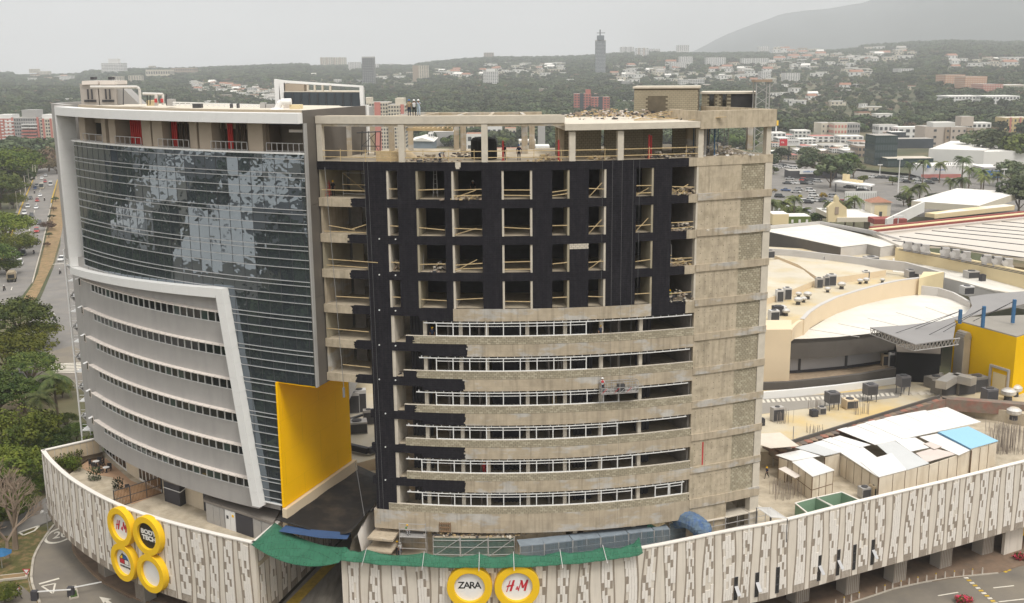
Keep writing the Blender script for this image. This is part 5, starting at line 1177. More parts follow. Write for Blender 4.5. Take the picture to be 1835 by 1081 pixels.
# site huts with sheet roofs
HUT=M('hut_panel',(0.66,0.59,0.48),var=0.08,scale=0.7,stain=(0.42,0.34,0.24),stain_amt=0.5);SHT=M('white_sheet_roof',(0.70,0.69,0.67),course=(.8,30,.03,.86,.97),rough=0.5,var=0.04,scale=0.6);SHG=M('grey_sheet_roof',(0.52,0.53,0.53),rough=0.5,var=0.06);SHB=M('sky_blue_sheet_roof',(0.27,0.50,0.66),rough=0.5,var=0.03);SHP=M('pinkish_sheet_roof',(0.56,0.49,0.45),var=0.06)
hut=empty('site_hut_row',(0,0,0),'long rambling site hut with overlapping white, grey and blue sheet roofs','site hut')
ZH=-44.4
def sheet(pts,mat,z=ZH,tilt=0,nm='roof_sheet',par=None):
 P_=[tuple(bz(x,y,z+(tilt*k if isinstance(tilt,(int,float))else 0)))for k,(x,y)in enumerate(pts)];return MB().slab(P_,0.06).build(nm,mat,par or hut)
big=[(1500,770),(1530,764),(1570,753),(1632,741),(1695,729),(1740,742),(1758,755),(1722,764),(1680,775),(1600,788),(1568,795),(1505,811),(1457,792),(1508,778)]
rs=random.Random(9)
def striped(A0,A1,B0,B1,n,mat,z,nm='roof_sheet'):
 for i in range(n):
  f,g=i/n,(i+1)/n;a,b_=np.array(A0)+(np.array(A1)-A0)*f,np.array(A0)+(np.array(A1)-A0)*g;c,d_=np.array(B0)+(np.array(B1)-B0)*g,np.array(B0)+(np.array(B1)-B0)*f
  zz=z+rs.uniform(0,.05)+.012*i;e_=rs.uniform(-1.2,1.2);sheet([tuple(a+(0,e_)),tuple(b_+(0,e_)),tuple(c),tuple(d_)],mat,zz,nm=nm)
striped((1500,770),(1600,746),(1568,797),(1668,776),6,SHT,ZH);striped((1600,746),(1697,729),(1668,776),(1758,756),5,SHT,ZH)
striped((1457,793),(1505,780),(1504,811),(1560,797),3,SHT,ZH-.05);sheet([(1425,802),(1458,794),(1504,811),(1477,817)],SHG,ZH-.02)
striped((1506,812),(1545,801),(1572,854),(1600,840),1,SHT,ZH-.1);sheet([(1508,812),(1543,802),(1570,819),(1544,830)],SHT,ZH-.08)
sheet([(1542,828),(1598,812),(1625,842),(1575,855)],SHT,ZH-.02);sheet([(1569,795),(1600,788),(1665,830),(1626,842),(1592,815)],SHG,ZH-.03)
sheet([(1602,788),(1640,784),(1670,801),(1632,809)],SHT,ZH);sheet([(1641,812),(1672,803),(1715,813),(1660,828)],SHP,ZH-.04);sheet([(1655,795),(1668,792),(1688,800),(1674,805)],SHP,ZH+.1)
sheet([(1648,783),(1680,777),(1740,806),(1718,816),(1686,802)],SHT,ZH+.02);sheet([(1682,774),(1735,764),(1789,790),(1740,804)],SHB,ZH+.25,nm='blue_roof_sheet')
sheet([(1680,776),(1683,774),(1740,803.5),(1740,806)],M('blue_trim',(0.10,0.22,0.36)),ZH+.12)
sheet([(1390,815.5),(1435,806),(1470,817),(1420,826)],SHT,ZH-.1)
def hutwall(pts,zt=ZH-.15,nm='hut_wall',mat=None,z0=ZD):
 P_=[bz(x,y,zt)for x,y in pts]
 for a,c_ in zip(P_,P_[1:]):
  d=(c_-a)[:2];L=np.hypot(*d);n_=max(1,int(L/1.5))
  for k in range(n_):
   m_=(a+(c_-a)*(k+.5)/n_);MB().obox(m_[:2],d/L,L/n_-.05,.08,z0,zt).build('wall_panel' if nm=='hut_wall' else nm,mat or HUT,hut)
   e_=(a+(c_-a)*k/n_);MB().obox(e_[:2]+np.array((0,-.02)),d/L,.05,.12,z0,zt).build('wall_post',M('rusty_post',(0.17,0.11,0.07)),hut)
hutwall([(1575,856),(1600,850),(1665,833)]);hutwall([(1665,833),(1716,816),(1741,807)]);hutwall([(1741,807),(1786,793)],zt=ZH);hutwall([(1505,814),(1574,856)],zt=ZH-.4);hutwall([(1478,820),(1505,814)],zt=ZH-.3)
hutwall([(1396,820),(1412,826),(1436,822)],zt=ZH-.3)
hut2=empty('site_kiosk',(0,0,0),'small square site kiosk with a white sheet roof and framed panel walls','site hut')
kp=[bz(x,y,ZH)for x,y in((1421,828),(1456,821),(1493,842),(1456,853))];kc=sum(kp)/4
MB().slab([tuple(kc+(p-kc)*1.06)for p in kp],.08).build('kiosk_roof',SHT,hut2)
for i in range(4):
 a,c_=kp[i],kp[(i+1)%4];d=(c_-a)[:2];L=np.hypot(*d)
 for k in range(3):m_=(a+(c_-a)*(k+.5)/3);MB().obox(m_[:2],d/L,L/3-.06,.06,ZD,ZH-.15).build('wall_panel',HUT,hut2)
 for k in range(3):m_=(a+(c_-a)*k/3);MB().obox(m_[:2],d/L,.07,.1,ZD,ZH-.12).build('wall_post',MATS['rusty_post'],hut2)
 MB().obox(((a+c_)/2)[:2],d/L,L,.1,ZD+1.2,ZD+1.28).build('wall_rail',MATS['rusty_post'],hut2)
can2=empty('lean_to_roof',(0,0,0),'narrow beige lean-to roof over a workbench next to the kiosk','lean-to');q_=[bz(x,y,ZH-.9)for x,y in((1395,840),(1407,836),(1436,852),(1425,857))]
MB().slab([tuple(p)for p in q_],.05).build('lean_to_sheet',CANO,can2)
for p in q_:MB().tube((p[0],p[1],ZD),(p[0],p[1],ZH-.95),.04,5).build('leg',MATS['rusty_post'],can2)
ca=empty('tarpaulin_canopy',(0,0,0),'dirty cream sheet canopy on scaffold poles against the unfinished tower','canopy');q_=[bz(x,y,-43.7)for x,y in((1340,778),(1398,775),(1432,799),(1380,803),(1340,790))]
MB().slab([tuple(p)for p in q_],.05).build('canopy_sheet',M('dirty_sheet',(0.60,0.54,0.46),var=0.1),can2 if False else ca)
for x,y in((1360,838),(1385,836),(1362,800),(1420,812)):p=bz(x,y,ZD);MB().tube(tuple(p),(p[0],p[1],-43.8),.06,5).build('pole',STEEL,ca)
aw=empty('white_awning',(0,0,0),'white corrugated awning tilting over the podium wall walkway','awning');q_=[bz(1356,909,-44.6),bz(1381,909,-44.2),bz(1411,929,-44.7),bz(1382,927,-45.0)]
MB().slab([tuple(p)for p in q_],.05).build('awning_sheet',SHT,aw)
for p in q_:MB().tube((p[0],p[1],ZD),(p[0],p[1],p[2]-.05),.05,5).build('pole',STEELD,aw)
GRP=M('green_coated_pit',(0.20,0.30,0.21),var=0.06)
for i,pts in enumerate((((1425,902),(1462,892),(1494,909),(1450,922)),((1463,892),(1508,882),(1541,897),(1496,909)))):
 P_=[np.array(bz(x,y,-45.5))for x,y in pts];r=empty('light_shaft',(0,0,0),('pale green open shaft behind the parapet, nearer the white awning','pale green open shaft behind the parapet, nearer the grey metal cabinet')[i],'shaft')
 c=sum(P_)/4
 for k in range(4):
  a,d_=P_[k],P_[(k+1)%4];MB().add([tuple(a),tuple(d_),(d_[0],d_[1],ZD),(a[0],a[1],ZD),tuple(a+(c-a)*.06),tuple(d_+(c-d_)*.06),tuple((d_+(c-d_)*.06)*(1,1,0)+(0,0,ZD)),tuple((a+(c-a)*.06)*(1,1,0)+(0,0,ZD))],[(0,1,2,3),(4,5,6,7),(0,1,5,4)]).build('shaft_wall',GRP,r)
  MB().bar(a,d_,.14,.1).build('shaft_rim',CREAMW,r)
 MB().add([(p[0],p[1],ZD+.05)for p in P_],[(0,1,2,3)]).build('shaft_floor',M('pale_green_floor',(0.33,0.42,0.33)),r)
ac_unit(1548,892,ZD,1.1,1.0,1.3,.3,'light grey metal cabinet behind the parapet by the green shafts',STEEL);ac_unit(1569,889,ZD,1.2,1.1,1.3,.3,'cream metal cabinet behind the parapet by the green shafts',CREAMP)
REB=M('rebar',(0.27,0.23,0.20),var=0.3)
def bars(px,py,z,w,d_,h,n,label,name='starter_bars'):
 p=bz(px,py,z);r=random.Random(px);b=MB()
 for i in range(n):x,y=p[0]+r.uniform(-w/2,w/2),p[1]+r.uniform(-d_/2,d_/2);b.tube((x,y,z),(x+r.uniform(-.1,.1),y+r.uniform(-.1,.1),z+h*r.uniform(.7,1.1)),.022,4)
 o=b.build(name,REB);tag(o,label,'steel bars',kind='stuff')
bars(1408,890,ZD,3.2,2.4,1.9,46,'thicket of upright steel starter bars on the open deck');bars(1460,735,Zs,2.0,1.0,1.6,16,'starter bars rising from the beam');bars(1545,742,Zs,2.2,1.2,1.8,20,'starter bars on the stained roof');bars(1500,730,Zs,1.8,1.0,1.8,16,'bars below the stilted cooler');bars(1405,757,Zs,2.5,1.5,1.8,22,'bars by the beige cooler')
bars(1800,808,ZD,4.6,3.0,3.6,110,'dense bundle of standing formwork props','prop_cluster');bars(1458,800,ZD,2.2,1.4,2.8,26,'props under the long beam','prop_cluster')
# city behind
FREE=[]
WB=M('far_white_wall',(0.66,0.65,0.63),var=0.08,scale=0.05);WC=M('far_cream_wall',(0.56,0.51,0.42),var=0.08,scale=0.05);WG=M('far_grey_wall',(0.36,0.35,0.34),var=0.08,scale=0.05);WBR=M('far_brown_wall',(0.34,0.27,0.21),var=0.08);WR=M('far_red_wall',(0.42,0.15,0.12),var=0.08);WO=M('far_orange_brick',(0.45,0.24,0.15),var=0.08);WDK=M('far_dark_glass',(0.05,0.06,0.07),rough=0.3);WIN=M('far_window',(0.07,0.075,0.08),rough=0.3,var=0.2);WPK=M('far_salmon_wall',(0.50,0.20,0.17),var=0.06)
TERR=M('terracotta_roof',(0.30,0.15,0.10),var=0.2,scale=0.3);TERR2=M('faded_red_sheet_roof',(0.42,0.16,0.14),var=0.15);RFW=M('far_white_roof',(0.70,0.68,0.64),var=0.1,scale=0.1);RFG=M('far_grey_roof',(0.36,0.34,0.31),var=0.15,scale=0.1)
def block(name,x0,x1,yb,yt,dep,wall,label,cols=8,rows=10,win=WIN,roof=None,skew=0.0,stripe=None,side=None,cat='apartment building',win_kind='stuff',ww=0.55,wh=0.5,par=None,group=None,flat=True,zfoot=None,top=None,free=True):
 p=hit((x0+x1)/2,yb)if zfoot is None else bz((x0+x1)/2,yb,zfoot);Y=p[1];a=by(x0,yb,Y*(1+skew));c=by(x1,yb,Y*(1-skew));zb=p[2]-3 if zfoot is None else zfoot
 zt=by((x0+x1)/2,yt,Y)[2];d=np.array((c[0]-a[0],c[1]-a[1]));L=np.hypot(*d);d/=L;n=np.array((-d[1],d[0]));dep=dep
 r=par or empty(name,(0,0,0),label,cat,group)
 A0=np.array((a[0],a[1]));q=[A0,A0+d*L,A0+d*L+n*dep,A0+n*dep]
 MB().hexa([tuple(v_)for v_ in q],zb,zt,0,1).build('walls',[wall,roof or RFG],r)
 H=zt-p[2];sz=F/Y
 W_=MB()
 if cols and rows:
  cw,rh=L/cols,H/rows;each=(win_kind=='each')
  for i in range(cols):
   for j in range(rows):
    m_=MB()if each else W_;u=(i+.5)*cw;z0=zt-(j+.5)*rh-rh*wh/2-rh*.1
    m_.obox(A0+d*u-n*0.05,d,cw*ww,0.25,z0,z0+rh*wh)
    if each:m_.build('window',win,r)
  if not each:
   nd=max(1,int(dep/cw))
   sx=A0 if(a[0]+c[0])>0 else A0+d*L
   for i in range(nd):
    for j in range(rows):z0=zt-(j+.5)*rh-rh*wh/2-rh*.1;W_.obox(sx+n*(i+.5)*dep/nd,n,dep/nd*ww,0.25,z0,z0+rh*wh)
   tag(W_.build('windows',win,r),kind='stuff')
 if stripe:
  for f0,f1,mt in stripe:MB().obox(A0+d*L*(f0+f1)/2-n*0.2,d,L*(f1-f0),0.5,zb,zt+0.3).build('facade_stripe',mt,r)
 if top:
  for f0,f1,h,mt in top:MB().obox(A0+d*L*(f0+f1)/2+n*dep*.5,d,L*(f1-f0),dep*.6,zt,zt+h).build('roof_box',mt,r)
 if free:
  cx,cy=A0+d*L/2;EX.append((cx,cy+dep/2,max(L,dep)*0.62));EX.append((cx*0.985,cy*0.985,L*0.45))
 return r
EX=[]
T_=block
T_('tower_block',183,222,137,113,40,WB,'pale stepped tower wide and striped on the far hillside behind the cooling towers',9,9,ww=.8,wh=.35,top=[(.3,.75,14,WB)])
T_('tower_block',202,219,157,137,20,WC,'slim cream tower seen just behind the rooftop cooling towers',4,8);T_('tower_block',231,254,154,135.5,20,WC,'cream twin-bay tower standing between the cooling towers and the hill',5,8)
T_('long_block',307,349,138,122,40,WBR,'long brown block on the crest of the hill above the housing estate',10,3);T_('long_block',262,306,143,125,40,WC,'long cream block on the crest with bare ground before it',10,2)
T_('tower_block',574,596,118,103,40,WC,'first of the cream twin towers on the ridge above the annex',6,10,stripe=[(.05,.15,WBR),(.5,.6,WBR)]);T_('tower_block',598,619,118,103,40,WC,'second of the cream twin towers on the ridge above the annex',6,10,stripe=[(.05,.15,WBR),(.5,.6,WBR)])
T_('tower_block',624,645,126,111.5,40,WB,'white tower on the slope beside the dark scaffolded tower',7,7,stripe=[(.3,.36,WG),(.62,.68,WG)]);T_('dark_tower',650,671,152,104,30,WDK,'dark patchwork tower standing tall on the slope',6,16,win=WG,top=[(-.03,1.03,3,WG)]);T_('small_block',672,678,125,115,20,WB,'small white block next to the dark patchwork tower',2,4)
T_('tower_block',740,768,150,117.5,25,WC,'two-tone brown and white tower alone among trees',7,14,stripe=[(0,.38,WBR)])
T_('tower_block',866,893,157,128,30,WB,'white stepped tower with many balconies amid hillside houses',8,11,ww=.6,top=[(.2,.8,5,WB)]);T_('hilltop_block',867,885,105,94.5,40,WBR,'brown block on the hilltop',4,4)
t1=T_('slender_tower',1067.5,1085,138,74,26,M('far_slate',(0.10,0.12,0.14)),'slender grey tower under construction with a crane mast',6,26,win=WB,ww=.92,wh=.16,top=[(-.02,1.02,3,WG),(.15,.85,14,MATS['far_slate'])])
p=hit(1076,138);z0,z1=by(1076,72,p[1])[2],by(1076,53,p[1])[2];MB().tube((by(1076,72,p[1])[0],p[1]+10,z0),(by(1076,72,p[1])[0],p[1]+10,z1),1.6,5).bar((by(1070,55,p[1])[0],p[1]+10,z1-8),(by(1085,55,p[1])[0],p[1]+10,z1-8),1.5,1.5).build('crane_mast',WDK,t1)
for a in((1112,1136,99,84,8,'row of pale towers on the ridge, nearest the slender tower',[(.3,.4,WG),(.7,.8,WG)]),(1139,1162,107,86,7,'white and grey striped tower group on the ridge',[(.2,.3,WBR),(.6,.7,WBR)]),(1165,1183,97,87.5,6,'low hazy block on the ridge behind the striped towers',None),(1214,1235,92,81,6,'faint hazy block on the ridge where the mountain starts',None),(1203,1230,126,112,8,'white slab block in front of a taller one on the slope',None),(1218,1241,118,101.5,7,'taller white block behind the white slab on the slope',None),(1266,1300,119,103,9,'wide pinstriped white block on the slope',None),(1330,1378,117,104.5,12,'long sawtooth white apartment row on the slope',[(.2,.22,WG),(.4,.42,WG),(.6,.62,WG),(.8,.82,WG)]),(1364,1381,148,128,5,'white balcony block just above the scaffold mast',None),(1360,1378,97,83,5,'pale tower on the ridge past the mountain foot',None),(1407,1433,149,131,6,'white apartment block in the trees past the scaffold mast',None),(1610,1636,137,123,6,'white block among the upper right-hand woods',None)):
 T_('hillside_block',a[0],a[1],a[2],a[3],35,WB,a[5],a[4],8,stripe=a[6])
T_('hillside_block',1218,1236,157,143,30,WB,'white block above the roof of the block house',5,4);T_('hillside_block',1237,1262,157,142,30,WB,'white wide-balcony block above the roof of the block house',6,5,ww=.8)
T_('brick_apartments',1693,1728,160,134,40,WO,'orange brick apartment block with pale balconies, first of three in the trees',8,8,win=WC);T_('brick_apartments',1728,1767,168,137,40,WO,'orange brick apartment block with pale balconies, middle of three in the trees',9,9,win=WC);T_('brick_apartments',1760,1796,172,151,40,WR,'red brick apartment block, lowest of three in the trees',8,6,win=WC)
T_('white_villa',1698,1760,190,172,40,WB,'modern white villa complex with flat roofs under the brick apartments',10,3,roof=RFW);T_('white_villa',1765,1826,192,172,40,WB,'white terrace complex beside the modern villa',10,3,roof=RFW);T_('hill_terrace',1795,1840,165,152,40,WC,'long cream terrace row on the slope at the picture edge',12,2,roof=RFW)
T_('salmon_tower',1029,1059,209,168,16,WR,'salmon red apartment tower with a raised core behind the roof deck',6,9,win=WIN,stripe=[(.32,.55,WDK)],top=[(.7,.98,4.5,WR)]);T_('salmon_tower',1059.5,1092,209,174,16,WR,'lower salmon red wing beside the raised core tower',6,8,win=WIN,stripe=[(.4,.62,WDK)])
T_('red_apartments',-40,26,262,213,22,WR,'red and white apartment block cut by the picture edge',9,9,win=WB,roof=RFG,top=[(.55,.95,3,WB)])
ap=T_('grey_apartments',26,76,268,211,22,WG,'grey apartment block framed in salmon with red balconies',12,9,win=WIN,top=[(.3,.8,5.5,WG)],stripe=[(0,.07,WPK),(.9,.97,WPK)])
p=hit(51,268);
for j in range(8):
 for x0,x1 in((39,52),(53,66)):a,c=by(x0,222+j*5.8,p[1]-1.2),by(x1,222+j*5.8,p[1]-1.2);MB().box(a[0],c[0],a[1]-.8,a[1]+1,a[2]-1.0,a[2]).build('balcony',WPK if j>1 else WB,ap)
T_('tan_apartments',76.5,112,268,213,22,WC,'tan apartment block with salmon piers next to the office block',8,9,win=WIN,stripe=[(.12,.22,WPK),(.5,.6,WPK)],top=[(0,.5,3,WB)])
for j in range(8):a,c=by(9,217+j*6.2,p[1]-1.2),by(24,217+j*6.2,p[1]-1.2);MB().box(a[0],c[0],a[1]-.8,a[1]+1,a[2]-.9,a[2]).build('balcony',WB,ap)
T_('cream_apartments',655,698,285,184,25,WC,'cream and salmon apartment tower behind the open top storey',9,16,win=WIN,stripe=[(.45,.7,WPK)],top=[(0.0,.25,3,WC)]);T_('cream_apartments',698,728,285,188,25,WC,'second cream and salmon apartment tower behind the open top storey',6,15,win=WIN,stripe=[(.75,.95,WPK)],top=[(.4,.9,4,WC)])
T_('white_block',768,776,268,238,15,WB,'narrow white block seen under the roof frame',2,4);T_('grey_block',776,815,262,236,20,WG,'plain grey-blue block seen under the roof frame',0,0,roof=RFW)
g=T_('gabled_warehouse',735,776,272,253,40,M('blue_grey_wall',(0.20,0.235,0.27)),'blue-grey gabled warehouse seen through the open top storey',0,0,cat='warehouse')
a,m_,c=by(734,253,hit(755,272)[1]-1),by(756,247,hit(755,272)[1]-1),by(778,254,hit(755,272)[1]-1);MB().add([tuple(a),tuple(c),tuple(m_),(a[0],a[1]+45,a[2]),(c[0],c[1]+45,c[2]),(m_[0],m_[1]+45,m_[2])],[(0,1,2),(0,2,5,3),(1,4,5,2)]).build('gable_roof',RFW,g)
for i,(x0,x1,yb,yt)in enumerate(((820,850,250,222),(836,872,270,240),(872,900,262,226),(905,925,255,230),(960,985,285,262),(875,940,285,268),(930,960,272,252))):
 T_('white_house',x0,x1,yb,yt,18,WB if i%3 else WC,['white house with two dark windows under the roof frame','long pale house behind the water tank','white townhouse glimpsed between two columns','cream house glimpsed past the paired columns','small white house low behind the timber rails','long white shed roof behind the timber rails','pale house next to the yellow shop sign'][i],3,2,roof=TERR if i%2 else RFW,cat='house')
sg=T_('yellow_pylon_sign',964,977,275,225,1.0,WG,'small yellow shop pylon sign seen through the open storey',0,0,cat='sign',free=False)
an=empty('white_framed_annex',(0,0,0),'dark glazed annex in a tilted white frame rising behind the office roof','building');Ya_=150.0
def AP(x,y,dy=0):return by(x,y,Ya_+dy)
WP=WPAN
def frm(pts,nm,mt,th=1.0):
 P_=[AP(x,y)for x,y in pts];n=len(P_);MB().add([tuple(p)for p in P_]+[(p[0],p[1]+th,p[2])for p in P_],[tuple(range(n)),tuple(range(2*n-1,n-1,-1))]+[(i,(i+1)%n,(i+1)%n+n,i+n)for i in range(n)]).build(nm,mt,an)
frm([(491,142),(510,144.5),(650,154),(650,157),(508,148.5),(491,148.5)],'frame_beam',WP);frm([(491,148.5),(500,148.5),(500,193),(494,193)],'frame_post',WP);frm([(500,148.5),(508,148.5),(510,193),(504,193)],'frame_post',WP,2)
frm([(644,157),(650,157),(656,300),(649,300)],'frame_post',WP,1.5);frm([(509,165),(644,165.5),(646,192),(511,192)],'dark_glazing',WDK,6)
for i in range(9):x=509+i*15;frm([(x,166),(x+.8,166),(x+1.6,192),(x+.8,192)],'mullion',STEELD,-.2)
frm([(509,163.5),(644,164),(644,165.5),(509,165)],'terrace_edge',CONC_L,6);frm([(511,150),(545,152),(545,163.5),(511,163.5)],'inner_wall',BEI,3)
for x in(550,562,576,590):frm([(x,152.5),(x+3,152.7),(x+3,163.5),(x,163.5)],'terrace_column',CONC_L,.6)
q0=[AP(491,193),AP(650,196)];MB().box(q0[0][0],q0[1][0],Ya_-22,Ya_+12,-40,AP(600,196)[2]).build('annex_volume',[WG],an);MB().box(q0[0][0]+3,q0[1][0]-1,Ya_-20,Ya_,AP(600,196)[2],AP(600,191)[2]).build('white_roof_edge',WROOF,an)
g=T_('dark_glass_office',1566,1606,297,243,18,M('green_black_glass',(0.025,0.045,0.045),rough=0.15),'dark green glass office block with a paved roof terrace',9,4,win=M('dark_mullion_glass',(0.055,0.075,0.08),rough=0.1),ww=.8,wh=.7,skew=.0,roof=RFG)
T_('',1606,1668,297,290,14,MATS['green_black_glass'],None,0,0,par=g,roof=CONC_L,free=False);T_('',1590,1672,300,284,16,MATS['green_black_glass'],None,14,1,par=g,win=MATS['dark_mullion_glass'],roof=CONC_L,ww=.85,wh=.6);T_('',1604,1672,266,249,12,WDK,None,0,0,par=g,roof=RFG,free=False,zfoot=-49);T_('',1597,1622,262,237,10,WDK,None,4,2,par=g,roof=WB,free=False,zfoot=-49)
h=T_('white_hall',1684,1762,292,268,30,WB,'large white hall with a sloping roof and louvred walls',0,0,roof=RFW,skew=.03,cat='hall')
T_('',1762,1792,288,262,30,WB,None,0,0,par=h,roof=RFW,skew=-.05,free=False)
for j in range(9):a,c=by(1690,274+j*1.9,hit(1723,292)[1]*1.02-1),by(1758,277+j*1.9,hit(1723,292)[1]*.985-1);MB().bar(a,c,.2,.25).build('louvre',WG,h)
T_('shop_building',1655,1760,318,297,18,WB,'white shop with a blue logo panel and pink lower wall',0,0,roof=RFW,cat='shop',stripe=None);sh_=[o for o in SC.objects if o.name.startswith('shop_building')][-1]
pY_=hit(1707,318)[1];
def panel(x0,x1,y0,y1,mt,nm,par,dy=-.5,Y=None):a,c=by(x0,y1,(Y or pY_)+dy),by(x1,y0,(Y or pY_)+dy);MB().box(a[0],c[0],a[1]-.15,a[1]+.15,a[2],c[2]).build(nm,mt,par);return(a+c)/2
panel(1650,1722,312,328,TERR2,'pink_wall',sh_,-3);panel(1661,1668,295,301,SBLU,'blue_logo_panel',sh_,-1)
def words_on(s,px,py,h_px,mt,par,Y,xs=1.0):
 me=text_mesh(s,h_px/F*Y*1.4,.05,0,.02,xs);me.materials.append(mt);o=link('lettering',me,par);c=by(px,py,Y);o.location=tuple(c);o.rotation_euler=(math.pi/2,0,0)
words_on('M novo',1685,304,4.5,SBLU,sh_,pY_-1.5);words_on('VENTURA',1700,294.5,4,SBLK,sh_,pY_-3,1.6);words_on('KOAJ',1700,323,5,SWHT,sh_,pY_-4)
s2_=T_('blue_shop',1762,1800,322,300,18,WG,'grey shop with a blue advertising panel beside the palms',0,0,roof=RFW,cat='shop');panel(1766,1797,306,319,SBLU,'blue_panel',s2_,-2,hit(1781,322)[1])
ho=T_('beige_hotel',1656,1692,262,227,20,M('beige_render',(0.46,0.40,0.35),var=.05),'beige hotel with small square windows and a rooftop terrace',1,3,win_kind='each',ww=.14,wh=.35,roof=RFG)
T_('',1692,1702,262,228,18,WBR,None,1,3,par=ho,win_kind='each',ww=.35,wh=.35,free=False);T_('',1702,1731,262,228,18,MATS['beige_render'],None,3,3,par=ho,win_kind='each',ww=.33,wh=.35,free=False);T_('',1731,1743,262,229,18,WBR,None,1,3,par=ho,win_kind='each',ww=.3,wh=.35,free=False);T_('',1743,1764,262,229,18,MATS['beige_render'],None,2,3,par=ho,win_kind='each',ww=.33,wh=.35,free=False);T_('',1722,1744,226,209,10,MATS['beige_render'],None,0,0,par=ho,free=False,zfoot=-41);T_('',1672,1712,228,219.5,12,WB,None,0,0,par=ho,free=False,zfoot=-42.5,roof=RFW);T_('',1742,1776,229,220,12,WB,None,4,1,par=ho,free=False,zfoot=-42.5,roof=RFW)
T_('pale_flats',1471,1494,248,221,22,WC,'weathered cream apartment block with a red roof tank',3,3,win_kind='each',ww=.3,wh=.4);T_('pale_flats',1494,1517,250,221,18,WC,'cream apartment block with red balconies between a grey and a weathered one',4,3,win=WPK);T_('grey_flats',1517,1540,248,221,18,WG,'bare grey concrete apartment frame next to the cream block',5,3)
T_('yellow_apartments',1800,1850,237,211,20,M('yellow_render',(0.55,0.43,0.22),var=.05),'yellow and salmon apartment block at the picture edge',7,3,win_kind='each',ww=.4,stripe=[(.15,.22,WPK),(.5,.56,WPK)],roof=WC)
HS=[(1376,1408,252,238,'arched white shed beside the yellow pylon',RFW),(1423,1452,246,234,'white box house with a cream side',RFW),(1408,1422,250,242,'low house with a red sheet roof',TERR2),(1455,1495,255,244,'white house with a red gable roof under the cream flats',TERR2),(1432,1463,258,249,'low shed with a broad white roof',RFW),(1505,1547,256,244,'long white wall house in front of the grey flats',RFW),(1475,1520,270,259,'two-storey white terrace with dark windows',RFG),(1528,1565,262,254,'white gable house with a long terracotta roof',TERR),(1537,1565,282,262,'unfinished brown brick house',RFG),(1574,1608,246,224,'white house with an arcaded balcony behind the glass office',RFG),(1608,1656,250,228,'white modern house with columns between office and hotel',RFW),(1810,1835,275,259,'white house half hidden at the picture edge',RFW)]
for i,(x0,x1,yb,yt,lb,rf_)in enumerate(HS):T_('town_house',x0,x1,yb,yt,16,WBR if 'brick' in lb else WB,lb,4,2,roof=rf_,cat='house')
r=random.Random(19)
for i in range(26):
 px=1385+i*8.6+r.uniform(-3,3);py=r.uniform(256,286)if px<1565 else r.uniform(243,256);w=r.uniform(12,26)
 T_('row_house',px-w/2,px+w/2,py,py-r.uniform(6,10),r.uniform(9,16),[WB,WC,WB,WBR][r.randrange(4)],'low town house between car park and woods, %s counted outward from the tower'%ordn(i),max(2,int(w/4)),2,roof=[RFW,TERR2,TERR,RFG,RFW][r.randrange(5)],cat='house',group='low town houses between car park and woods')
bb=T_('billboard',1397,1433,261.5,249.5,1,WB,'red and white roadside billboard on a tall post',0,0,cat='billboard',free=False,zfoot=-48.5);Yb_=bz(1415,261.5,-48.5)[1];panel(1397,1411,249.5,261.5,SRED,'red_panel',bb,-.3,Yb_);words_on('ra.',1403,255,4,SWHT,bb,Yb_-.6);words_on('estoy en todas',1422,254,2.2,SBLK,bb,Yb_-.6);p=by(1414,262,Yb_+.6);MB().tube((p[0],p[1],-GROUND),(p[0],p[1],p[2]),.5,6).build('billboard_post',STEELD,bb)
pl=empty('yellow_pylon',(0,0,0),'tall yellow pylon sign beside the tower edge','sign');Yp=hit(1392,250)[1];a,c=by(1387.5,225,Yp),by(1395,216,Yp);MB().box(a[0],c[0],a[1]-.5,a[1]+.5,a[2],c[2]).build('sign_box',YEL,pl);MB().tube(((a[0]+c[0])/2,a[1],-GROUND),((a[0]+c[0])/2,a[1],a[2]),.5,6).build('pole',WB,pl)
ground_poly([(1340,395),(1340,318),(1400,310),(1480,318),(1560,330),(1700,322),(1990,345),(1990,372),(1700,392),(1500,380)],'car_park',ASPH,0.02)
ground_poly([(1340,312),(1340,285),(1440,288),(1600,312),(1835,340),(1990,345),(1990,322),(1700,318),(1560,330),(1480,318),(1400,310)],'city_road',ASPH,0.03)
k=T_('drive_up_pavilion',1414,1500,320,306,10,CHAR,'low dark pavilion with a big white shop sign by the car park',0,0,roof=RFG,cat='pavilion');Yk=hit(1457,320)[1];panel(1433,1470,303,312,WB,'white_sign',k,-1,Yk);words_on('comida y cafe',1451,307.5,3,SBLU,k,Yk-1.5);panel(1500,1512,308,316,WB,'side_bay',k,0,Yk)
gs=empty('fuel_canopy',(0,0,0),'flat white-edged fuel station canopy on posts with cream signs on top','canopy');zg_=-53.0;q_=[P2(x,y,zg_)for x,y in((1493,325),(1560,333.5),(1568,330),(1504,322))];MB().hexa(q_,zg_-.6,zg_).build('canopy_roof',[WB],gs)
for x,y in((1498,327),(1535,331),(1562,332)):p=bz(x,y,zg_);MB().tube((p[0],p[1],-GROUND),(p[0],p[1],zg_-.5),.3,6).build('post',STEELD,gs)
for i in range(6):p=bz(1513+i*6,324+i*.8,zg_);MB().box(p[0]-.9,p[0]+.9,p[1]-.2,p[1]+.2,zg_,zg_+1.2+(2.0 if i<2 else 0)).build('letter_board',CREAMY,gs)
ar=empty('tile_roof_tower',(0,0,0),'square cream tower with a hipped red tile roof behind the mall','tower');zt_=-45.5;Y_=bz(1577,390,-52)[1];a,c=by(1560,390,Y_),by(1595,390,Y_);w=c[0]-a[0];z1=by(1577,363,Y_)[2];z2=by(1577,352,Y_+w/2)[2];m_=((a[0]+c[0])/2,Y_+w/2)
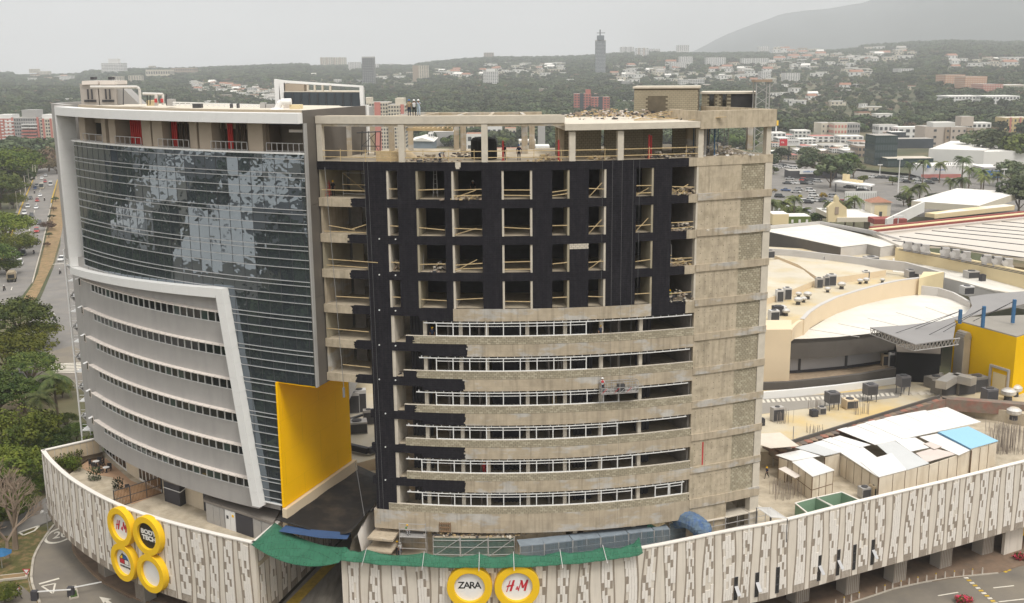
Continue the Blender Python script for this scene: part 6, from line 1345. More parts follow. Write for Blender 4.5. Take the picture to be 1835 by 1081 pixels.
MB().box(a[0],c[0],Y_,Y_+w,-GROUND,z1).build('tower_walls',WC,ar);e_=.6;MB().add([(a[0]-e_,Y_-e_,z1),(c[0]+e_,Y_-e_,z1),(c[0]+e_,Y_+w+e_,z1),(a[0]-e_,Y_+w+e_,z1),(*m_,z2)],[(0,1,4),(1,2,4),(2,3,4),(3,0,4),(3,2,1,0)]).build('tile_roof',TERR,ar);MB().box(m_[0]-.5,m_[0]+.5,Y_-.1,Y_,z1-5,z1-3.2).build('window',WIN,ar);MB().box(a[0]+1.2,c[0]-1.2,Y_-.06,Y_,z1-8.5,z1-1).build('inset_panel',CREAMY,ar)
ch=empty('mission_front',(0,0,0),'cream bell-gabled mission style front with a curved top behind the palms','building');Yc2=bz(1500,398,-52)[1]
P_=[(1484,398),(1484,372),(1490,366),(1496,362),(1497,354),(1500,350),(1503,354),(1504,362),(1510,367),(1517,372),(1518,398)];Q_=[by(x,y,Yc2)for x,y in P_];n_=len(Q_);MB().add([tuple(p)for p in Q_]+[(p[0],p[1]+2,p[2])for p in Q_],[tuple(range(n_)),tuple(range(2*n_-1,n_-1,-1))]+[(i,(i+1)%n_,(i+1)%n_+n_,i+n_)for i in range(n_)]).build('bell_gable',CREAMY,ch);p=by(1500,371,Yc2-.1);MB().box(p[0]-.6,p[0]+.6,p[1]-.1,p[1],p[2]-2.5,p[2]).build('niche',WBR,ch)
cf=T_('ochre_shop',1384,1413,403,384,8,CREAMY,'cream and ochre old-style shop front with an arched door',0,0,cat='shop',zfoot=-52,roof=RFW,free=False);T_('green_front',1413,1452,402,388,8,M('olive_green_wall',(0.12,0.16,0.04)),'olive green old-style front with white framed windows',3,1,win=WB,ww=.3,wh=.4,cat='shop',zfoot=-52,roof=RFW,free=False);T_('white_low_roof',1500,1580,398,390,26,WC,'low building with a broad white roof before the tile-roofed tower',0,0,cat='building',zfoot=-52,roof=RFW,free=False);T_('cream_annex',1755,1826,368,356,24,WC,'cream walled annex with a white roof in front of the shops',0,0,cat='building',zfoot=-52,roof=RFW,free=False,skew=-.05)
T_('dull_red_upstand',1567,1625,402,393,6,MATS['dull_red_panel'],'dull red roof upstand next to the ribbed hall roof',0,0,cat='building',zfoot=-45,roof=MATS['dull_red_panel'],free=False);T_('white_screen',1590,1655,396,376,.6,WB,'long white screen wall behind the red upstand',0,0,cat='wall',zfoot=-46,skew=-.06,roof=RFW,free=False);T_('white_billboard_backs',1514,1570,364,343,1,WB,'row of white louvred advertising screens by the fuel station',14,1,win=WG,ww=.15,wh=.9,cat='screen',zfoot=-54,free=False)
def house_mesh(seed):
 r=random.Random(seed);w,d_,h=r.uniform(.8,1.3),r.uniform(.6,.9),r.uniform(.45,.75);b=MB();fl=r.random()<.55
 b.box(-w,w,-d_,d_,-.5,h)
 if fl:b.box(-w-.06,w+.06,-d_-.06,d_+.06,h,h+.1,1)
 else:b.add([(-w-.08,-d_-.08,h),(w+.08,-d_-.08,h),(w+.08,d_+.08,h),(-w-.08,d_+.08,h),(-w,0,h+.38),(w,0,h+.38)],[(0,1,5,4),(2,3,4,5),(0,4,3),(1,2,5)],1)
 for k in range(3):x=-w+.25+k*(2*w-.5)/2;b.box(x-.13,x+.13,-d_-.02,-d_,h*.3,h*.75,2)
 if r.random()<.5:b.box(w,w+.6,-d_*.7,d_*.7,-.5,h*.55);b.box(w,w+.62,-d_*.72,d_*.72,h*.55,h*.62,1)
 return b.mesh('house',[[WB,WC,WB][seed%3],[RFW,TERR,RFW,RFG][seed%4],WIN])
r=random.Random(41);MR=[]
for i in range(64):
 while True:
  px,py=r.uniform(20,1830),r.uniform(118,205)
  if(px>1380 and py>172)or(700<px<900 and py>158)or 1600<px<1830 and py>120:continue
  if 0<px<130 and py>190:continue
  if all(abs(px-q[0])>16 or abs(py-q[1])>10 for q in MR):break
 MR.append((px,py))
for i,(px,py)in enumerate(sorted(MR)):
 w=r.uniform(9,22);h=r.uniform(4,10);T_('mid_rise',px-w/2,px+w/2,py,py-h,r.uniform(18,34),[WB,WC,WB,WG,WBR][r.randrange(5)],'%s apartment block, %s from the left among the scattered mid-rise blocks'%(['low','broad','compact'][i%3],ordn(i)),max(2,int(w/2.5)),max(2,int(h/2)),roof=[RFW,RFG,TERR][r.randrange(3)],group='mid-rise blocks scattered before the hills')
HM=[house_mesh(i)for i in range(12)]
CL=[(345,500,150,186,85,5,'small white or cream house in the dense estate above the office roof','houses in the dense estate'),(870,1010,116,138,45,7,'small pale house on the wooded slope left of the slender tower','houses on the slope before the slender tower'),(780,870,122,140,20,7,'small pale house beside the white stepped tower','houses by the stepped tower'),(1100,1385,116,150,75,7,'small pale house on the slope below the white apartment blocks','houses below the white blocks'),(1385,1640,90,112,70,8,'tiny pale house high on the hazy slope','houses high on the hazy slope'),(1390,1560,112,140,30,7,'small pale house in the woods past the scaffold mast','houses in the woods past the mast'),(1700,1835,106,126,22,8,'tiny pale house on the hazy slope at the picture edge','houses on the hazy slope at the edge'),(1385,1640,150,215,16,6,'isolated pale house in the dark woods','isolated houses in the woods'),(30,180,136,150,7,7,'isolated pale house on the far wooded slope at the side','isolated houses on the side slope'),(560,740,118,160,10,7,'isolated pale house behind the annex','isolated houses behind the annex')]
r=random.Random(77)
for x0,x1,y0,y1,n,s_,lb,gp_ in CL:
 pts_=[]
 for i in range(n):
  px=r.uniform(x0,x1);py=r.uniform(y0,y1)
  if(x0,y0)==(345,150):py=150+(px-345)/155*22+r.uniform(-6,12)
  p=hit(px,py);sc=s_*r.uniform(.6,1.2)*(1+max(0,math.hypot(p[0],p[1])-2000)/5000)
  hi=r.randrange(12);o=link('small_house',HM[hi]);pts_.append((px,hi,o));o.location=(p[0],p[1],p[2]+1.5);o.scale=(sc*1.3,sc,sc*1.3);o.rotation_euler[2]=r.uniform(-.5,.5);tag(o,lb,'house',gp_);EX.append((p[0],p[1],sc*1.9));EX.append((p[0]*.99,p[1]*.99,sc*1.9))
 pts_.sort(key=lambda t:t[0])
 for i,(px,hi,o)in enumerate(pts_):o['label']='%s %s house, %s from the left among %s'%(['white','cream','pale'][hi%3],['white-roofed','terracotta-roofed','light-roofed','grey-roofed'][hi%4],ordn(i),gp_)
def poly_in(x,y,P_):
 c=False;j=len(P_)-1
 for i in range(len(P_)):
  if((P_[i][1]>y)!=(P_[j][1]>y))and(x<(P_[j][0]-P_[i][0])*(y-P_[i][1])/(P_[j][1]-P_[i][1])+P_[i][0]):c=not c
  j=i
 return c
RD=[[P2(x,y,-GROUND)for x,y in q]for q in([(-60,560),(-30,480),(10,420),(32,372),(52,320),(58,292),(108,290),(118,330),(135,420),(170,560),(170,700),(0,700),(0,600)],)]
def blocked(x,y):
 px=az_px(x,y);rr_=math.hypot(x,y)
 if px>1340 and rr_<985:return True
 if 130<px<=1340 and rr_<780:return True
 if px<=130 and rr_<560:return True
 return any(poly_in(x,y,q)for q in RD)
for x,y,r__ in((800,172,40),(850,170,30),(760,170,20),(1565,228,12)):FREE.append((x,y,r__))
FREE+=[(1400,252,26),(1440,254,26),(1490,262,30),(1530,262,26),(1450,300,60),(1540,310,60),(1640,320,60),(1720,320,60),(60,320,10)]
# office roof plant
def bx(par,nm,mat,x0,x1,y0,y1,Y,dep):
 a,c=by(x0,y1,Y),by(x1,y0,Y);return MB().box(a[0],c[0],Y,Y+dep,a[2],c[2]).build(nm,mat,par)
CTW=M('cooling_tower_sheet',(0.36,0.33,0.30),rough=.5,var=.12,scale=.6);PIPE=M('pale_pipe',(0.55,0.53,0.50),rough=.5)
for i,(x0,x1)in enumerate(((146,176),(178,206))):
 r=empty('cooling_tower',(0,0,0),['big louvred cooling tower nearer the building end on the office roof','big louvred cooling tower nearer the inclined duct on the office roof'][i],'cooling tower','cooling towers on the office roof');Y=127
 bx(r,'tower_casing',CTW,x0,x1,150,189,Y,4);bx(r,'top_hood',CANO,x0+1,x1-1,145,152,Y-.3,4.2)
 for k in range(6):bx(r,'air_slot',STEELD,x0+5+k*3.6,x0+8+k*3.6,179,183,Y-.12,.15)
 bx(r,'ladder',STEELD,x0+11,x0+12,160,178,Y-.3,.1);bx(r,'ladder',STEELD,x0+18,x0+19,160,178,Y-.3,.1);bx(r,'fan_motor',STEELD,x0+16,x0+22,138,143,Y+1,1)
r=empty('inclined_duct',(0,0,0),'wedge-shaped grey duct sloping down beside the cooling towers','duct');a,b_,c,d=by(207,187,127.5),by(250,187,127.5),by(222,160,127.5),by(207,160,127.5)
MB().add([tuple(q)for q in(a,b_,c,d)]+[(q[0],q[1]+2.5,q[2])for q in(a,b_,c,d)],[(0,1,2,3),(7,6,5,4),(0,4,5,1),(1,5,6,2),(2,6,7,3),(3,7,4,0)]).build('duct_body',M('grey_duct',(0.30,0.29,0.28),rough=.5),r)
r=empty('roof_pipework',(0,0,0),'white pipe loop with red valves running from the cooling towers','pipes');Y=125.5
MB().path([tuple(by(x,y,Y))for x,y in((162,156),(246,156),(250,160),(252,187))],.16,8).build('main_pipe',PIPE,r);MB().path([tuple(by(x,y,Y-.5))for x,y in((256,168),(292,169),(292,188))],.15,8).build('branch_pipe',PIPE,r);MB().path([tuple(by(x,y,Y-.5))for x,y in((280,169),(280,190))],.2,8).build('branch_pipe',PIPE,r)
for x in(221,269,264,298):MB().path([tuple(by(x,158 if x<260 else 168,Y)),tuple(by(x,188,Y))],.06,5).build('support',STEELD,r)
for x in(278.5,289.5):bx(r,'red_valve',RED,x-1.6,x+1.6,177,184,Y-.9,.5)
r=empty('pump_housing',(0,0,0),'cream pump housing under the red valves','pump housing');bx(r,'housing',CREAMY,263,276,180,190,Y,1.5);bx(r,'motor_box',STEEL,298,308,178,190,Y,1.5)
r=empty('elbow_vent',(0,0,0),'white gooseneck exhaust duct on the office roof before the annex','duct');Y=112
MB().path([tuple(by(x,y,Y))for x,y in((497,195),(500,187),(505,182.5),(522,182))],.32,10).lathe(tuple(by(497,196,Y)),[(.8,0),(.45,.15)],12).build('gooseneck',WPAN,r);bx(r,'unit',CANO,508,519,186,194,Y+1,1);bx(r,'cream_box',CREAMY,519,538,188,196,Y,1.5)
r=empty('roof_railing',(0,0,0),'low white parapet rail and pipes along the far roof edge','railing');Y=121
MB().bar(by(310,183.5,Y),by(465,188,Y-3),.12,.12).bar(by(310,187,Y),by(465,191,Y-3),.1,.1).build('rail',WPAN,r)
for i in range(16):x=312+i*10;MB().bar(by(x,183.6+i*.3,Y-.2*i),by(x,190+i*.25,Y-.2*i),.08,.08).build('rail_post',WPAN,r)
for x0,x1,y0 in((466,475,184),(477,490,187),(412,414,186),(424,426,186),(345,360,186)):bx(r,'roof_unit',STEEL if x0>430 else STEELD,x0,x1,y0,194,116,.8)
st=empty('escape_stair',(0,0,0),'white steel escape stair tower clinging to the end of the office block','stair');Y=133
xa,xb_=by(122,600,Y)[0],by(131,600,Y)[0];xa=-53.0;
for k in range(12):
 z=-45+k*1.95;MB().box(xa-2.3,xa,Y-1.2,Y+1.2,z-.1,z).build('landing',WPAN,st);MB().bar((xa-2.1,Y-1.2,z+.8),(xa,Y-1.2,z+.8),.05,.05).bar((xa-2.1,Y-1.2,z+.4),(xa,Y-1.2,z+.4),.04,.04).build('stair_rail',WPAN,st)
 if k<11:MB().bar((xa-2.1 if k%2 else xa-.3,Y-.9,z),(xa-.3 if k%2 else xa-2.1,Y-.9,z+1.95),.7,.1).build('stair_flight',STEEL,st)
for x in(xa-2.3,xa-1.1,xa):MB().box(x-.08,x+.08,Y-1.3,Y-1.1,-57.5,-21.5).build('stair_post',WPAN,st)
# people
SKIN=M('skin',(0.30,0.17,0.11),var=.03);SHOE=M('dark_boots',(0.03,0.025,0.02));HAIR=M('dark_hair',(0.02,0.015,0.012))
CL_={'white':(0.62,0.62,0.62),'navy':(0.02,0.028,0.06),'green':(0.10,0.22,0.08),'grey':(0.32,0.32,0.33),'tan':(0.34,0.26,0.16),'black':(0.018,0.018,0.02),'red':(0.50,0.05,0.06),'blue':(0.07,0.12,0.22),'pink':(0.60,0.18,0.20),'paleblue':(0.42,0.50,0.58)}
HEL={'yellow':(0.75,0.45,0.01),'white':(0.75,0.75,0.73),'blue':(0.04,0.12,0.35),'orange':(0.65,0.18,0.02)}
def cloth(c):return M('cloth_'+c,CL_[c],var=.12,scale=6)
POSE={'stand':dict(pel=(0,0,.93),ch=(0,-.01,1.28),nk=(0,-.01,1.46),hd=(0,-.02,1.60),el=[(-.27,0,1.14),(.27,0,1.14)],wr=[(-.25,-.10,.90),(.25,-.10,.90)],kn=[(-.11,-.02,.50),(.11,-.02,.50)],an=[(-.12,0,.08),(.12,0,.08)]),'walk':dict(pel=(0,0,.92),ch=(0,-.03,1.27),nk=(0,-.05,1.45),hd=(0,-.08,1.59),el=[(-.25,.16,1.16),(.25,-.14,1.15)],wr=[(-.24,.12,.92),(.22,-.36,1.05)],kn=[(-.10,-.22,.52),(.10,.10,.50)],an=[(-.10,-.28,.09),(.10,.42,.16)]),'bend':dict(pel=(0,.12,.88),ch=(0,-.18,1.08),nk=(0,-.38,1.10),hd=(0,-.50,1.04),el=[(-.22,-.34,.82),(.22,-.34,.82)],wr=[(-.14,-.44,.58),(.14,-.44,.58)],kn=[(-.13,-.02,.48),(.13,-.02,.48)],an=[(-.14,.08,.08),(.14,.08,.08)]),'arms':dict(pel=(0,0,.93),ch=(0,-.02,1.28),nk=(0,-.03,1.46),hd=(0,-.06,1.60),el=[(-.30,-.12,1.28),(.30,-.12,1.28)],wr=[(-.20,-.34,1.42),(.20,-.34,1.42)],kn=[(-.12,-.03,.50),(.12,-.03,.50)],an=[(-.14,0,.08),(.14,0,.08)]),'sit':dict(pel=(0,.1,.42),ch=(0,.02,.76),nk=(0,-.03,.94),hd=(0,-.08,1.07),el=[(-.26,-.1,.66),(.26,-.1,.66)],wr=[(-.14,-.32,.60),(.14,-.32,.60)],kn=[(-.13,-.36,.50),(.13,-.36,.50)],an=[(-.13,-.42,.08),(.13,-.42,.08)])}
BODY={}
def body_mesh(pose):
 if pose in BODY:return BODY[pose]
 P=POSE[pose];V,E,R_,B=[],[],[],[]
 def v(p,r):V.append(p);R_.append(r);return len(V)-1
 def e(a,b_,m):E.append((a,b_));B.append((V[a],V[b_],m))
 pel=v(P['pel'],.145);ch=v(P['ch'],.16);nk=v(P['nk'],.065);hd=v(P['hd'],.092);tp=v(tuple(np.array(P['hd'])+np.array((0,-.005,.11))),.075);e(pel,ch,0);e(ch,nk,0);e(nk,hd,2);e(hd,tp,2)
 fc=v(tuple(np.array(P['hd'])+np.array((0,-.10,.01))),.022);e(hd,fc,2)
 for s_,sg in((0,-1),(1,1)):
  c=np.array(P['ch']);n_=np.array(P['nk']);shp=tuple(c*.35+n_*.65+np.array((sg*.19,0,-.02)));sh=v(shp,.07);e(ch,sh,0)
  el=v(P['el'][s_],.048);e(sh,el,0);wr=v(P['wr'][s_],.034);e(el,wr,2);d=np.array(P['wr'][s_])-np.array(P['el'][s_]);d/=np.sqrt(d@d);palm=v(tuple(np.array(P['wr'][s_])+d*.08),.036);e(wr,palm,2)
  for k in(-1.5,-.5,.5,1.5):f=v(tuple(np.array(P['wr'][s_])+d*(.165-abs(k)*.012)+np.array((k*.018,-.01,0))),.0095);e(palm,f,2)
  hp=v(tuple(np.array(P['pel'])+np.array((sg*.10,0,-.06))),.10);e(pel,hp,1);kn=v(P['kn'][s_],.065);e(hp,kn,1);an=v(P['an'][s_],.045);e(kn,an,1);toe=v(tuple(np.array(P['an'][s_])+np.array((0,-.18,-.04))),.038);e(an,toe,3)
 me=bpy.data.meshes.new('person_skel');me.from_pydata(V,E,[]);o=bpy.data.objects.new('tmp_person',me);COL.objects.link(o);o.modifiers.new('s','SKIN');o.modifiers.new('ss','SUBSURF').levels=1
 for i,rr_ in enumerate(R_):me.skin_vertices[0].data[i].radius=(rr_,rr_)
 me.skin_vertices[0].data[0].use_root=True;bpy.context.view_layer.update();out_=bpy.data.meshes.new_from_object(o.evaluated_get(bpy.context.evaluated_depsgraph_get()));bpy.data.objects.remove(o)
 BB=[(np.array(a),np.array(b_),m)for a,b_,m in B]
 for k in range(4):out_.materials.append(SKIN)
 for p in out_.polygons:
  c=np.array(p.center);best=9;mi=0
  for a,b_,m in BB:
   ab=b_-a;t=min(1,max(0,((c-a)@ab)/(ab@ab+1e-9)));d=c-a-ab*t;d=d@d
   if d<best:best=d;mi=m
  p.material_index=mi;p.use_smooth=True
 BODY[pose]=out_;return out_
def person(loc,rz,pose,shirt,pants,helmet,label,vest=None,sc=1/US):
 r=empty('person',tuple(loc),label,'person',None,rz);r.scale=(sc,)*3;me=body_mesh(pose).copy();me.materials[0]=cloth(shirt);me.materials[1]=cloth(pants);me.materials[3]=SHOE;link('body',me,r)
 hd=POSE[pose]['hd'];b=MB()
 if helmet:b.lathe((hd[0],hd[1],hd[2]+.05),[(.155,0),(.155,.015),(.122,.02),(.115,.07),(.08,.12),(.02,.145)],14);b.build('helmet',M('helmet_'+helmet,HEL[helmet],rough=.35,var=.02),r)
 else:b.lathe((hd[0],hd[1]+.02,hd[2]+.0),[(.10,0),(.112,.06),(.10,.12),(.04,.165)],12);b.build('hair',HAIR,r)
 for sx in(-1,1):MB().lathe((hd[0]+sx*.035,hd[1]-.088,hd[2]+.012),[(.004,0),(.012,.006),(.004,.014)],6).build('eye',HAIR,r)
 if vest:c=POSE[pose]['ch'];MB().lathe((c[0],c[1],c[2]-.16),[(.17,0),(.185,.1),(.19,.22),(.15,.32)],12).build('vest',cloth(vest),r)
 return r
def on_tower(px,k,dep,py=300):a=tx(px,py);return(*pol(TC,TR-dep,a),zk(k)+.003)
zr_=-4.25;
person((*pol(TC,TR-.4,tx(731.5,208)),zr_),.2,'stand','tan','navy','blue','worker in a tan shirt and blue helmet standing on the roof beam');person((*pol(TC,TR-.3,tx(741,208)),zr_),.1,'arms','white','black','white','person in white shirt and helmet, middle one of three on the roof beam');person((*pol(TC,TR-.5,tx(748.5,208)),zr_),-.4,'arms','paleblue','paleblue','white','person in pale blue overalls and white helmet on the roof beam')
person(on_tower(787,0,.7,290),1.4,'bend','grey','navy',None,'worker in a grey shirt bending over at the edge of the open storey')
person(on_tower(903,0,2.2,285),.5,'stand','black','black',None,'dark figure behind the column near the black water tank');person(on_tower(931,0,1.6,285),0,'stand','navy','black','blue','dark clothed worker standing mid-way on the open top storey')
person(on_tower(583,1,1.6,345),-.3,'stand','black','black','yellow','worker in dark clothes on the topmost open balcony');person(on_tower(842,1,3.0,350),0,'stand','black','black','white','worker in the shade of the fourth black-framed opening')
person(on_tower(1203+4,4,1.0,545),.4,'sit','green','navy','yellow','worker in a green shirt crouching at the end opening above the ribbon windows');person(on_tower(772,5,.7,600),0,'stand','navy','black','yellow','worker in a yellow helmet behind the first ribbon window frame');person(on_tower(1079,5,.6,600),.3,'stand','navy','black','yellow','worker in a yellow helmet standing in the unframed part of the ribbon window');person(on_tower(866,9,1.4,845),0,'stand','red','red','orange','worker in red overalls behind the second lowest ribbon window')
person(bz(1374,857.5,ZD),-.9,'walk','navy','black','yellow','worker in navy overalls and yellow helmet walking across the site deck');person(bz(1345,916,ZD),0,'stand','navy','navy','yellow','worker whose yellow helmet shows above the covered walkway')
for i,(x,y,hh)in enumerate(((701,990,'yellow'),(712,994,'yellow'),(717,996,'white'))):person(bz(x,y,ZD),.3*i,'stand',['white','tan','white'][i],'navy',hh,['worker in yellow helmet and white shirt behind the green net','worker in yellow helmet and tan shirt behind the green net','worker in white helmet between two others behind the green net'][i])
person(bz(34,1073,-GROUND+.07),1.9,'walk','white','black',None,'guard in white shirt and pink vest walking on the footpath at the bottom corner',vest='pink',sc=.95)
# suspended platform and hoist ropes
sp_=empty('suspended_platform',(0,0,0),'metal suspended work platform with red panels hanging at the ribbon windows','platform')
def fp_(px,py,off):a=tx(px,py);return pol(TC,TR+off,a)
zt1=-29.35;zb1=-30.45;A0,A1=fp_(1074,665,.15),fp_(1139,665,.15);B0,B1=fp_(1074,665,.85),fp_(1139,665,.85)
MB().hexa([A0,A1,B1,B0][::-1],zb1-.06,zb1).build('platform_deck',STEEL,sp_)
for p,q in((A0,A1),(B0,B1),(A0,B0),(A1,B1)):
 for z in(zt1,(zt1+zb1)/2,zb1+.1):MB().bar((*p,z),(*q,z),.05,.05).build('platform_rail',STEEL,sp_)
n_=6
for i in range(n_+1):
 f=i/n_
 for P0,P1 in((A0,A1),(B0,B1)):c=np.array(P0)*(1-f)+np.array(P1)*f;MB().bar((*c,zb1),(*c,zt1),.05,.05).build('platform_post',STEEL,sp_)
 if i<n_:c=np.array(B0)*(1-f)+np.array(B1)*f;d=np.array(B0)*(1-f-1/n_)+np.array(B1)*(f+1/n_);MB().bar((*c,zb1),(*d,(zt1+zb1)/2),.04,.04).build('platform_brace',STEEL if i%2 else RED,sp_)
c=np.array(A0)*.45+np.array(B1)*.55;MB().obox(c,(1,.2),.7,.4,zb1,zb1+.8).build('winch_motor',STEELD,sp_)
person((*(np.array(A0)*.93+np.array(B1)*.07),zb1),.2,'stand','white','navy','white','worker in white helmet and red harness on the suspended platform',vest='red')
ROPE=M('steel_rope',(0.16,0.16,0.16));
for i,(x,z1,lb)in enumerate(((1096,-29.3,'thin hoist rope dropping to the inner part of the suspended platform'),(1133,-29.3,'thin hoist rope dropping to the outer end of the suspended platform'),(1144,-22,'thin slack rope hanging past the upper black rows'),(655,-44,'thin rope hanging down the black corner pier'),(662,-44,'second thin rope beside the one on the black corner pier'),(1078,-44,'thin rope hanging down the middle of the ribbon windows'),(1113,-44,'thin rope hanging left of the wide white column'))):
 p=fp_(x,330,.3);tag(MB().tube((*p,-8.3),(p[0]+(.35 if 650<x<670 else 0),p[1]+.05,z1),.012,4).build('hoist_rope',ROPE),lb,'rope')
pr_=by(583,280,98.5);pe=bz(618,700,-29.8);tag(MB().tube(tuple(by(582,300,99.5)),tuple(by(616,695,96.5)),.03,4).box(by(616,700,96.5)[0]-.1,by(616,700,96.5)[0]+.1,96.4,96.6,by(616,712,96.5)[2],by(616,695,96.5)[2]).build('hook_rope',ROPE),'slanting rope with a chain hook ending in front of the yellow wall','rope')
tag(MB().tube(tuple(by(637,830,104)),tuple(by(653,925,101)),.035,4).build('guy_rope',ROPE),'steel rope crossing in front of the black sheet','rope')
# clutter on the open storey, roof and balconies
zf=zk(0)
r=empty('water_tank',(0,0,0),'black plastic water tank standing on the open storey','water tank');c=on_tower(868,0,3.5,285);MB().lathe(c,[(.95,0),(1.0,.2),(.98,1.7),(.8,1.95),(.3,2.05)],18).build('tank_body',MATS['matt_black_wall'],r)
r=empty('water_tank',(0,0,0),'second black tank half hidden behind the column on the open storey','water tank');c=on_tower(857,0,4.0,285);MB().lathe(c,[(.95,0),(1.0,.2),(.98,1.7),(.8,1.95),(.3,2.05)],18).build('tank_body',MATS['matt_black_wall'],r)
def heap(name,c,w,d_,h,mat,label,seed,n=60,cat='rubble pile'):
 rr_=random.Random(seed);b=MB()
 for i in range(n):
  u,v_=rr_.gauss(0,.4),rr_.gauss(0,.4);x,y=c[0]+u*w,c[1]+v_*d_;z=c[2]+max(0,h*(1-u*u*1.8-v_*v_*1.8))*rr_.random()*(1 if abs(u)<.8 else 0);s_=rr_.uniform(.06,.2);a=rr_.random()*3
  b.obox((x,y),(math.cos(a),math.sin(a)),s_*rr_.uniform(1,3),s_,z,z+s_*.7,i%len(mat))
 return tag(b.build(name,mat),label,cat,kind='stuff')
SANDY=M('sand',(0.52,0.42,0.28),var=.1);b=MB();b.lathe(on_tower(690,0,5,275),[(1.6,0),(1.1,.45),(.5,.85),(.05,1.0)],14);tag(b.build('sand_pile',SANDY),'pale cone of sand on the open storey','sand pile')
r=empty('timber_formwork_box',(0,0,0),'low timber-boarded box filled with sand at the edge of the open storey','formwork');
for k in range(4):MB().arc(TC,TR,tx(668,285),tx(711,285),-.95,-.88,zf+.02+k*.22,zf+.22+k*.22).build('board',M('pale_board',(0.50,0.38,0.22),var=.2,scale=3),r)
for i,(x,k,dep,w,h,lb)in enumerate(((750,0,3,2.0,.5,'heap of planks and rubble near the bending worker'),(770,0,1.2,2.5,.3,'scatter of offcuts at the slab edge'),(985,0,1.0,1.6,.6,'pile of dark rubble near the end column of the frame'),(830,0,5,3.0,.8,'jumble of dark machinery in the depth of the open storey'),(1080,0,1.5,1.5,.3,'offcuts on the floor before the block wall'),(1190,0,1.6,1.8,.5,'rubble below the red props'),(1228,1,.8,2.0,.8,'stack of grey stones in the end opening of the top black row'),(1228,2,.8,2.0,.7,'stack of bricks in the end opening of the second black row'),(1226,3,.9,1.2,.7,'buckets and debris in the end opening of the third black row'),(1222,4,.9,2.2,1.0,'brown debris heap in the end opening of the fourth black row'),(840,1,.8,2.0,.3,'timber scraps in the fourth opening of the top row'),(790,3,1.0,1.3,1.0,'stacked blocks in the third row opening'),(705,3,1.2,.8,.9,'stacked blocks in the narrow opening'),(700,6,1.0,.9,.6,'dark debris in the narrow opening above the lower storeys'))):heap('rubble',on_tower(x,k,dep,280+66*k),w,w*.6,h,[CONC_L,WBR,STEELD]if i%2 else[WBR,CONC_D,TIMBER],lb,200+i,70)
heap('sack_pile',on_tower(1300,0,2.0,275),4.5,1.5,1.2,[WPAN,CANO,CONC_D],'heap of white sacks and rubble in the corner bay of the open storey',240,140,'sacks')
for i,(x,dep,h,lb)in enumerate(((1170,1.0,2.2,'red steel prop standing on the open storey'),(1176,1.3,2.1,'second red prop beside the first on the open storey'),(1003,.7,1.9,'short red prop before the block wall corner'),(901,2.0,1.8,'red prop by the dark figure'))):c=on_tower(x,0,dep,280);tag(MB().tube(c,(c[0],c[1],c[2]+h),.09,8).box(c[0]-.15,c[0]+.15,c[1]-.15,c[1]+.15,c[2],c[2]+.04).build('red_prop',RED),lb,'prop')
props=empty('shoring_props',(0,0,0),'cluster of thin steel shoring props in the corner bay','props')
for i in range(22):c=on_tower(1270+random.uniform(0,62),0,random.uniform(.8,4.5),270);MB().tube(c,(c[0],c[1],-5.7),.035,5).build('shoring_prop',STEEL if i%3 else MATS['blue_steel'],props)
fw_=empty('formwork_lattice',(0,0,0),'pale timber formwork lattice hung under the roof frame','formwork')
for i in range(9):MB().bar(by(738+i*9,232,104),by(755+i*7,226,109),.12,.2).build('lattice_bar',M('pale_board'),fw_)if False else MB().bar(by(738+i*9,232,104),by(755+i*7,226,109),.12,.2).build('lattice_bar',MATS['pale_board'],fw_)
MB().bar(by(728,232,104),by(812,233,104),.15,.25).bar(by(740,227,109),by(815,226,109),.15,.2).build('lattice_chord',MATS['pale_board'],fw_)
sc_=empty('steel_trestle',(0,0,0),'black tubular trestle scaffold with guy ropes on the open storey','scaffold')
for x in(648,660,672,681):MB().tube(by(x,278,108),by(x+1,235,108),.05,5).build('trestle_post',STEELD,sc_)
MB().bar(by(640,238,108),by(682,236,108),.8,.08).tube(by(648,262,108),by(681,262,108),.04,5).tube(by(648,262,108),by(672,240,108),.03,5).tube(by(660,240,108),by(681,275,108),.03,5).build('trestle_top',STEELD,sc_)
heap('formwork_debris',bz(1105,208,-5.05)+np.array((0,0,0)),9,3,.7,[MATS['pale_board'],STEELD,WBR,CANO],'tangle of timber, sheets and black plastic on the roof slab',250,260,'debris');heap('plank_stack',bz(1075,209,-5.05),5,2,.8,[MATS['pale_board'],WBR],'stack of planks near the salmon towers on the roof slab',251,60,'planks');heap('rebar_pile',bz(1160,213,-5.05),8,3,.5,[MATS['pale_board'],CANO,STEELD],'long boards strewn before the roof block house',252,90,'boards')
r=random.Random(12)
for i in range(8):a=bz(1130+r.uniform(0,105),213+r.uniform(-4,3),-5.0);an_=r.uniform(-.4,.6);tag(MB().bar(a,a+np.array((3.5*math.cos(an_),3.5*math.sin(an_),r.uniform(0,.8))),.25,.06).build('loose_plank',MATS['pale_board']),'loose plank on the roof slab, %s laid down among the debris'%ORD[i],'plank','loose planks on the roof slab')
p=bz(1230,205,-5.05);ls=empty('leaning_boards',(0,0,0),'timber boards propped against the corner of the block house','boards')
for k in range(3):MB().bar((p[0]-1.4+k*.5,p[1]-1.5,p[2]),(p[0]+.6+k*.3,p[1]-.2,p[2]+1.9+k*.4),.2,.06).build('board',MATS['pale_board'],ls)
ms=empty('lattice_mast',(0,0,0),'grey lattice hoist mast rising beside the corner of the unfinished tower','mast');Y=116;c=by(1361,250,Y)
for dx in(-.7,.7):
 for dy in(-.7,.7):MB().tube((c[0]+dx,Y+dy,-20),(c[0]+dx,Y+dy,by(1361,145,Y)[2]),.07,4).build('mast_leg',STEEL,ms)
z=-14;zt=by(1361,147,Y)[2]
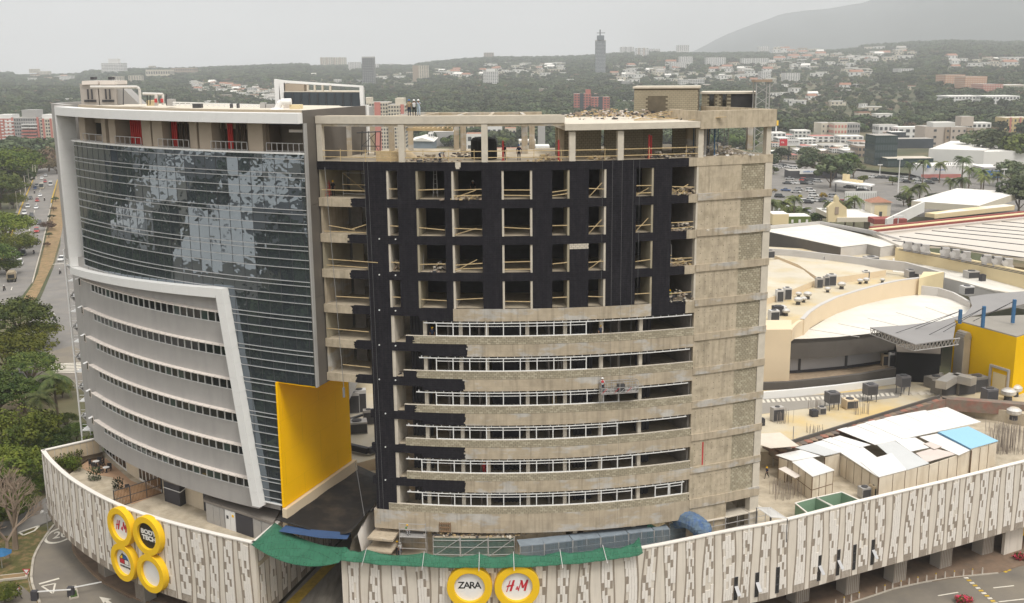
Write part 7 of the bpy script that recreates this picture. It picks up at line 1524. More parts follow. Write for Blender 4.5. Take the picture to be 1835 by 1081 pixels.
while z<zt:MB().bar((c[0]-.7,Y-.7,z),(c[0]+.7,Y-.7,z+.9),.05,.05).bar((c[0]+.7,Y-.7,z),(c[0]-.7,Y-.7,z+.9),.05,.05).build('mast_brace',STEEL,ms);z+=1.1
MB().box(c[0]-.9,c[0]+.9,Y-.9,Y+.9,zt,zt+.25).build('mast_cap',WBR,ms)
def scaffold_frame(x0,x1,k,dep,h,label):
 r=empty('small_scaffold',(0,0,0),label,'scaffold');a,c=on_tower(x0,k,dep,345),on_tower(x1,k,dep,345)
 for q in(a,c):MB().tube(q,(q[0],q[1],q[2]+h),.035,5).build('upright',STEEL,r)
 for f in(.1,.5,1):MB().tube((a[0],a[1],a[2]+h*f),(c[0],c[1],c[2]+h*f),.03,5).build('ledger',STEEL,r)
 MB().tube((a[0],a[1],a[2]+h),(c[0],c[1],c[2]+h*.1),.03,5).build('brace',TIMBER,r);MB().bar((a[0],a[1],a[2]+h*.5),(c[0],c[1],c[2]+h*.5),.3,.05).build('plank',TIMBER,r)
scaffold_frame(600,648,1,1.8,2.2,'tubular scaffold bay on the topmost open balcony');scaffold_frame(1202,1212,3,.8,2.0,'white ladder-like scaffold in the end opening of the third row')
def ladder(px,k,dep,h,label,mat=STEEL,py=340):
 a=on_tower(px,k,dep,py);r=empty('step_ladder',(0,0,0),label,'ladder')
 for s_ in(-.2,.2):MB().tube((a[0]+s_,a[1],a[2]),(a[0]+s_*.6,a[1]+.5,a[2]+h),.03,4).tube((a[0]+s_,a[1]+1.0,a[2]),(a[0]+s_*.6,a[1]+.5,a[2]+h),.03,4).build('rail',mat,r)
 for i in range(5):MB().tube((a[0]-.18,a[1]+.08*i,a[2]+h*(i+1)/6),(a[0]+.18,a[1]+.08*i,a[2]+h*(i+1)/6),.02,4).build('rung',mat,r)
ladder(578,1,.9,1.5,'orange step ladder on the topmost balcony',RED);ladder(772,1,2.0,2.5,'tall grey ladder inside the third opening of the top row');ladder(750,3,1.2,2.4,'A-shaped ladder inside the third opening of the third row',py=480);ladder(997,7,1.4,1.6,'yellow ladder behind the ribbon windows',TIMBER,715);ladder(1007,6,1.3,1.6,'grey ladder behind the ribbon windows one storey up',STEEL,655)
# scaffolds and covered walkway at the tower foot
NETB=bpy.data.materials.new('blue_grey_net');NETB.use_nodes=True;t_=NETB.node_tree;p_=t_.nodes['Principled BSDF'];p_.inputs['Base Color'].default_value=(0.13,0.18,0.22,1);p_.inputs['Roughness'].default_value=.9;p_.inputs['Alpha'].default_value=.62
NETT=NETB.copy();NETT.name='teal_net';NETT.node_tree.nodes['Principled BSDF'].inputs['Base Color'].default_value=(0.05,0.16,0.15,1);NETT.node_tree.nodes['Principled BSDF'].inputs['Alpha'].default_value=.45
NETR=M('netted_roof',(0.20,0.235,0.27),var=.2,scale=1.5)
wk=empty('covered_walkway',(0,0,0),'covered pedestrian walkway draped in blue-grey net along the tower foot','walkway')
def wseg(a,c,z,w,mat,net=NETB,drop=2.0,off=None):
 P0,P1=bz(*a,z),bz(*c,z);d=(P1-P0)[:2];L=np.hypot(*d);d/=L;n=np.array((-d[1],d[0]));q=[P0[:2],P1[:2],P1[:2]+n*w,P0[:2]+n*w]
 MB().hexa([tuple(v_)for v_ in q],z-.08,z).build('roof_panel',mat,wk)
 if net:MB().add([(*q[0],z-.09),(*q[1],z-.09),(*(q[1]-n*.1),z-drop),(*(q[0]-n*.1),z-drop)],[(0,1,2,3)]).build('net_side',net,wk)
 for f in(0,.5,1):c0=P0[:2]+d*L*f;MB().tube((*c0,ZD),(*c0,z),.04,5).tube((*(c0+n*w),ZD),(*(c0+n*w),z),.04,5).build('walkway_post',STEEL,wk)
 for zz in(.9,1.5):MB().tube((*q[0],ZD+zz),(*q[1],ZD+zz),.035,5).build('walkway_rail',STEEL,wk)
ZW=-45.1
for a,c in(((932,979),(975,975)),((976,974.8),(1026,969)),((1027,968.5),(1076,963)),((1077,962.6),(1126,956.5)),((1127,956),(1172,951)),((1173,950.6),(1200,948))):wseg(a,c,ZW,1.5,NETR)
wseg((1200,937),(1243,932),ZW,1.4,CONC_L,NETB);
for a,c in(((1258,936),(1300,928)),((1301,927.5),(1342,919)),((1343,918.5),(1372,912))):wseg(a,c,ZW,1.6,CONC_L,None)
hb=bz(1236,938,ZW);hump=empty('net_wrapped_stack',(0,0,0),'hump of material wrapped in blue net on the walkway roof','wrapped load');b=MB()
for i in range(9):
 f=i/8;c=bz(1216+42*f,926+16*f*f-4*math.sin(f*3.1),ZW+.9*math.sin(f*2.6+.3));b.lathe((c[0],c[1],c[2]-.9),[(.95,0),(1.05,.5),(.8,1.1),(.3,1.35)],9)
b.build('net_wrapping',M('blue_wrapped_net',(0.11,0.16,0.22),var=.35,scale=2,stain=(0.03,0.09,0.28),stain_amt=.7,stain_scale=(.8,.8,.8)),hump)
tp_=empty('timber_chute',(0,0,0),'tilted timber-topped hatch with green net edge beside the walkway','hatch');q_=[bz(1160,935,ZW+.6),bz(1175,924,ZW+1.2),bz(1192,938,ZW+.3),bz(1176,944,ZW)];MB().slab([tuple(p)for p in q_],.08).build('chute_top',MATS['pale_board'],tp_);MB().add([tuple(q_[0]),tuple(q_[3]),(q_[3][0],q_[3][1],ZD+.5),(q_[0][0],q_[0][1],ZD+.5)],[(0,1,2,3)]).build('green_net_side',NETG,tp_)
dk=empty('debris_deck',(0,0,0),'raised scaffold deck strewn with debris, teal net on its front','scaffold');zd_=-45.0
for a,c in(((776,962),(824,963)),((825,963),(874,963)),((875,963),(922,962))):
 P0,P1=bz(*a,zd_),bz(*c,zd_);MB().hexa([(P0[0],P0[1]),(P1[0],P1[1]),(P1[0],P1[1]+2.0),(P0[0],P0[1]+2.0)],zd_-.1,zd_).build('deck_board',CONC_D,dk)
 MB().add([(P0[0],P0[1]-.05,zd_-.1),(P1[0],P1[1]-.05,zd_-.1),(P1[0],P1[1]-.1,ZD+.1),(P0[0],P0[1]-.1,ZD+.1)],[(0,1,2,3)]).build('teal_net_side',NETT,dk)
 for q in(P0,P1):MB().tube((q[0],q[1]-.1,ZD),(q[0],q[1]-.1,zd_+.1),.045,5).build('upright',STEEL,dk)
 for zz in(.5,1.3,2.0):MB().tube((P0[0],P0[1]-.12,ZD+zz),(P1[0],P1[1]-.12,ZD+zz),.035,5).build('ledger',STEEL,dk)
 MB().tube((P0[0],P0[1]-.14,ZD+.3),(P1[0],P1[1]-.14,zd_-.1),.035,5).build('brace',STEEL,dk)
for i,(x,w)in enumerate(((800,2.0),(845,2.6),(890,2.4),(915,1.4))):heap('deck_debris',bz(x,957,zd_),w,.9,.3,[CONC_L,WBR,STEELD,MATS['pale_board']],'broken boards and rubble on the scaffold deck, %s heap from the painter'%ORD[i],260+i,60)
pt_=empty('painter_scaffold',(0,0,0),'open tubular scaffold with a crouching worker at the tower corner','scaffold');zq=-45.0
P0,P1=bz(716,962,zq),bz(763,964,zq)
for q in(P0,P1):
 for dy in(0,1.4):MB().tube((q[0],q[1]+dy,ZD),(q[0],q[1]+dy,zq+1.5),.04,5).build('upright',STEEL,pt_)
for z in(zq,zq+.8,zq+1.4,zq-1.2):MB().tube((P0[0],P0[1],z),(P1[0],P1[1],z),.035,5).tube((P0[0],P0[1]+1.4,z),(P1[0],P1[1]+1.4,z),.035,5).build('ledger',STEEL,pt_)
MB().hexa([(P0[0],P0[1]),(P1[0],P1[1]),(P1[0],P1[1]+1.4),(P0[0],P0[1]+1.4)],zq-.05,zq).build('platform_board',STEEL,pt_)
person((P0[0]+.7,P0[1]+.7,zq),.5,'sit','green','grey','yellow','worker in green and white crouching on the corner scaffold')
ldg=empty('concrete_ledges',(0,0,0),'stepped concrete ledges at the foot of the black corner pier','ledge');a0_,a1_=tx(668,940),tx(712,940)
for z0,z1,o0,o1 in((-45.2,-45.0,-1.2,1.6),(-46.2,-46.05,-1.2,2.2)):MB().arc(TC,TR,a0_,a1_,o0,o1,z0,z1).build('ledge',CONC,ldg)
pal=empty('timber_pallet',(0,0,0),'brown timber pallet leaning on the concrete above the debris deck','pallet');a=fp_(788,925,.12);b2_=fp_(807,925,.12)
for k in range(6):f=k/5;c=np.array(a)*(1-f)+np.array(b2_)*f;MB().obox(c,(1,0),.09,.06,-44.5,-43.5).build('slat',M('pallet_wood',(0.22,0.14,0.08),var=.2),pal)
for z in(-44.4,-44.0,-43.6):MB().bar((*(np.array(a)+(0,-.08)),z),(*(np.array(b2_)+(0,-.08)),z),.05,.12).build('crossbar',MATS['pallet_wood'],pal)
# vehicles
TYRE=M('tyre_rubber',(0.02,0.02,0.02));CGL=M('car_glass',(0.02,0.025,0.03),rough=.08,spec=.8);RIM=M('wheel_rim',(0.4,0.4,0.4),rough=.4,metal=.6);LMP=M('lamp_lens',(0.6,0.6,0.58),rough=.2)
CARC={'white':(0.70,0.70,0.69),'silver':(0.38,0.38,0.38),'dark grey':(0.06,0.06,0.065),'black':(0.015,0.015,0.017),'red':(0.40,0.03,0.025),'blue':(0.04,0.08,0.20),'beige':(0.45,0.40,0.30)}
def paint(c):return M('car_paint_'+c.replace(' ','_'),CARC[c],rough=.25,var=0.02,spec=.6)
def loft_sections(b,secs,m):
 rings=[]
 for y,pr in secs:rings.append([(x,y,z)for x,z in pr]+[(-x,y,z)for x,z in reversed(pr)])
 n=len(rings[0]);V=[q for g in rings for q in g];fs=[]
 for k in range(len(rings)-1):fs+=[(k*n+i,k*n+(i+1)%n,(k+1)*n+(i+1)%n,(k+1)*n+i)for i in range(n)]
 fs+=[tuple(range(n-1,-1,-1)),tuple((len(rings)-1)*n+i for i in range(n))];b.add(V,fs,m)
def car_parts(kind):
 L,W,H={'sedan':(4.4,1.75,1.45),'hatch':(3.9,1.7,1.5),'suv':(4.5,1.85,1.7),'van':(5.2,2.0,2.3),'bus':(7.5,2.3,2.8)}[kind];w=W/2;bl=.85 if kind not in('van','bus')else 1.1;b=MB()
 def sec(y,ww,z0,z1):return(y,[(ww*.92,z0),(ww,z0+.18),(ww,z1-.12),(ww*.93,z1)])
 f=-L/2;r_=L/2
 loft_sections(b,[sec(f,w*.82,.30,bl*.72),sec(f+.25,w*.97,.22,bl*.84),sec(f+1.1,w,.2,bl),sec(r_-.9,w,.2,bl+.03),sec(r_-.2,w*.96,.24,bl+.0),sec(r_,w*.85,.32,bl*.88)],0);body=b
 g=MB();s0,s1,s2,s3={'sedan':(f+1.1,f+1.75,r_-1.45,r_-.7),'hatch':(f+.95,f+1.55,r_-.75,r_-.15),'suv':(f+1.0,f+1.6,r_-.55,r_-.1),'van':(f+.3,f+.9,r_-.12,r_-.02),'bus':(f+.1,f+.3,r_-.1,r_-.02)}[kind]
 loft_sections(g,[(s0,[(w*.90,bl-.05),(w*.90,bl)]),(s1,[(w*.91,bl-.05),(w*.74,H-.06)]),(s2,[(w*.91,bl-.05),(w*.74,H-.06)]),(s3,[(w*.88,bl-.05),(w*.86,bl+.02)])],0)
 rf=MB();rf.box(-w*.75,w*.75,s1-.05,s2+.05,H-.07,H)
 for y in((s1+s2)/2,)+(()if kind in('sedan','hatch')else(s1*.3+s2*.7,)):
  for sx in(-1,1):rf.add([(sx*w*.905,y-.05,bl),(sx*w*.905,y+.05,bl),(sx*w*.755,y+.05,H-.05),(sx*w*.755,y-.05,H-.05)],[(0,1,2,3)])
 wl=MB();
 for sx in(-1,1):wl.tube((sx*(w-.22),0,0),(sx*(w+.0),0,0),.31,14)
 return L,W,H,body,g,rf
KC={}
def car(kind,col,loc,rz,label,group='cars on the main road',parts=True,sc=1/US):
 key=(kind,);
 if key not in KC:
  L,W,H,body,g,rf=car_parts(kind);t=MB().tube((-.1,0,0),(.1,0,0),.31,14);rm=MB().tube((-.11,0,0),(.11,0,0),.18,10);hl=MB().box(-.16,.16,-.04,.04,-.07,.07)
  KC[key]=(L,W,H,body,g,rf,g.mesh('glasshouse',CGL),t.mesh('tyre',TYRE),rm.mesh('rim',RIM),hl.mesh('headlight',LMP),hl.mesh('tail_light',SRED))
 L,W,H,body,g,rf,gm,tm,rm,hm,tm2=KC[key];k2=(kind,col,'b')
 if k2 not in KC:KC[k2]=(body.mesh('car_body',paint(col)),rf.mesh('car_roof',paint(col)))
 k3=(kind,col,'one')
 if not parts:
  if k3 not in KC:
   b=MB()
   for s_,m in((body,0),(g,1),(rf,0)):b.add(s_.v,s_.f,m)
   for sx in(-1,1):
    for sy in(-1,1):b.tube((sx*(W/2-.2),sy*(L/2-.85),.31),(sx*(W/2),sy*(L/2-.85),.31),.31,8,m=2)
   KC[k3]=b.mesh('car',[paint(col),CGL,TYRE])
  o=link('car',KC[k3]);o.location=loc;o.rotation_euler[2]=rz;o.scale=(sc,)*3;return tag(o,label,'car',group)
 r=empty({'van':'white_van','bus':'minibus'}.get(kind,'car')if kind!='van' else 'van',loc,label,{'van':'van','bus':'bus'}.get(kind,'car'),group,rz);r.scale=(sc,)*3
 link('body',KC[k2][0],r);link('windows',gm,r);link('roof',KC[k2][1],r)
 for sx in(-1,1):
  for sy in(-1,1):w_=link('wheel',tm,r);w_.location=(sx*(W/2-.12),sy*(L/2-.85),.31);link('rim',rm,w_)
  h=link('headlight',hm,r);h.location=(sx*W*.33,-L/2+.03,.55);h2=link('tail_light',tm2,r);h2 .location=(sx*W*.36,L/2-.03,.62)
 return r
def road_dir(px,py,dpx=-.42):
 cl_=[(12,545),(28,490),(48,430),(60,380),(72,340),(84,305),(92,296)]
 a=P2(np.interp(py+12,[q[1]for q in cl_][::-1],[q[0]for q in cl_][::-1]),py+12,-GROUND);b_=P2(np.interp(py-12,[q[1]for q in cl_][::-1],[q[0]for q in cl_][::-1]),py-12,-GROUND);return math.atan2(b_[1]-a[1],b_[0]-a[0])-math.pi/2
RC=[(82,316,'sedan','silver','beige-silver car far up by the bend'),(75,321,'sedan','white','white car far up by the bend'),(81,327,'hatch','red','small red car behind the two at the bend'),(91,333,'van','white','white van alone in the outer lane'),(75,338,'bus','beige','pale minibus in the middle of the upper road'),(63,339,'hatch','blue','small blue car next to the verge'),(66,334,'hatch','silver','small silver car ahead of the blue one'),(72,352,'sedan','white','white car following the minibus'),(55,357,'sedan','dark grey','dark car near the street lamps'),(67,361,'hatch','red','dull red hatchback in the middle lane'),(50,372,'suv','white','white car in the lane by the street lamps'),(65,374,'sedan','white','white car in the middle lane below the red hatchback'),(44,384,'suv','white','white off-roader at the edge of the road'),(57,389,'suv','dark grey','dark off-roader in the middle lane'),(40,402,'suv','silver','silver car at the edge of the road'),(71,402,'suv','dark grey','dark grey car near the median'),(66,416,'suv','red','bright red car near the median'),(47,433,'sedan','beige','beige car half under the flat tree'),(54,442,'van','dark grey','dark box-like van in the middle of the road'),(25,451,'sedan','white','white car mostly hidden by the flat tree'),(42,457,'suv','black','black car below the dark van'),(17,468,'suv','dark grey','dark car close to the picture edge'),(36,474,'suv','white','white car ahead of the army lorry'),(111,467,'hatch','white','lone white car on the side road'),(64,565,'sedan','silver','white-grey car peeking from under the trees by the side road')]
for x,y,kd,c,lb in RC:
 p=bz(x,y,-GROUND+.03);rz=road_dir(x,y)if x<100 and y<560 else.08;car(kd,c,tuple(p),rz+(math.pi if(x<70 and x>60)else 0)*0,lb,sc=1.0)
p=bz(22,503,-GROUND+.03);tk=empty('army_lorry',tuple(p),'olive army lorry with a canvas-covered bed seen from behind','lorry',None,road_dir(22,503));OL=M('olive_canvas',(0.13,0.115,0.07),var=.15)
MB().box(-1.15,1.15,-3.2,1.2,.9,1.2).build('bed',OL,tk);b=MB();b.hexa([(-1.15,-3.2),(1.15,-3.2),(1.15,1.2),(-1.15,1.2)],1.2,2.5).hexa([(-.85,-3.15),(.85,-3.15),(.85,1.15),(-.85,1.15)],2.5,2.85);b.build('canvas_cover',M('tan_canvas',(0.27,0.22,0.15),var=.15),tk);MB().box(-.85,.85,-3.26,-3.2,1.3,2.3).build('rear_opening',TYRE,tk);MB().box(-1.05,1.05,1.35,3.2,.6,1.6).box(-1,1,1.35,2.5,1.6,2.3).build('cab',OL,tk)
for sx in(-1,1):
 for y in(-2.2,-1.1,2.4):w_=link('wheel',KC[('suv',)][7],tk);w_.location=(sx*.95,y,.45);w_.scale=(1.5,1.5,1.5)
def moto(px,py,lb,rz=0,rider='navy',hel='white',s_=1.0):
 p=bz(px,py,-GROUND+.03);r=empty('motorcycle',tuple(p),lb,'motorcycle',None,rz);r.scale=(s_,)*3
 for y in(-.62,.62):w_=MB().tube((-.06,0,0),(.06,0,0),.3,12).build('wheel',TYRE,r);w_.location=(0,y,.3)
 MB().box(-.12,.12,-.35,.35,.4,.75).hexa([(-.1,.1),(.1,.1),(.1,.75),(-.1,.75)],.75,.85).build('frame',paint('dark grey'),r);MB().bar((-.35,-.45,1.0),(.35,-.45,1.0),.05,.05).bar((0,-.62,.3),(0,-.42,1.0),.06,.06).build('handlebar',STEELD,r)
 if rider:person((p[0],p[1],p[2]+.33*s_),rz,'sit',rider,'black',hel,'rider on the '+lb.replace('motorcycle ','motorcycle '),sc=s_)
for i,(x,y,l,rd)in enumerate(((80,360,'motorcycle in the outer lane below the white van','black'),(62,347,'motorcycle beside the street lamps','navy'),(58,404,'motorcycle between the silver and the dark grey cars','black'),(68,436,'motorcycle near the median below the red car','grey'),(61,455,'motorcycle next to the black car','black'),(8,521,'motorcycle at the picture edge behind the lorry','black'),(108,491,'motorcycle alone on the side road','grey'),(98,573,'motorcycle on the side road near the forecourt','white'),(102,593,'motorcycle parked at the forecourt kerb','red'))):moto(x,y,l,.1,rd)
r=random.Random(8);rows_=[((1405,330),(1466,331)),((1412,322),(1470,327)),((1426,341),(1458,344)),((1400,341),(1430,347)),((1452,352),(1500,354)),((1450,361),(1530,366)),((1386,352),(1400,355)),((1388,370),(1412,372)),((1386,383),(1420,386)),((1398,378),(1450,381)),((1520,342),(1560,346)),((1437,363),(1470,368)),((1500,335),(1556,341)),((1418,392),(1470,394)),((1560,319),(1680,325)),((1610,327),(1672,330)),((1380,300),(1400,302)),((1400,298),(1425,303))]
cnt=0
for i,(a,c)in enumerate(rows_):
 P0,P1=np.array(P2(*a,-GROUND)),np.array(P2(*c,-GROUND));L=np.hypot(*(P1-P0));n=max(2,int(L/2.6))
 for k in range(n):
  if r.random()<.18:continue
  q=P0+(P1-P0)*(k+.5)/n+np.array((r.uniform(-.2,.2),r.uniform(-.4,.4)));cc=r.choices(['white','silver','dark grey','black','red','blue'],[9,5,4,2,1.2,.6])[0];cnt+=1
  car(r.choice(['sedan','hatch','suv']),cc,(q[0],q[1],-GROUND+.03),1.15+r.uniform(-.06,.06)+(0 if i%2 else.1),'%s car in the %s row of the car park, one of the %s ones'%(cc,ORD[i],cc)if False else '%s car, %s along the %s row of parked cars behind the mall'%(cc,ORD[min(k,19)],ORD[i]),'cars in the car park',parts=False,sc=1.05)
LP=[(17,374,358),(30,374,343),(37,357,326),(45,345,315),(52,335,301),(60,328,282),(64,322,288)]
for i,(x,yb_,yt_)in enumerate(LP):
 p=bz(x+1,yb_,-GROUND);z=by(x,yt_,p[1])[2];r_=empty('lamp_post',(0,0,0),'pale concrete lamp post beside the main road, %s counted upward from the flat tree'%ORD[i],'lamp post','lamp posts along the main road');MB().tube((p[0],p[1],-GROUND),(p[0],p[1],z),.28,6,r2=.16).build('post',KERB,r_);MB().bar((p[0],p[1],z),(p[0]+2.2,p[1]-.5,z+.3),.12,.12).build('lamp_arm',STEEL,r_)
for i,(x,yb_,yt_,lb)in enumerate(((1609,345,286,'tall white mast lamp in front of the palms'),(1576,318,296,'lamp post by the glass office'),(1797,338,304,'lamp post beside the blue shop'),(1609,402,390,'thin white pole on the red fascia'))):
 p=bz(x,yb_,-GROUND)if i<3 else bz(x,yb_,-38);z=by(x,yt_,p[1])[2];r_=empty('mast_lamp',(0,0,0),lb,'lamp post');MB().tube((p[0],p[1],p[2]),(p[0],p[1],z),.3 if i<3 else.1,6,r2=.15).build('post',WB,r_);MB().box(p[0]-1.2,p[0]+1.2,p[1]-.3,p[1]+.3,z-.1,z+.4).build('lamp_head',WB,r_)
gt=[((66,1060),(63,1075),(126,1049),'white barrier arm beside the grass verge','barrier_gate'),((125,1050),(128,1068),(181,1030),'white barrier arm from the planter island','barrier_gate')]
for a,base,tip,lb,nm in gt:
 p=bz(*base,-GROUND+.1);r_=empty(nm,(0,0,0),lb,'barrier','barrier gates');MB().box(p[0]-.35,p[0]+.35,p[1]-.25,p[1]+.25,p[2],p[2]+1.1).build('cabinet',CHAR,r_);q=by(tip[0],tip[1],p[1]+(1.2 if nm and base[0]>100 else.3));MB().bar((p[0],p[1],p[2]+.95),(q[0],q[1],p[2]+1.05),.09,.12).build('arm',WPAN,r_)
il=bz(131,1063,-GROUND);tag(MB().obox((il[0],il[1]),(.45,-.9),3.2,1.0,-GROUND,-GROUND+.18).build('island',KERB),kind='structure');ilg=plantless=tag(MB().obox((il[0]+.3,il[1]-.6),(.45,-.9),1.5,.7,-GROUND+.18,-GROUND+.26).build('island_grass',M('lawn',(0.05,0.09,0.02),var=.3,scale=2)),kind='stuff')
p=bz(57,1064,-GROUND+.1);ys=empty('yield_sign',(0,0,0),'triangular give-way sign on a pole beside the verge kerb','sign');MB().tube(tuple(p),(p[0]-.3,p[1],p[2]+2.7),.05,6).build('pole',KERB,ys);a=np.array((p[0]-.3,p[1]-.08,p[2]+2.8));MB().add([tuple(a+(-.45,0,.25)),tuple(a+(.45,0,.25)),tuple(a+(0,0,-.5))],[(0,2,1)]).build('sign_plate',SRED,ys);a[1]-=.02;MB().add([tuple(a+(-.28,0,.16)),tuple(a+(.28,0,.16)),tuple(a+(0,0,-.3))],[(0,2,1)]).build('sign_face',WPAN,ys)
p=bz(22,1036,-GROUND+.1);bn=empty('park_bench_slab',(0,0,0),'low rectangular concrete planter frame on the verge','planter');MB().obox((p[0],p[1]),(1,.25),3.4,1.3,p[2],p[2]+.25).build('rim',KERB,bn);MB().obox((p[0],p[1]),(1,.25),2.9,.9,p[2]+.25,p[2]+.27).build('soil',DIRT,bn)
p=bz(4,1018,-GROUND+.1);um=empty('blue_parasol',(0,0,0),'blue parasol cut by the picture edge on the verge','parasol');MB().tube(tuple(p),(p[0],p[1],p[2]+2.3),.05,6).build('pole',STEEL,um);MB().lathe((p[0],p[1],p[2]+1.9),[(1.3,0),(.7,.35),(.03,.6)],8).build('canopy',M('parasol_blue',(0.03,0.13,0.28)),um)
for i in range(5):p=bz(14-(i*1.0),1060+i*4.2,-GROUND+.1);tag(MB().obox((p[0],p[1]),(1,.1),.9,.35,p[2],p[2]+.35).build('striped_block',PAINTY if i%2 else KERB),'short striped kerb block by the footpath, %s counted downward'%ORD[i],'kerb block','striped kerb blocks by the footpath')
for i,(x,y)in enumerate(((51,934),(149,1085))):p=bz(x,y+5,-GROUND+.1)if i==0 else bz(149,1100,-GROUND);r_=empty('globe_lamp',(0,0,0),['white twin globe lamp at the tip of the verge','globe lamp rising from the bottom edge by the lane'][i],'lamp');
p=bz(86,951,-GROUND+.1);gl=empty('globe_lamp',(0,0,0),'white twin-headed lamp at the tip of the verge','lamp');MB().tube(tuple(p),(p[0],p[1],p[2]+2.4),.06,6).bar((p[0]-.5,p[1],p[2]+2.3),(p[0]+.5,p[1],p[2]+2.4),.06,.06).build('post',STEEL,gl)
for s_ in(-.5,.5):MB().lathe((p[0]+s_,p[1],p[2]+2.3),[(.1,0),(.25,.15),(.22,.35),(.05,.45)],10).build('globe',WPAN,gl)
for o in[o for o in SC.objects if o.name.startswith('globe_lamp')and o.get('label','').startswith(('white twin globe','globe lamp rising'))]:bpy.data.objects.remove(o)
BOL=M('bollard_white',(0.52,0.46,0.40));BX=[(1497,1086),(1512,1081),(1525,1077),(1539,1072),(1570,1063),(1585,1059),(1599,1056),(1614,1051),(1628.5,1047),(1644,1044.5),(1660,1041.5),(1676.5,1038),(1693,1035.5),(1709.5,1033.5),(1726,1031.5),(1742,1030),(1760,1028)]
for i,(x,y)in enumerate(BX):p=bz(x,y,-GROUND+.1);r_=empty('bollard',tuple(p),'pale bollard with %s top, %s along the pavement edge from the bottom'%('yellow' if i%2 else 'worn',ORD[i]),'bollard','bollards along the pavement edge');MB().tube((0,0,0),(0,0,.62),.11,8,r2=.08).build('post',BOL,r_);MB().tube((0,0,.62),(0,0,.76),.085,8,r2=.05).build('cap',PAINTY if i%2 else KERB,r_)
p=bz(1800,1000,-GROUND);yp=empty('warning_stand',(0,0,0),'yellow figure-shaped caution stand by the end wall of the podium','caution stand');q=bz(1829,980,-GROUND);MB().bar(tuple(q),(q[0],q[1],q[2]+1.6),.1,.1).build('stand_post',STEELD,yp);MB().box(q[0]-.25,q[0]+.25,q[1]-.1,q[1],q[2]+1.5,q[2]+2.5).build('yellow_board',YEL,yp)
# neighbourhood west of the office block, seen in its mirror glass
r=random.Random(21)
NB=[(-230,60,110,70,12),(-330,-30,120,90,14),(-190,-60,70,60,10),(-420,120,130,80,12),(-560,20,160,120,16),(-300,170,60,50,9),(-480,-160,140,90,12),(-260,-170,80,60,10),(-700,160,160,100,14),(-760,-80,150,120,14),(-900,60,140,120,20)]
for i,(x,y,w,d_,h)in enumerate(NB):
 e_=empty('warehouse_store',(0,0,0),'broad white-roofed store west of the office block, reflected in its glass','building','stores reflected in the mirror glass');MB().obox((x,y),(1,.3),w,d_,-GROUND,-GROUND+h).build('walls',[WC,WG,WB][i%3],e_);MB().obox((x,y),(1,.3),w+1,d_+1,-GROUND+h,-GROUND+h+.4).build('roof',RFW,e_)
 for k in range(6):MB().obox((x+r.uniform(-w,w)*.35,y+r.uniform(-d_,d_)*.35),(1,.3),5,4,-GROUND+h+.4,-GROUND+h+2.5).build('roof_unit',WG,e_)
for i,(x,y,h,m_)in enumerate(((-520,260,70,WDK),(-640,-250,80,WB),(-1000,200,90,WG),(-820,300,75,WB),(-400,-300,60,WDK))):
 e_=empty('reflected_tower',(0,0,0),'apartment tower west of the office block, reflected in its glass','building','towers reflected in the mirror glass');MB().box(x-14,x+14,y-10,y+10,-GROUND,-GROUND+h).build('walls',m_,e_)
 b=MB()
 for k in range(int(h/4)):b.box(x+14,x+14.3,y-9,y+9,-GROUND+4*k+1,-GROUND+4*k+2.6)
 b.build('window_bands',WIN,e_)
ground_poly_w=MB().hexa([(-170,20),(-130,30),(-190,330),(-240,320)],-GROUND-.05,-GROUND+.01).build('west_street',ASPH);tag(ground_poly_w,kind='structure')
# trees: meshes
def tree_mesh(name,seed,R_,H,flat=0.45,nclump=26,per=60,leaf=0.35,trunk=0.3,mat=None,bark=None,bare=0.0,umbrella=False):
 r=random.Random(seed);T_=MB();C_=MB();th=H*(1-flat)*0.8
 T_.tube((0,0,-0.3),(r.uniform(-.2,.2),r.uniform(-.2,.2),th*0.6),trunk,7,r2=trunk*0.7)
 ends=[]
 for i in range(nclump):
  a=r.random()*2*math.pi;q=math.sqrt(r.random());x,y=R_*q*math.cos(a)*0.86,R_*q*math.sin(a)*0.86
  if umbrella:z=H*(1-0.30*q*q)-r.random()*H*0.16
  else:z=th+(H-th)*(0.25+0.62*r.random()*math.sqrt(max(0,1-q*q*0.8)))
  ends.append((x,y,z))
 for i,(x,y,z)in enumerate(ends[:max(7,nclump//3)]):
  m_=(x*0.45,y*0.45,th*0.6+(z-th*0.6)*0.6);T_.tube((0,0,th*0.5),m_,trunk*0.42,5,r2=trunk*0.26,cap=False);T_.tube(m_,(x,y,z-0.2),trunk*0.26,4,r2=trunk*0.08,cap=False)
 V,Fc=[],[]
 for(x,y,z)in ends:
  cr=R_*r.uniform(0.20,0.36);cz=cr*(0.42 if umbrella else 0.72)
  for k in range(per):
   while True:
    p=np.array([r.uniform(-1,1)for _ in range(3)]);l=np.sqrt(p@p)
    if 0.35<l<1:break
   p=p/l*l**0.4;n=p+np.array([r.uniform(-.7,.7),r.uniform(-.7,.7),r.uniform(-.2,.9)]);n/=np.sqrt(n@n)
   c=np.array((x,y,z))+p*np.array((cr,cr,cz));u_=np.cross(n,(0.3,0.2,1));u_/=np.sqrt(u_@u_)+1e-9;w_=np.cross(n,u_);s_=leaf*r.uniform(0.6,1.3);b0=len(V)
   V+=[tuple(c-u_*s_),tuple(c+w_*s_*0.7),tuple(c+u_*s_),tuple(c-w_*s_*0.7)];Fc.append((b0,b0+1,b0+2,b0+3))
 C_.add(V,Fc)
 return T_.mesh(name+'_trunk',bark or BARK),C_.mesh(name+'_crown',mat or LEAF)
def tree_obj(meshes,name,loc,sc,rz,label,cat='tree',group=None,kids=True):
 r=empty(name,loc,label,cat,group,rz);r.scale=sc if hasattr(sc,'__len__')else(sc,)*3
 link('trunk',meshes[0],r);link('crown',meshes[1],r);return r
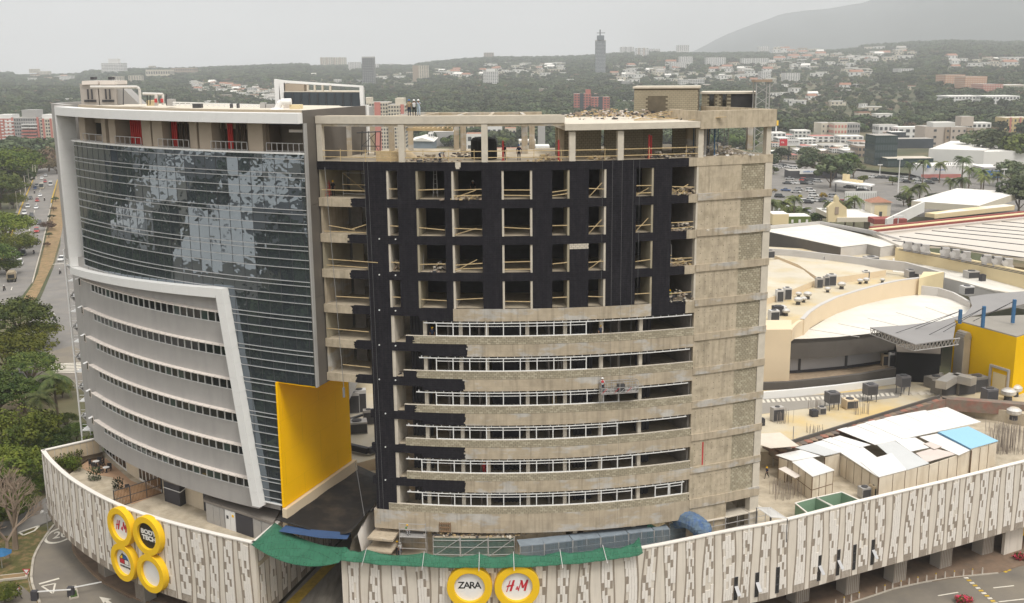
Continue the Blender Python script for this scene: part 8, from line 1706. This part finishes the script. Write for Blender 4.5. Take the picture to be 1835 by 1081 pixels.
BIG=[tree_mesh('rain_tree',1,9,9,0.5,46,150,0.26,0.45,LEAFB,umbrella=True),tree_mesh('rain_tree',2,8,9.5,0.5,42,150,0.26,0.42,LEAF,umbrella=True),tree_mesh('rain_tree',8,7,8.5,0.6,36,150,0.25,0.4,LEAFB)]
MID=[tree_mesh('broad_tree',3,5.5,8,0.6,22,60,0.5,0.3,LEAF),tree_mesh('broad_tree',4,6.5,8,0.5,24,60,0.5,0.35,LEAFD,umbrella=True),tree_mesh('broad_tree',5,5,9,0.7,20,60,0.5,0.3,LEAFD)]
DRY=tree_mesh('dry_tree',6,6,7,0.6,24,40,0.4,0.3,LEAFR)
def palm_mesh(seed,H,L,n=16):
 r=random.Random(seed);T_=MB();T_.tube((0,0,-0.2),(0.15,0.1,H),0.2,7,r2=0.14);C_=MB()
 for i in range(n):
  a=2*math.pi*i/n+r.uniform(-.2,.2);rise=r.uniform(0.1,0.95);pts=[]
  for k in range(7):
   t=k/6;x=L*t*(1-0.15*t);z=H+L*(rise*t-1.0*t*t*(0.75+0.3*(1-rise)));pts.append(np.array((x*math.cos(a)+.15,x*math.sin(a)+.1,z)))
  sd_=np.array((-math.sin(a),math.cos(a),0))
  for k in range(6):
   p,q=pts[k],pts[k+1]
   for h in range(3):
    f=(h+0.5)/3;c=p*(1-f)+q*f;t=(k+f)/6;w=L*0.30*math.sin(math.pi*min(1,t*0.8+0.2));dd=(q-p)/np.sqrt((q-p)@(q-p))
    for sg in(-1,1):
     e=c+sd_*sg*w+dd*w*0.5-np.array((0,0,w*0.45));wd=dd*0.10*L/3;b0=len(C_.v);C_.v+=[tuple(c-wd),tuple(c+wd),tuple(e)];C_.f.append((b0,b0+1,b0+2));C_.m.append(0)
 return T_.mesh('palm_trunk',BARK),C_.mesh('palm_crown',PALML)
PALM=[palm_mesh(1,7,3.2),palm_mesh(2,6,3.0,18)]
def blob_tree(name,seed,mat):
 r=random.Random(seed);b=MB();V,Fc=[],[]
 for i in range(7):
  a=r.random()*6.28;q=r.random()**.5*0.6;c=np.array((q*math.cos(a),q*math.sin(a),0.35+r.random()*0.55));cr=r.uniform(0.35,0.6)
  for k in range(26):
   p=np.array([r.gauss(0,1)for _ in range(3)]);p/=np.sqrt(p@p);p[2]=abs(p[2])*0.9 if r.random()<.7 else p[2];n=p+np.array([r.uniform(-.5,.5)for _ in range(3)]);n/=np.sqrt(n@n)
   cc=c+p*cr*np.array((1,1,.75));u_=np.cross(n,(0.3,0.2,1));u_/=np.sqrt(u_@u_)+1e-9;w_=np.cross(n,u_);s_=0.17*r.uniform(.7,1.3);b0=len(V)
   V+=[tuple(cc-u_*s_-w_*s_*.6),tuple(cc+u_*s_-w_*s_*.6),tuple(cc+u_*s_*.8+w_*s_*.7),tuple(cc-u_*s_*.8+w_*s_*.7)];Fc.append((b0,b0+1,b0+2,b0+3))
 b.add(V,Fc);b.tube((0,0,-0.3),(0,0,0.6),0.07,5,m=1)
 return b.mesh(name,[mat,BARK])
EXCL=[]
def clear(px,py,rad_px):
 p=hit(px,py);d=math.hypot(p[0],p[1]);EXCL.append((p[0],p[1],rad_px/F*d))
for x,y,r_ in FREE:clear(x,y,r_)
def scatter(name,me_src,n,seed,rmin,rmax,smin,smax,pw=1.0):
 r=random.Random(seed);pts=[];sc=[]
 EX=np.array(EXCL)if EXCL else np.zeros((0,3));tries=0
 while len(pts)<n and tries<n*4:
  tries+=1
  rr_=math.sqrt(r.uniform(rmin**2,rmax**2))if r.random()<0.6 else r.uniform(rmin,rmax);a=math.radians(r.uniform(-29,29));x,y=rr_*math.sin(a),rr_*math.cos(a)
  if len(EX)and(((EX[:,0]-x)**2+(EX[:,1]-y)**2)<EX[:,2]**2).any():continue
  if rr_<1400 and blocked(x,y):continue
  z_=tz(x,y);q=proj((x,y,z_));mul=1
  for c_ in CL:
   if c_[0]-8<q[0]<c_[1]+8 and c_[2]-1<q[1]<c_[3]+12:mul=.6
  if mul<1 and r.random()<.45:continue
  s_=mul*r.uniform(smin,smax)*(1 if rr_<2200 else 1+(rr_-2200)/4000);pts.append((x,y,tz(x,y)-0.3));sc.append(s_)
 me=bpy.data.meshes.new(name);me.from_pydata(pts,[],[]);at_=me.attributes.new('sc','FLOAT','POINT');at_.data.foreach_set('value',sc)
 o=link(name,me);o['kind']='stuff'
 g=bpy.data.node_groups.new(name+'_nodes','GeometryNodeTree');g.interface.new_socket('Geometry',in_out='INPUT',socket_type='NodeSocketGeometry');g.interface.new_socket('Geometry',in_out='OUTPUT',socket_type='NodeSocketGeometry')
 N=g.nodes.new;L=g.links.new;gi,go=N('NodeGroupInput'),N('NodeGroupOutput');iop=N('GeometryNodeInstanceOnPoints');oi=N('GeometryNodeObjectInfo')
 oi.inputs['Object'].default_value=me_src;oi.inputs['As Instance'].default_value=True;oi.transform_space='ORIGINAL'
 na=N('GeometryNodeInputNamedAttribute');na.data_type='FLOAT';na.inputs['Name'].default_value='sc'
 rv=N('FunctionNodeRandomValue');rv.data_type='FLOAT_VECTOR';rv.inputs[0].default_value=(-0.08,-0.08,0);rv.inputs[1].default_value=(0.08,0.08,6.28)
 cx=N('ShaderNodeCombineXYZ');m2=N('ShaderNodeMath');m2 .operation='MULTIPLY';m2 .inputs[1].default_value=1.05
 L(gi.outputs[0],iop.inputs['Points']);L(oi.outputs['Geometry'],iop.inputs['Instance']);L(rv.outputs[0],iop.inputs['Rotation']);L(na.outputs[0],m2 .inputs[0]);L(na.outputs[0],cx.inputs[0]);L(na.outputs[0],cx.inputs[1]);L(m2 .outputs[0],cx.inputs[2]);L(cx.outputs[0],iop.inputs['Scale']);L(iop.outputs[0],go.inputs[0])
 md=o.modifiers.new('scatter','NODES');md.node_group=g;return o
SRC=[]
for i,(mt,px,py,lb)in enumerate(((LEAFD,962,150,'dark round tree on the hillside under the lone slender tower'),(LEAF,905,165,'olive round tree at the edge of the hillside clearing'),(LEAFR,560,150,'dry brownish tree amid the far woods behind the white-framed annex'),(LEAFD,1300,140,'deep green tree on the slope under the white hillside blocks'))):
 p=hit(px,py);o=link('hillside_tree',blob_tree('round_tree',20+i,mt));o.scale=(7,7,7);o.location=tuple(p);tag(o,lb,'tree');SRC.append(o)
EXCL+=EX
scatter('woodland_dark',SRC[0],15000,31,560,R1*1.02,5.5,9.5);scatter('woodland_olive',SRC[1],10000,32,560,R1*1.02,5,8.5);scatter('woodland_dry',SRC[2],2600,33,560,3600,4.5,7.5);scatter('woodland_deep',SRC[3],14000,34,700,R1*1.02,6,10)
def T3(px,py,rad_px,meshes,base_r,H,label,name='broad_tree',cat='tree',group=None,zc=None,sz=1.0):
 """(px, py): centre of the crown in the photograph; the foot is on the ground below it"""
 hz=H;p=bz(px,py,-GROUND+hz*0.75);D=math.hypot(p[0],p[1]);R_=rad_px/F*D;s_=R_/base_r
 for _ in range(3):p=bz(px,py,-GROUND+H*s_*0.75);s_=rad_px/F*math.hypot(p[0],p[1],p[2])/base_r
 return tree_obj(meshes,name,(p[0],p[1],-GROUND),(s_,s_,s_*sz),random.uniform(0,6),label,cat,group)
LT=[(8,285,42,0),(45,277,22,1),(-5,330,30,1),(22,352,14,2),(5,398,38,0),(30,425,22,2),(-15,450,30,1),(10,468,16,2),(30,560,42,1),(60,590,28,0),(10,620,48,0),(52,650,32,1),(-5,690,40,1),(40,700,34,0),(25,755,45,2),(78,790,24,1),(0,830,50,0),(55,838,28,1),(110,690,16,2),(-10,900,34,2),(5,1055,18,2),(98,775,20,2),(118,748,15,1),(72,752,22,0),(108,812,14,2),(38,888,22,1),(75,858,18,2),(136,768,17,1)]
LN=['behind the red apartments at the picture edge','next to the street lamps by the main road','low behind the verge of the main road','small, between main road and verge','broad flat one over the main road','smaller flat one leaning over the main road','dark one under the flat crowns','small one by the road junction','flat one over the junction, top of the dense group','reaching furthest over the side road','broad bright one in the middle of the dense group','darker one next to the broad bright crown','at the edge, beneath the broad bright crown','bright one above the palm','rounded one beside the dark gap','near the steel stair of the office block','large one at the edge above the bare tree','flat one just above the bare tree','small round one beside the steel stair','at the edge behind the bare tree','low bush-like one at the bottom corner','rounded one right behind the sharp podium corner','small one touching the steel stair foot','broad one filling the gap beside the palms','low one against the podium parapet corner','darker one behind the bare tree crown','one between bare tree and podium corner','dark one glimpsed through the steel stair']
for i,(x,y,rp_,k)in enumerate(LT):T3(x,y,rp_*1.5,BIG[k],(9,8,7)[k],(9,9.5,8.5)[k],'green spreading tree %s'%LN[i],'rain_tree')
for i,(x,y,rp_)in enumerate(((85,275,24),(60,292,14),(100,290,16),(15,300,18),(85,400,10))):T3(x,y,rp_*1.4,DRY,6,7,'brownish dry tree %s'%['wide one below the tan apartments','by the bend of the main road','touching the office block edge','under the green crown at the picture edge','low scrub on the median'][i],'dry_tree')
for i,(x,y,rp_,l)in enumerate(((100,705,26,'feathery palm between the dense trees and the steel stair'),(72,725,24,'feathery palm partly hidden by the bright crown'))):T3(x,y,rp_*1.5,PALM[i],3.1,6.5,l,'palm_tree','palm tree')
for i,(x,y)in enumerate(((99,356),(96,372),(93,388),(91,404),(87,420),(84,436))):T3(x,y,6.5,DRY if i%2 else MID[1],6 if i%2 else 6.5,7,'dark scrubby bush on the road median, %s counted downward'%ORD[i],'median_bush','bush')
def bare_mesh(seed):
 r=random.Random(seed);b=MB()
 def br(p,d,l,rad,dep):
  q=p+d*l;b.tube(tuple(p),tuple(q),rad,5,r2=rad*.7,cap=False)
  if dep==0:return
  for k in range(3 if dep>1 else 2):
   nd=np.array(d)+np.array([r.uniform(-.75,.75),r.uniform(-.75,.75),r.uniform(-.25,.5)]);nd/=np.sqrt(nd@nd);br(q,nd,l*r.uniform(.62,.85),rad*.62,dep-1)
 br(np.array((0,0,-.2)),np.array((0.05,0,1.)),2.6,.32,6);return b.mesh('bare_tree',M('pale_bark',(0.26,0.20,0.15),var=.2))
for i,(x,y,s_,l)in enumerate(((28,985,1.25,'leafless pale-barked tree with tangled branches near the back lane'),(14,1000,.9,'smaller leafless tree beside the tangled one'))):p=bz(x,y,-GROUND);o=link('bare_tree',bare_mesh(i+3));o.location=tuple(p);o.scale=(s_,)*3;tag(o,l,'tree')
MT=[(1417,375,12,0),(1400,272,16,1),(1450,270,15,1),(1463,284,24,1),(1490,290,26,2),(1515,285,24,0),(1530,298,18,1),(1443,288,14,2),(1386,302,8,0),(1470,385,14,0),(1620,352,14,1),(1636,362,13,0),(1678,352,14,1),(1695,358,14,2),(1725,350,14,0),(1750,345,12,1),(1815,300,26,1),(1830,330,28,2),(1760,245,30,1),(1795,248,32,1),(1825,252,26,0),(1548,318,8,0),(1390,440,10,0),(1410,437,12,0),(1448,444,18,0),(1470,446,12,0),(1380,280,14,2),(1600,320,8,0)]
MN=['leafy tree in the row of palms','tree below the billboard','tree right under the billboard post','big tree behind the pavilion, first of four','big tree behind the pavilion, second of four','big tree behind the pavilion, third of four','big tree behind the pavilion, fourth of four','darker tree at the near end behind the pavilion','small tree beside the tower edge by the car park','rounded leafy tree between the palms and the mission front','tree behind the white screen wall','tree hiding the car park fence','reddish tinged tree amid the palms','tree amid the palms above the yellow upstand','tree beside the cream annex','layered tree at the annex corner','tall dark tree at the picture edge near the blue shop','dark tree below the tall one at the picture edge','flat crowned tree behind the white hall','middle flat crowned tree behind the white hall','flat crowned tree near the yellow apartments','small bright tree at the fuel canopy','bright tree against the grey box shop','sprawling bush against the grey box shop','wide flowering shrub against the grey box shop','end of the shrub row by the grey box shop','dark tree by the pylon','small tree by the street beyond the palms']
for i,(x,y,rp_,k)in enumerate(MT):T3(x,y,rp_*1.25,MID[k],(5.5,6.5,5)[k],(8,8,9)[k],MN[i][0].upper()*0+MN[i]+' right of the tower' if len(MN[i].split())<4 else MN[i])
PT=[(1384,380,14),(1403,372,13),(1424,370,12),(1437,384,12),(1490,378,12),(1516,374,12),(1532,372,13),(1630,348,12),(1648,350,13),(1703,330,13),(1725,335,13),(1760,315,14),(1788,325,12),(1630,300,11),(1655,303,12),(1685,300,12),(1725,300,15),(1738,310,12),(1762,330,13),(1820,325,12)]
PN=['first palm by the tower edge','palm before the ochre front','palm before the green front','low palm past the green front','short dark palm beneath the mission front','paired palm beside the mission front, nearer','paired palm beside the mission front, further','palm at the near end of the white screen wall','palm with drooping crown over the white screen','palm in the thick of the tree group','slim palm above the tree group','tall palm near the cream annex','palm in front of the blue panel','street palm by the glass office, first of three','street palm by the glass office, second of three','street palm by the glass office, third of three','tall shaggy palm before the pink wall','palm behind the shaggy one','palm over the annex roof','palm at the picture edge']
for i,(x,y,rp_)in enumerate(PT):T3(x,y,rp_*(1.7 if y>340 else 1.35),PALM[i%2],3.1,6.5,PN[i],'palm_tree','palm tree')
YF=leafmat('yellow_blossom_leaves',(0.35,0.22,0.02),(0.12,0.13,0.03),1.2);SHR=tree_mesh('blossom_shrub',12,3,3,.85,12,50,.35,.15,YF)
for i,(x,y,rp_)in enumerate(((1416,356,6),(1434,351,6),(1475,348,9),(1388,340,6))):T3(x,y,rp_,SHR,3,3,'yellow blossoming shrub in the car park, %s counted away from the tower'%ORD[i],'blossom_shrub','shrub')
def plantclump(name,loc,w,h,n,mat,label,cat='plant',red=None,seed=1):
 r=random.Random(seed);b=MB()
 for i in range(n):
  a,q=r.random()*6.28,math.sqrt(r.random());c=np.array((q*w*math.cos(a),q*w*math.sin(a)*.7,r.random()*h));d=np.array((r.uniform(-1,1),r.uniform(-1,1),r.uniform(.1,1.2)));d/=np.sqrt(d@d);sd_=np.cross(d,(0,0,1));sd_/=np.sqrt(sd_@sd_)+1e-6;l=r.uniform(.18,.4);b0=len(b.v);b.v+=[tuple(c),tuple(c+d*l*.5+sd_*l*.22),tuple(c+d*l),tuple(c+d*l*.5-sd_*l*.22)];b.f.append((b0,b0+1,b0+2,b0+3));b.m.append(1 if red and r.random()<.55 else 0)
 o=b.build(name,[mat,red]if red else mat);o.location=loc;return tag(o,label,cat)
for i,(x,y,w,h)in enumerate(((110,833,1.6,1.0),(125,824,1.6,1.1),(138,815,1.5,1.3),(150,812,1.5,1.6),(163,808,1.2,1.8),(176,800,1.0,1.9),(133,842,1.0,1.3),(118,836,1.0,1.0))):plantclump('terrace_shrub',bz(x,y,ZD+.2),w,h,420,LEAFB,'leafy shrub in the roof terrace bed, %s'%['by the sharp corner of the parapet','second from the sharp corner','third from the sharp corner','climbing the parapet panels','tall one near the inner parapet end','tallest, reddish one at the office wall','dark one overlooking the parapet','low one spilling to the parapet'][i],'shrub',seed=i)
plantclump('potted_palm',bz(170,861,ZD),.8,1.5,260,LEAFD,'dark cycad-like plant on the terrace apron',seed=20);plantclump('potted_palm',bz(212,877,ZD),.6,1.3,200,LEAFD,'smaller cycad-like plant near the bamboo fence',seed=21)
PINK=M('pink_blossom',(0.55,0.05,0.10),var=.3,scale=5)
for i,(x,y)in enumerate(((1830,1003),(1727,1080))):
 p=bz(x,y,-GROUND);plantclump('flower_bed',(p[0],p[1],p[2]+.1),.95,.4,420,LEAFB,['pink flower bed with a yellow rim beside the brick pavement','pink flower bed on the road island at the bottom edge'][i],'flower bed',PINK,30+i)
def scatter_pts(name,src,pts,sc):
 o=scatter(name,src,1,1,5000,5001,1,1.1);me=bpy.data.meshes.new(name+'_points');me.from_pydata(pts,[],[]);at_=me.attributes.new('sc','FLOAT','POINT');at_.data.foreach_set('value',sc);o.data=me;return o
r=random.Random(5);pts,sc=[],[]
while len(pts)<3600:
 x,y=r.uniform(-1100,-12)if r.random()<.6 else r.uniform(-260,-12),r.uniform(-420,260)
 if any(abs(x-q[0])<q[2]*.6 and abs(y-q[1])<q[3]*.65 for q in NB)or x>-.54*max(y,0)-12:continue
 if y>90 and-190<x:continue
 pts.append((x,y,-GROUND));sc.append(r.uniform(4,8))
scatter_pts('west_woodland',SRC[0],pts,sc)
# metres: lift everything to ground zero and scale to life size
bpy.context.view_layer.update()
for o in list(SC.objects):
 if o.parent is None and o.type in('MESH','EMPTY'):
  o.location=((o.location.x)*US,(o.location.y)*US,(o.location.z+GROUND)*US)
  o.scale=(o.scale.x*US,o.scale.y*US,o.scale.z*US)
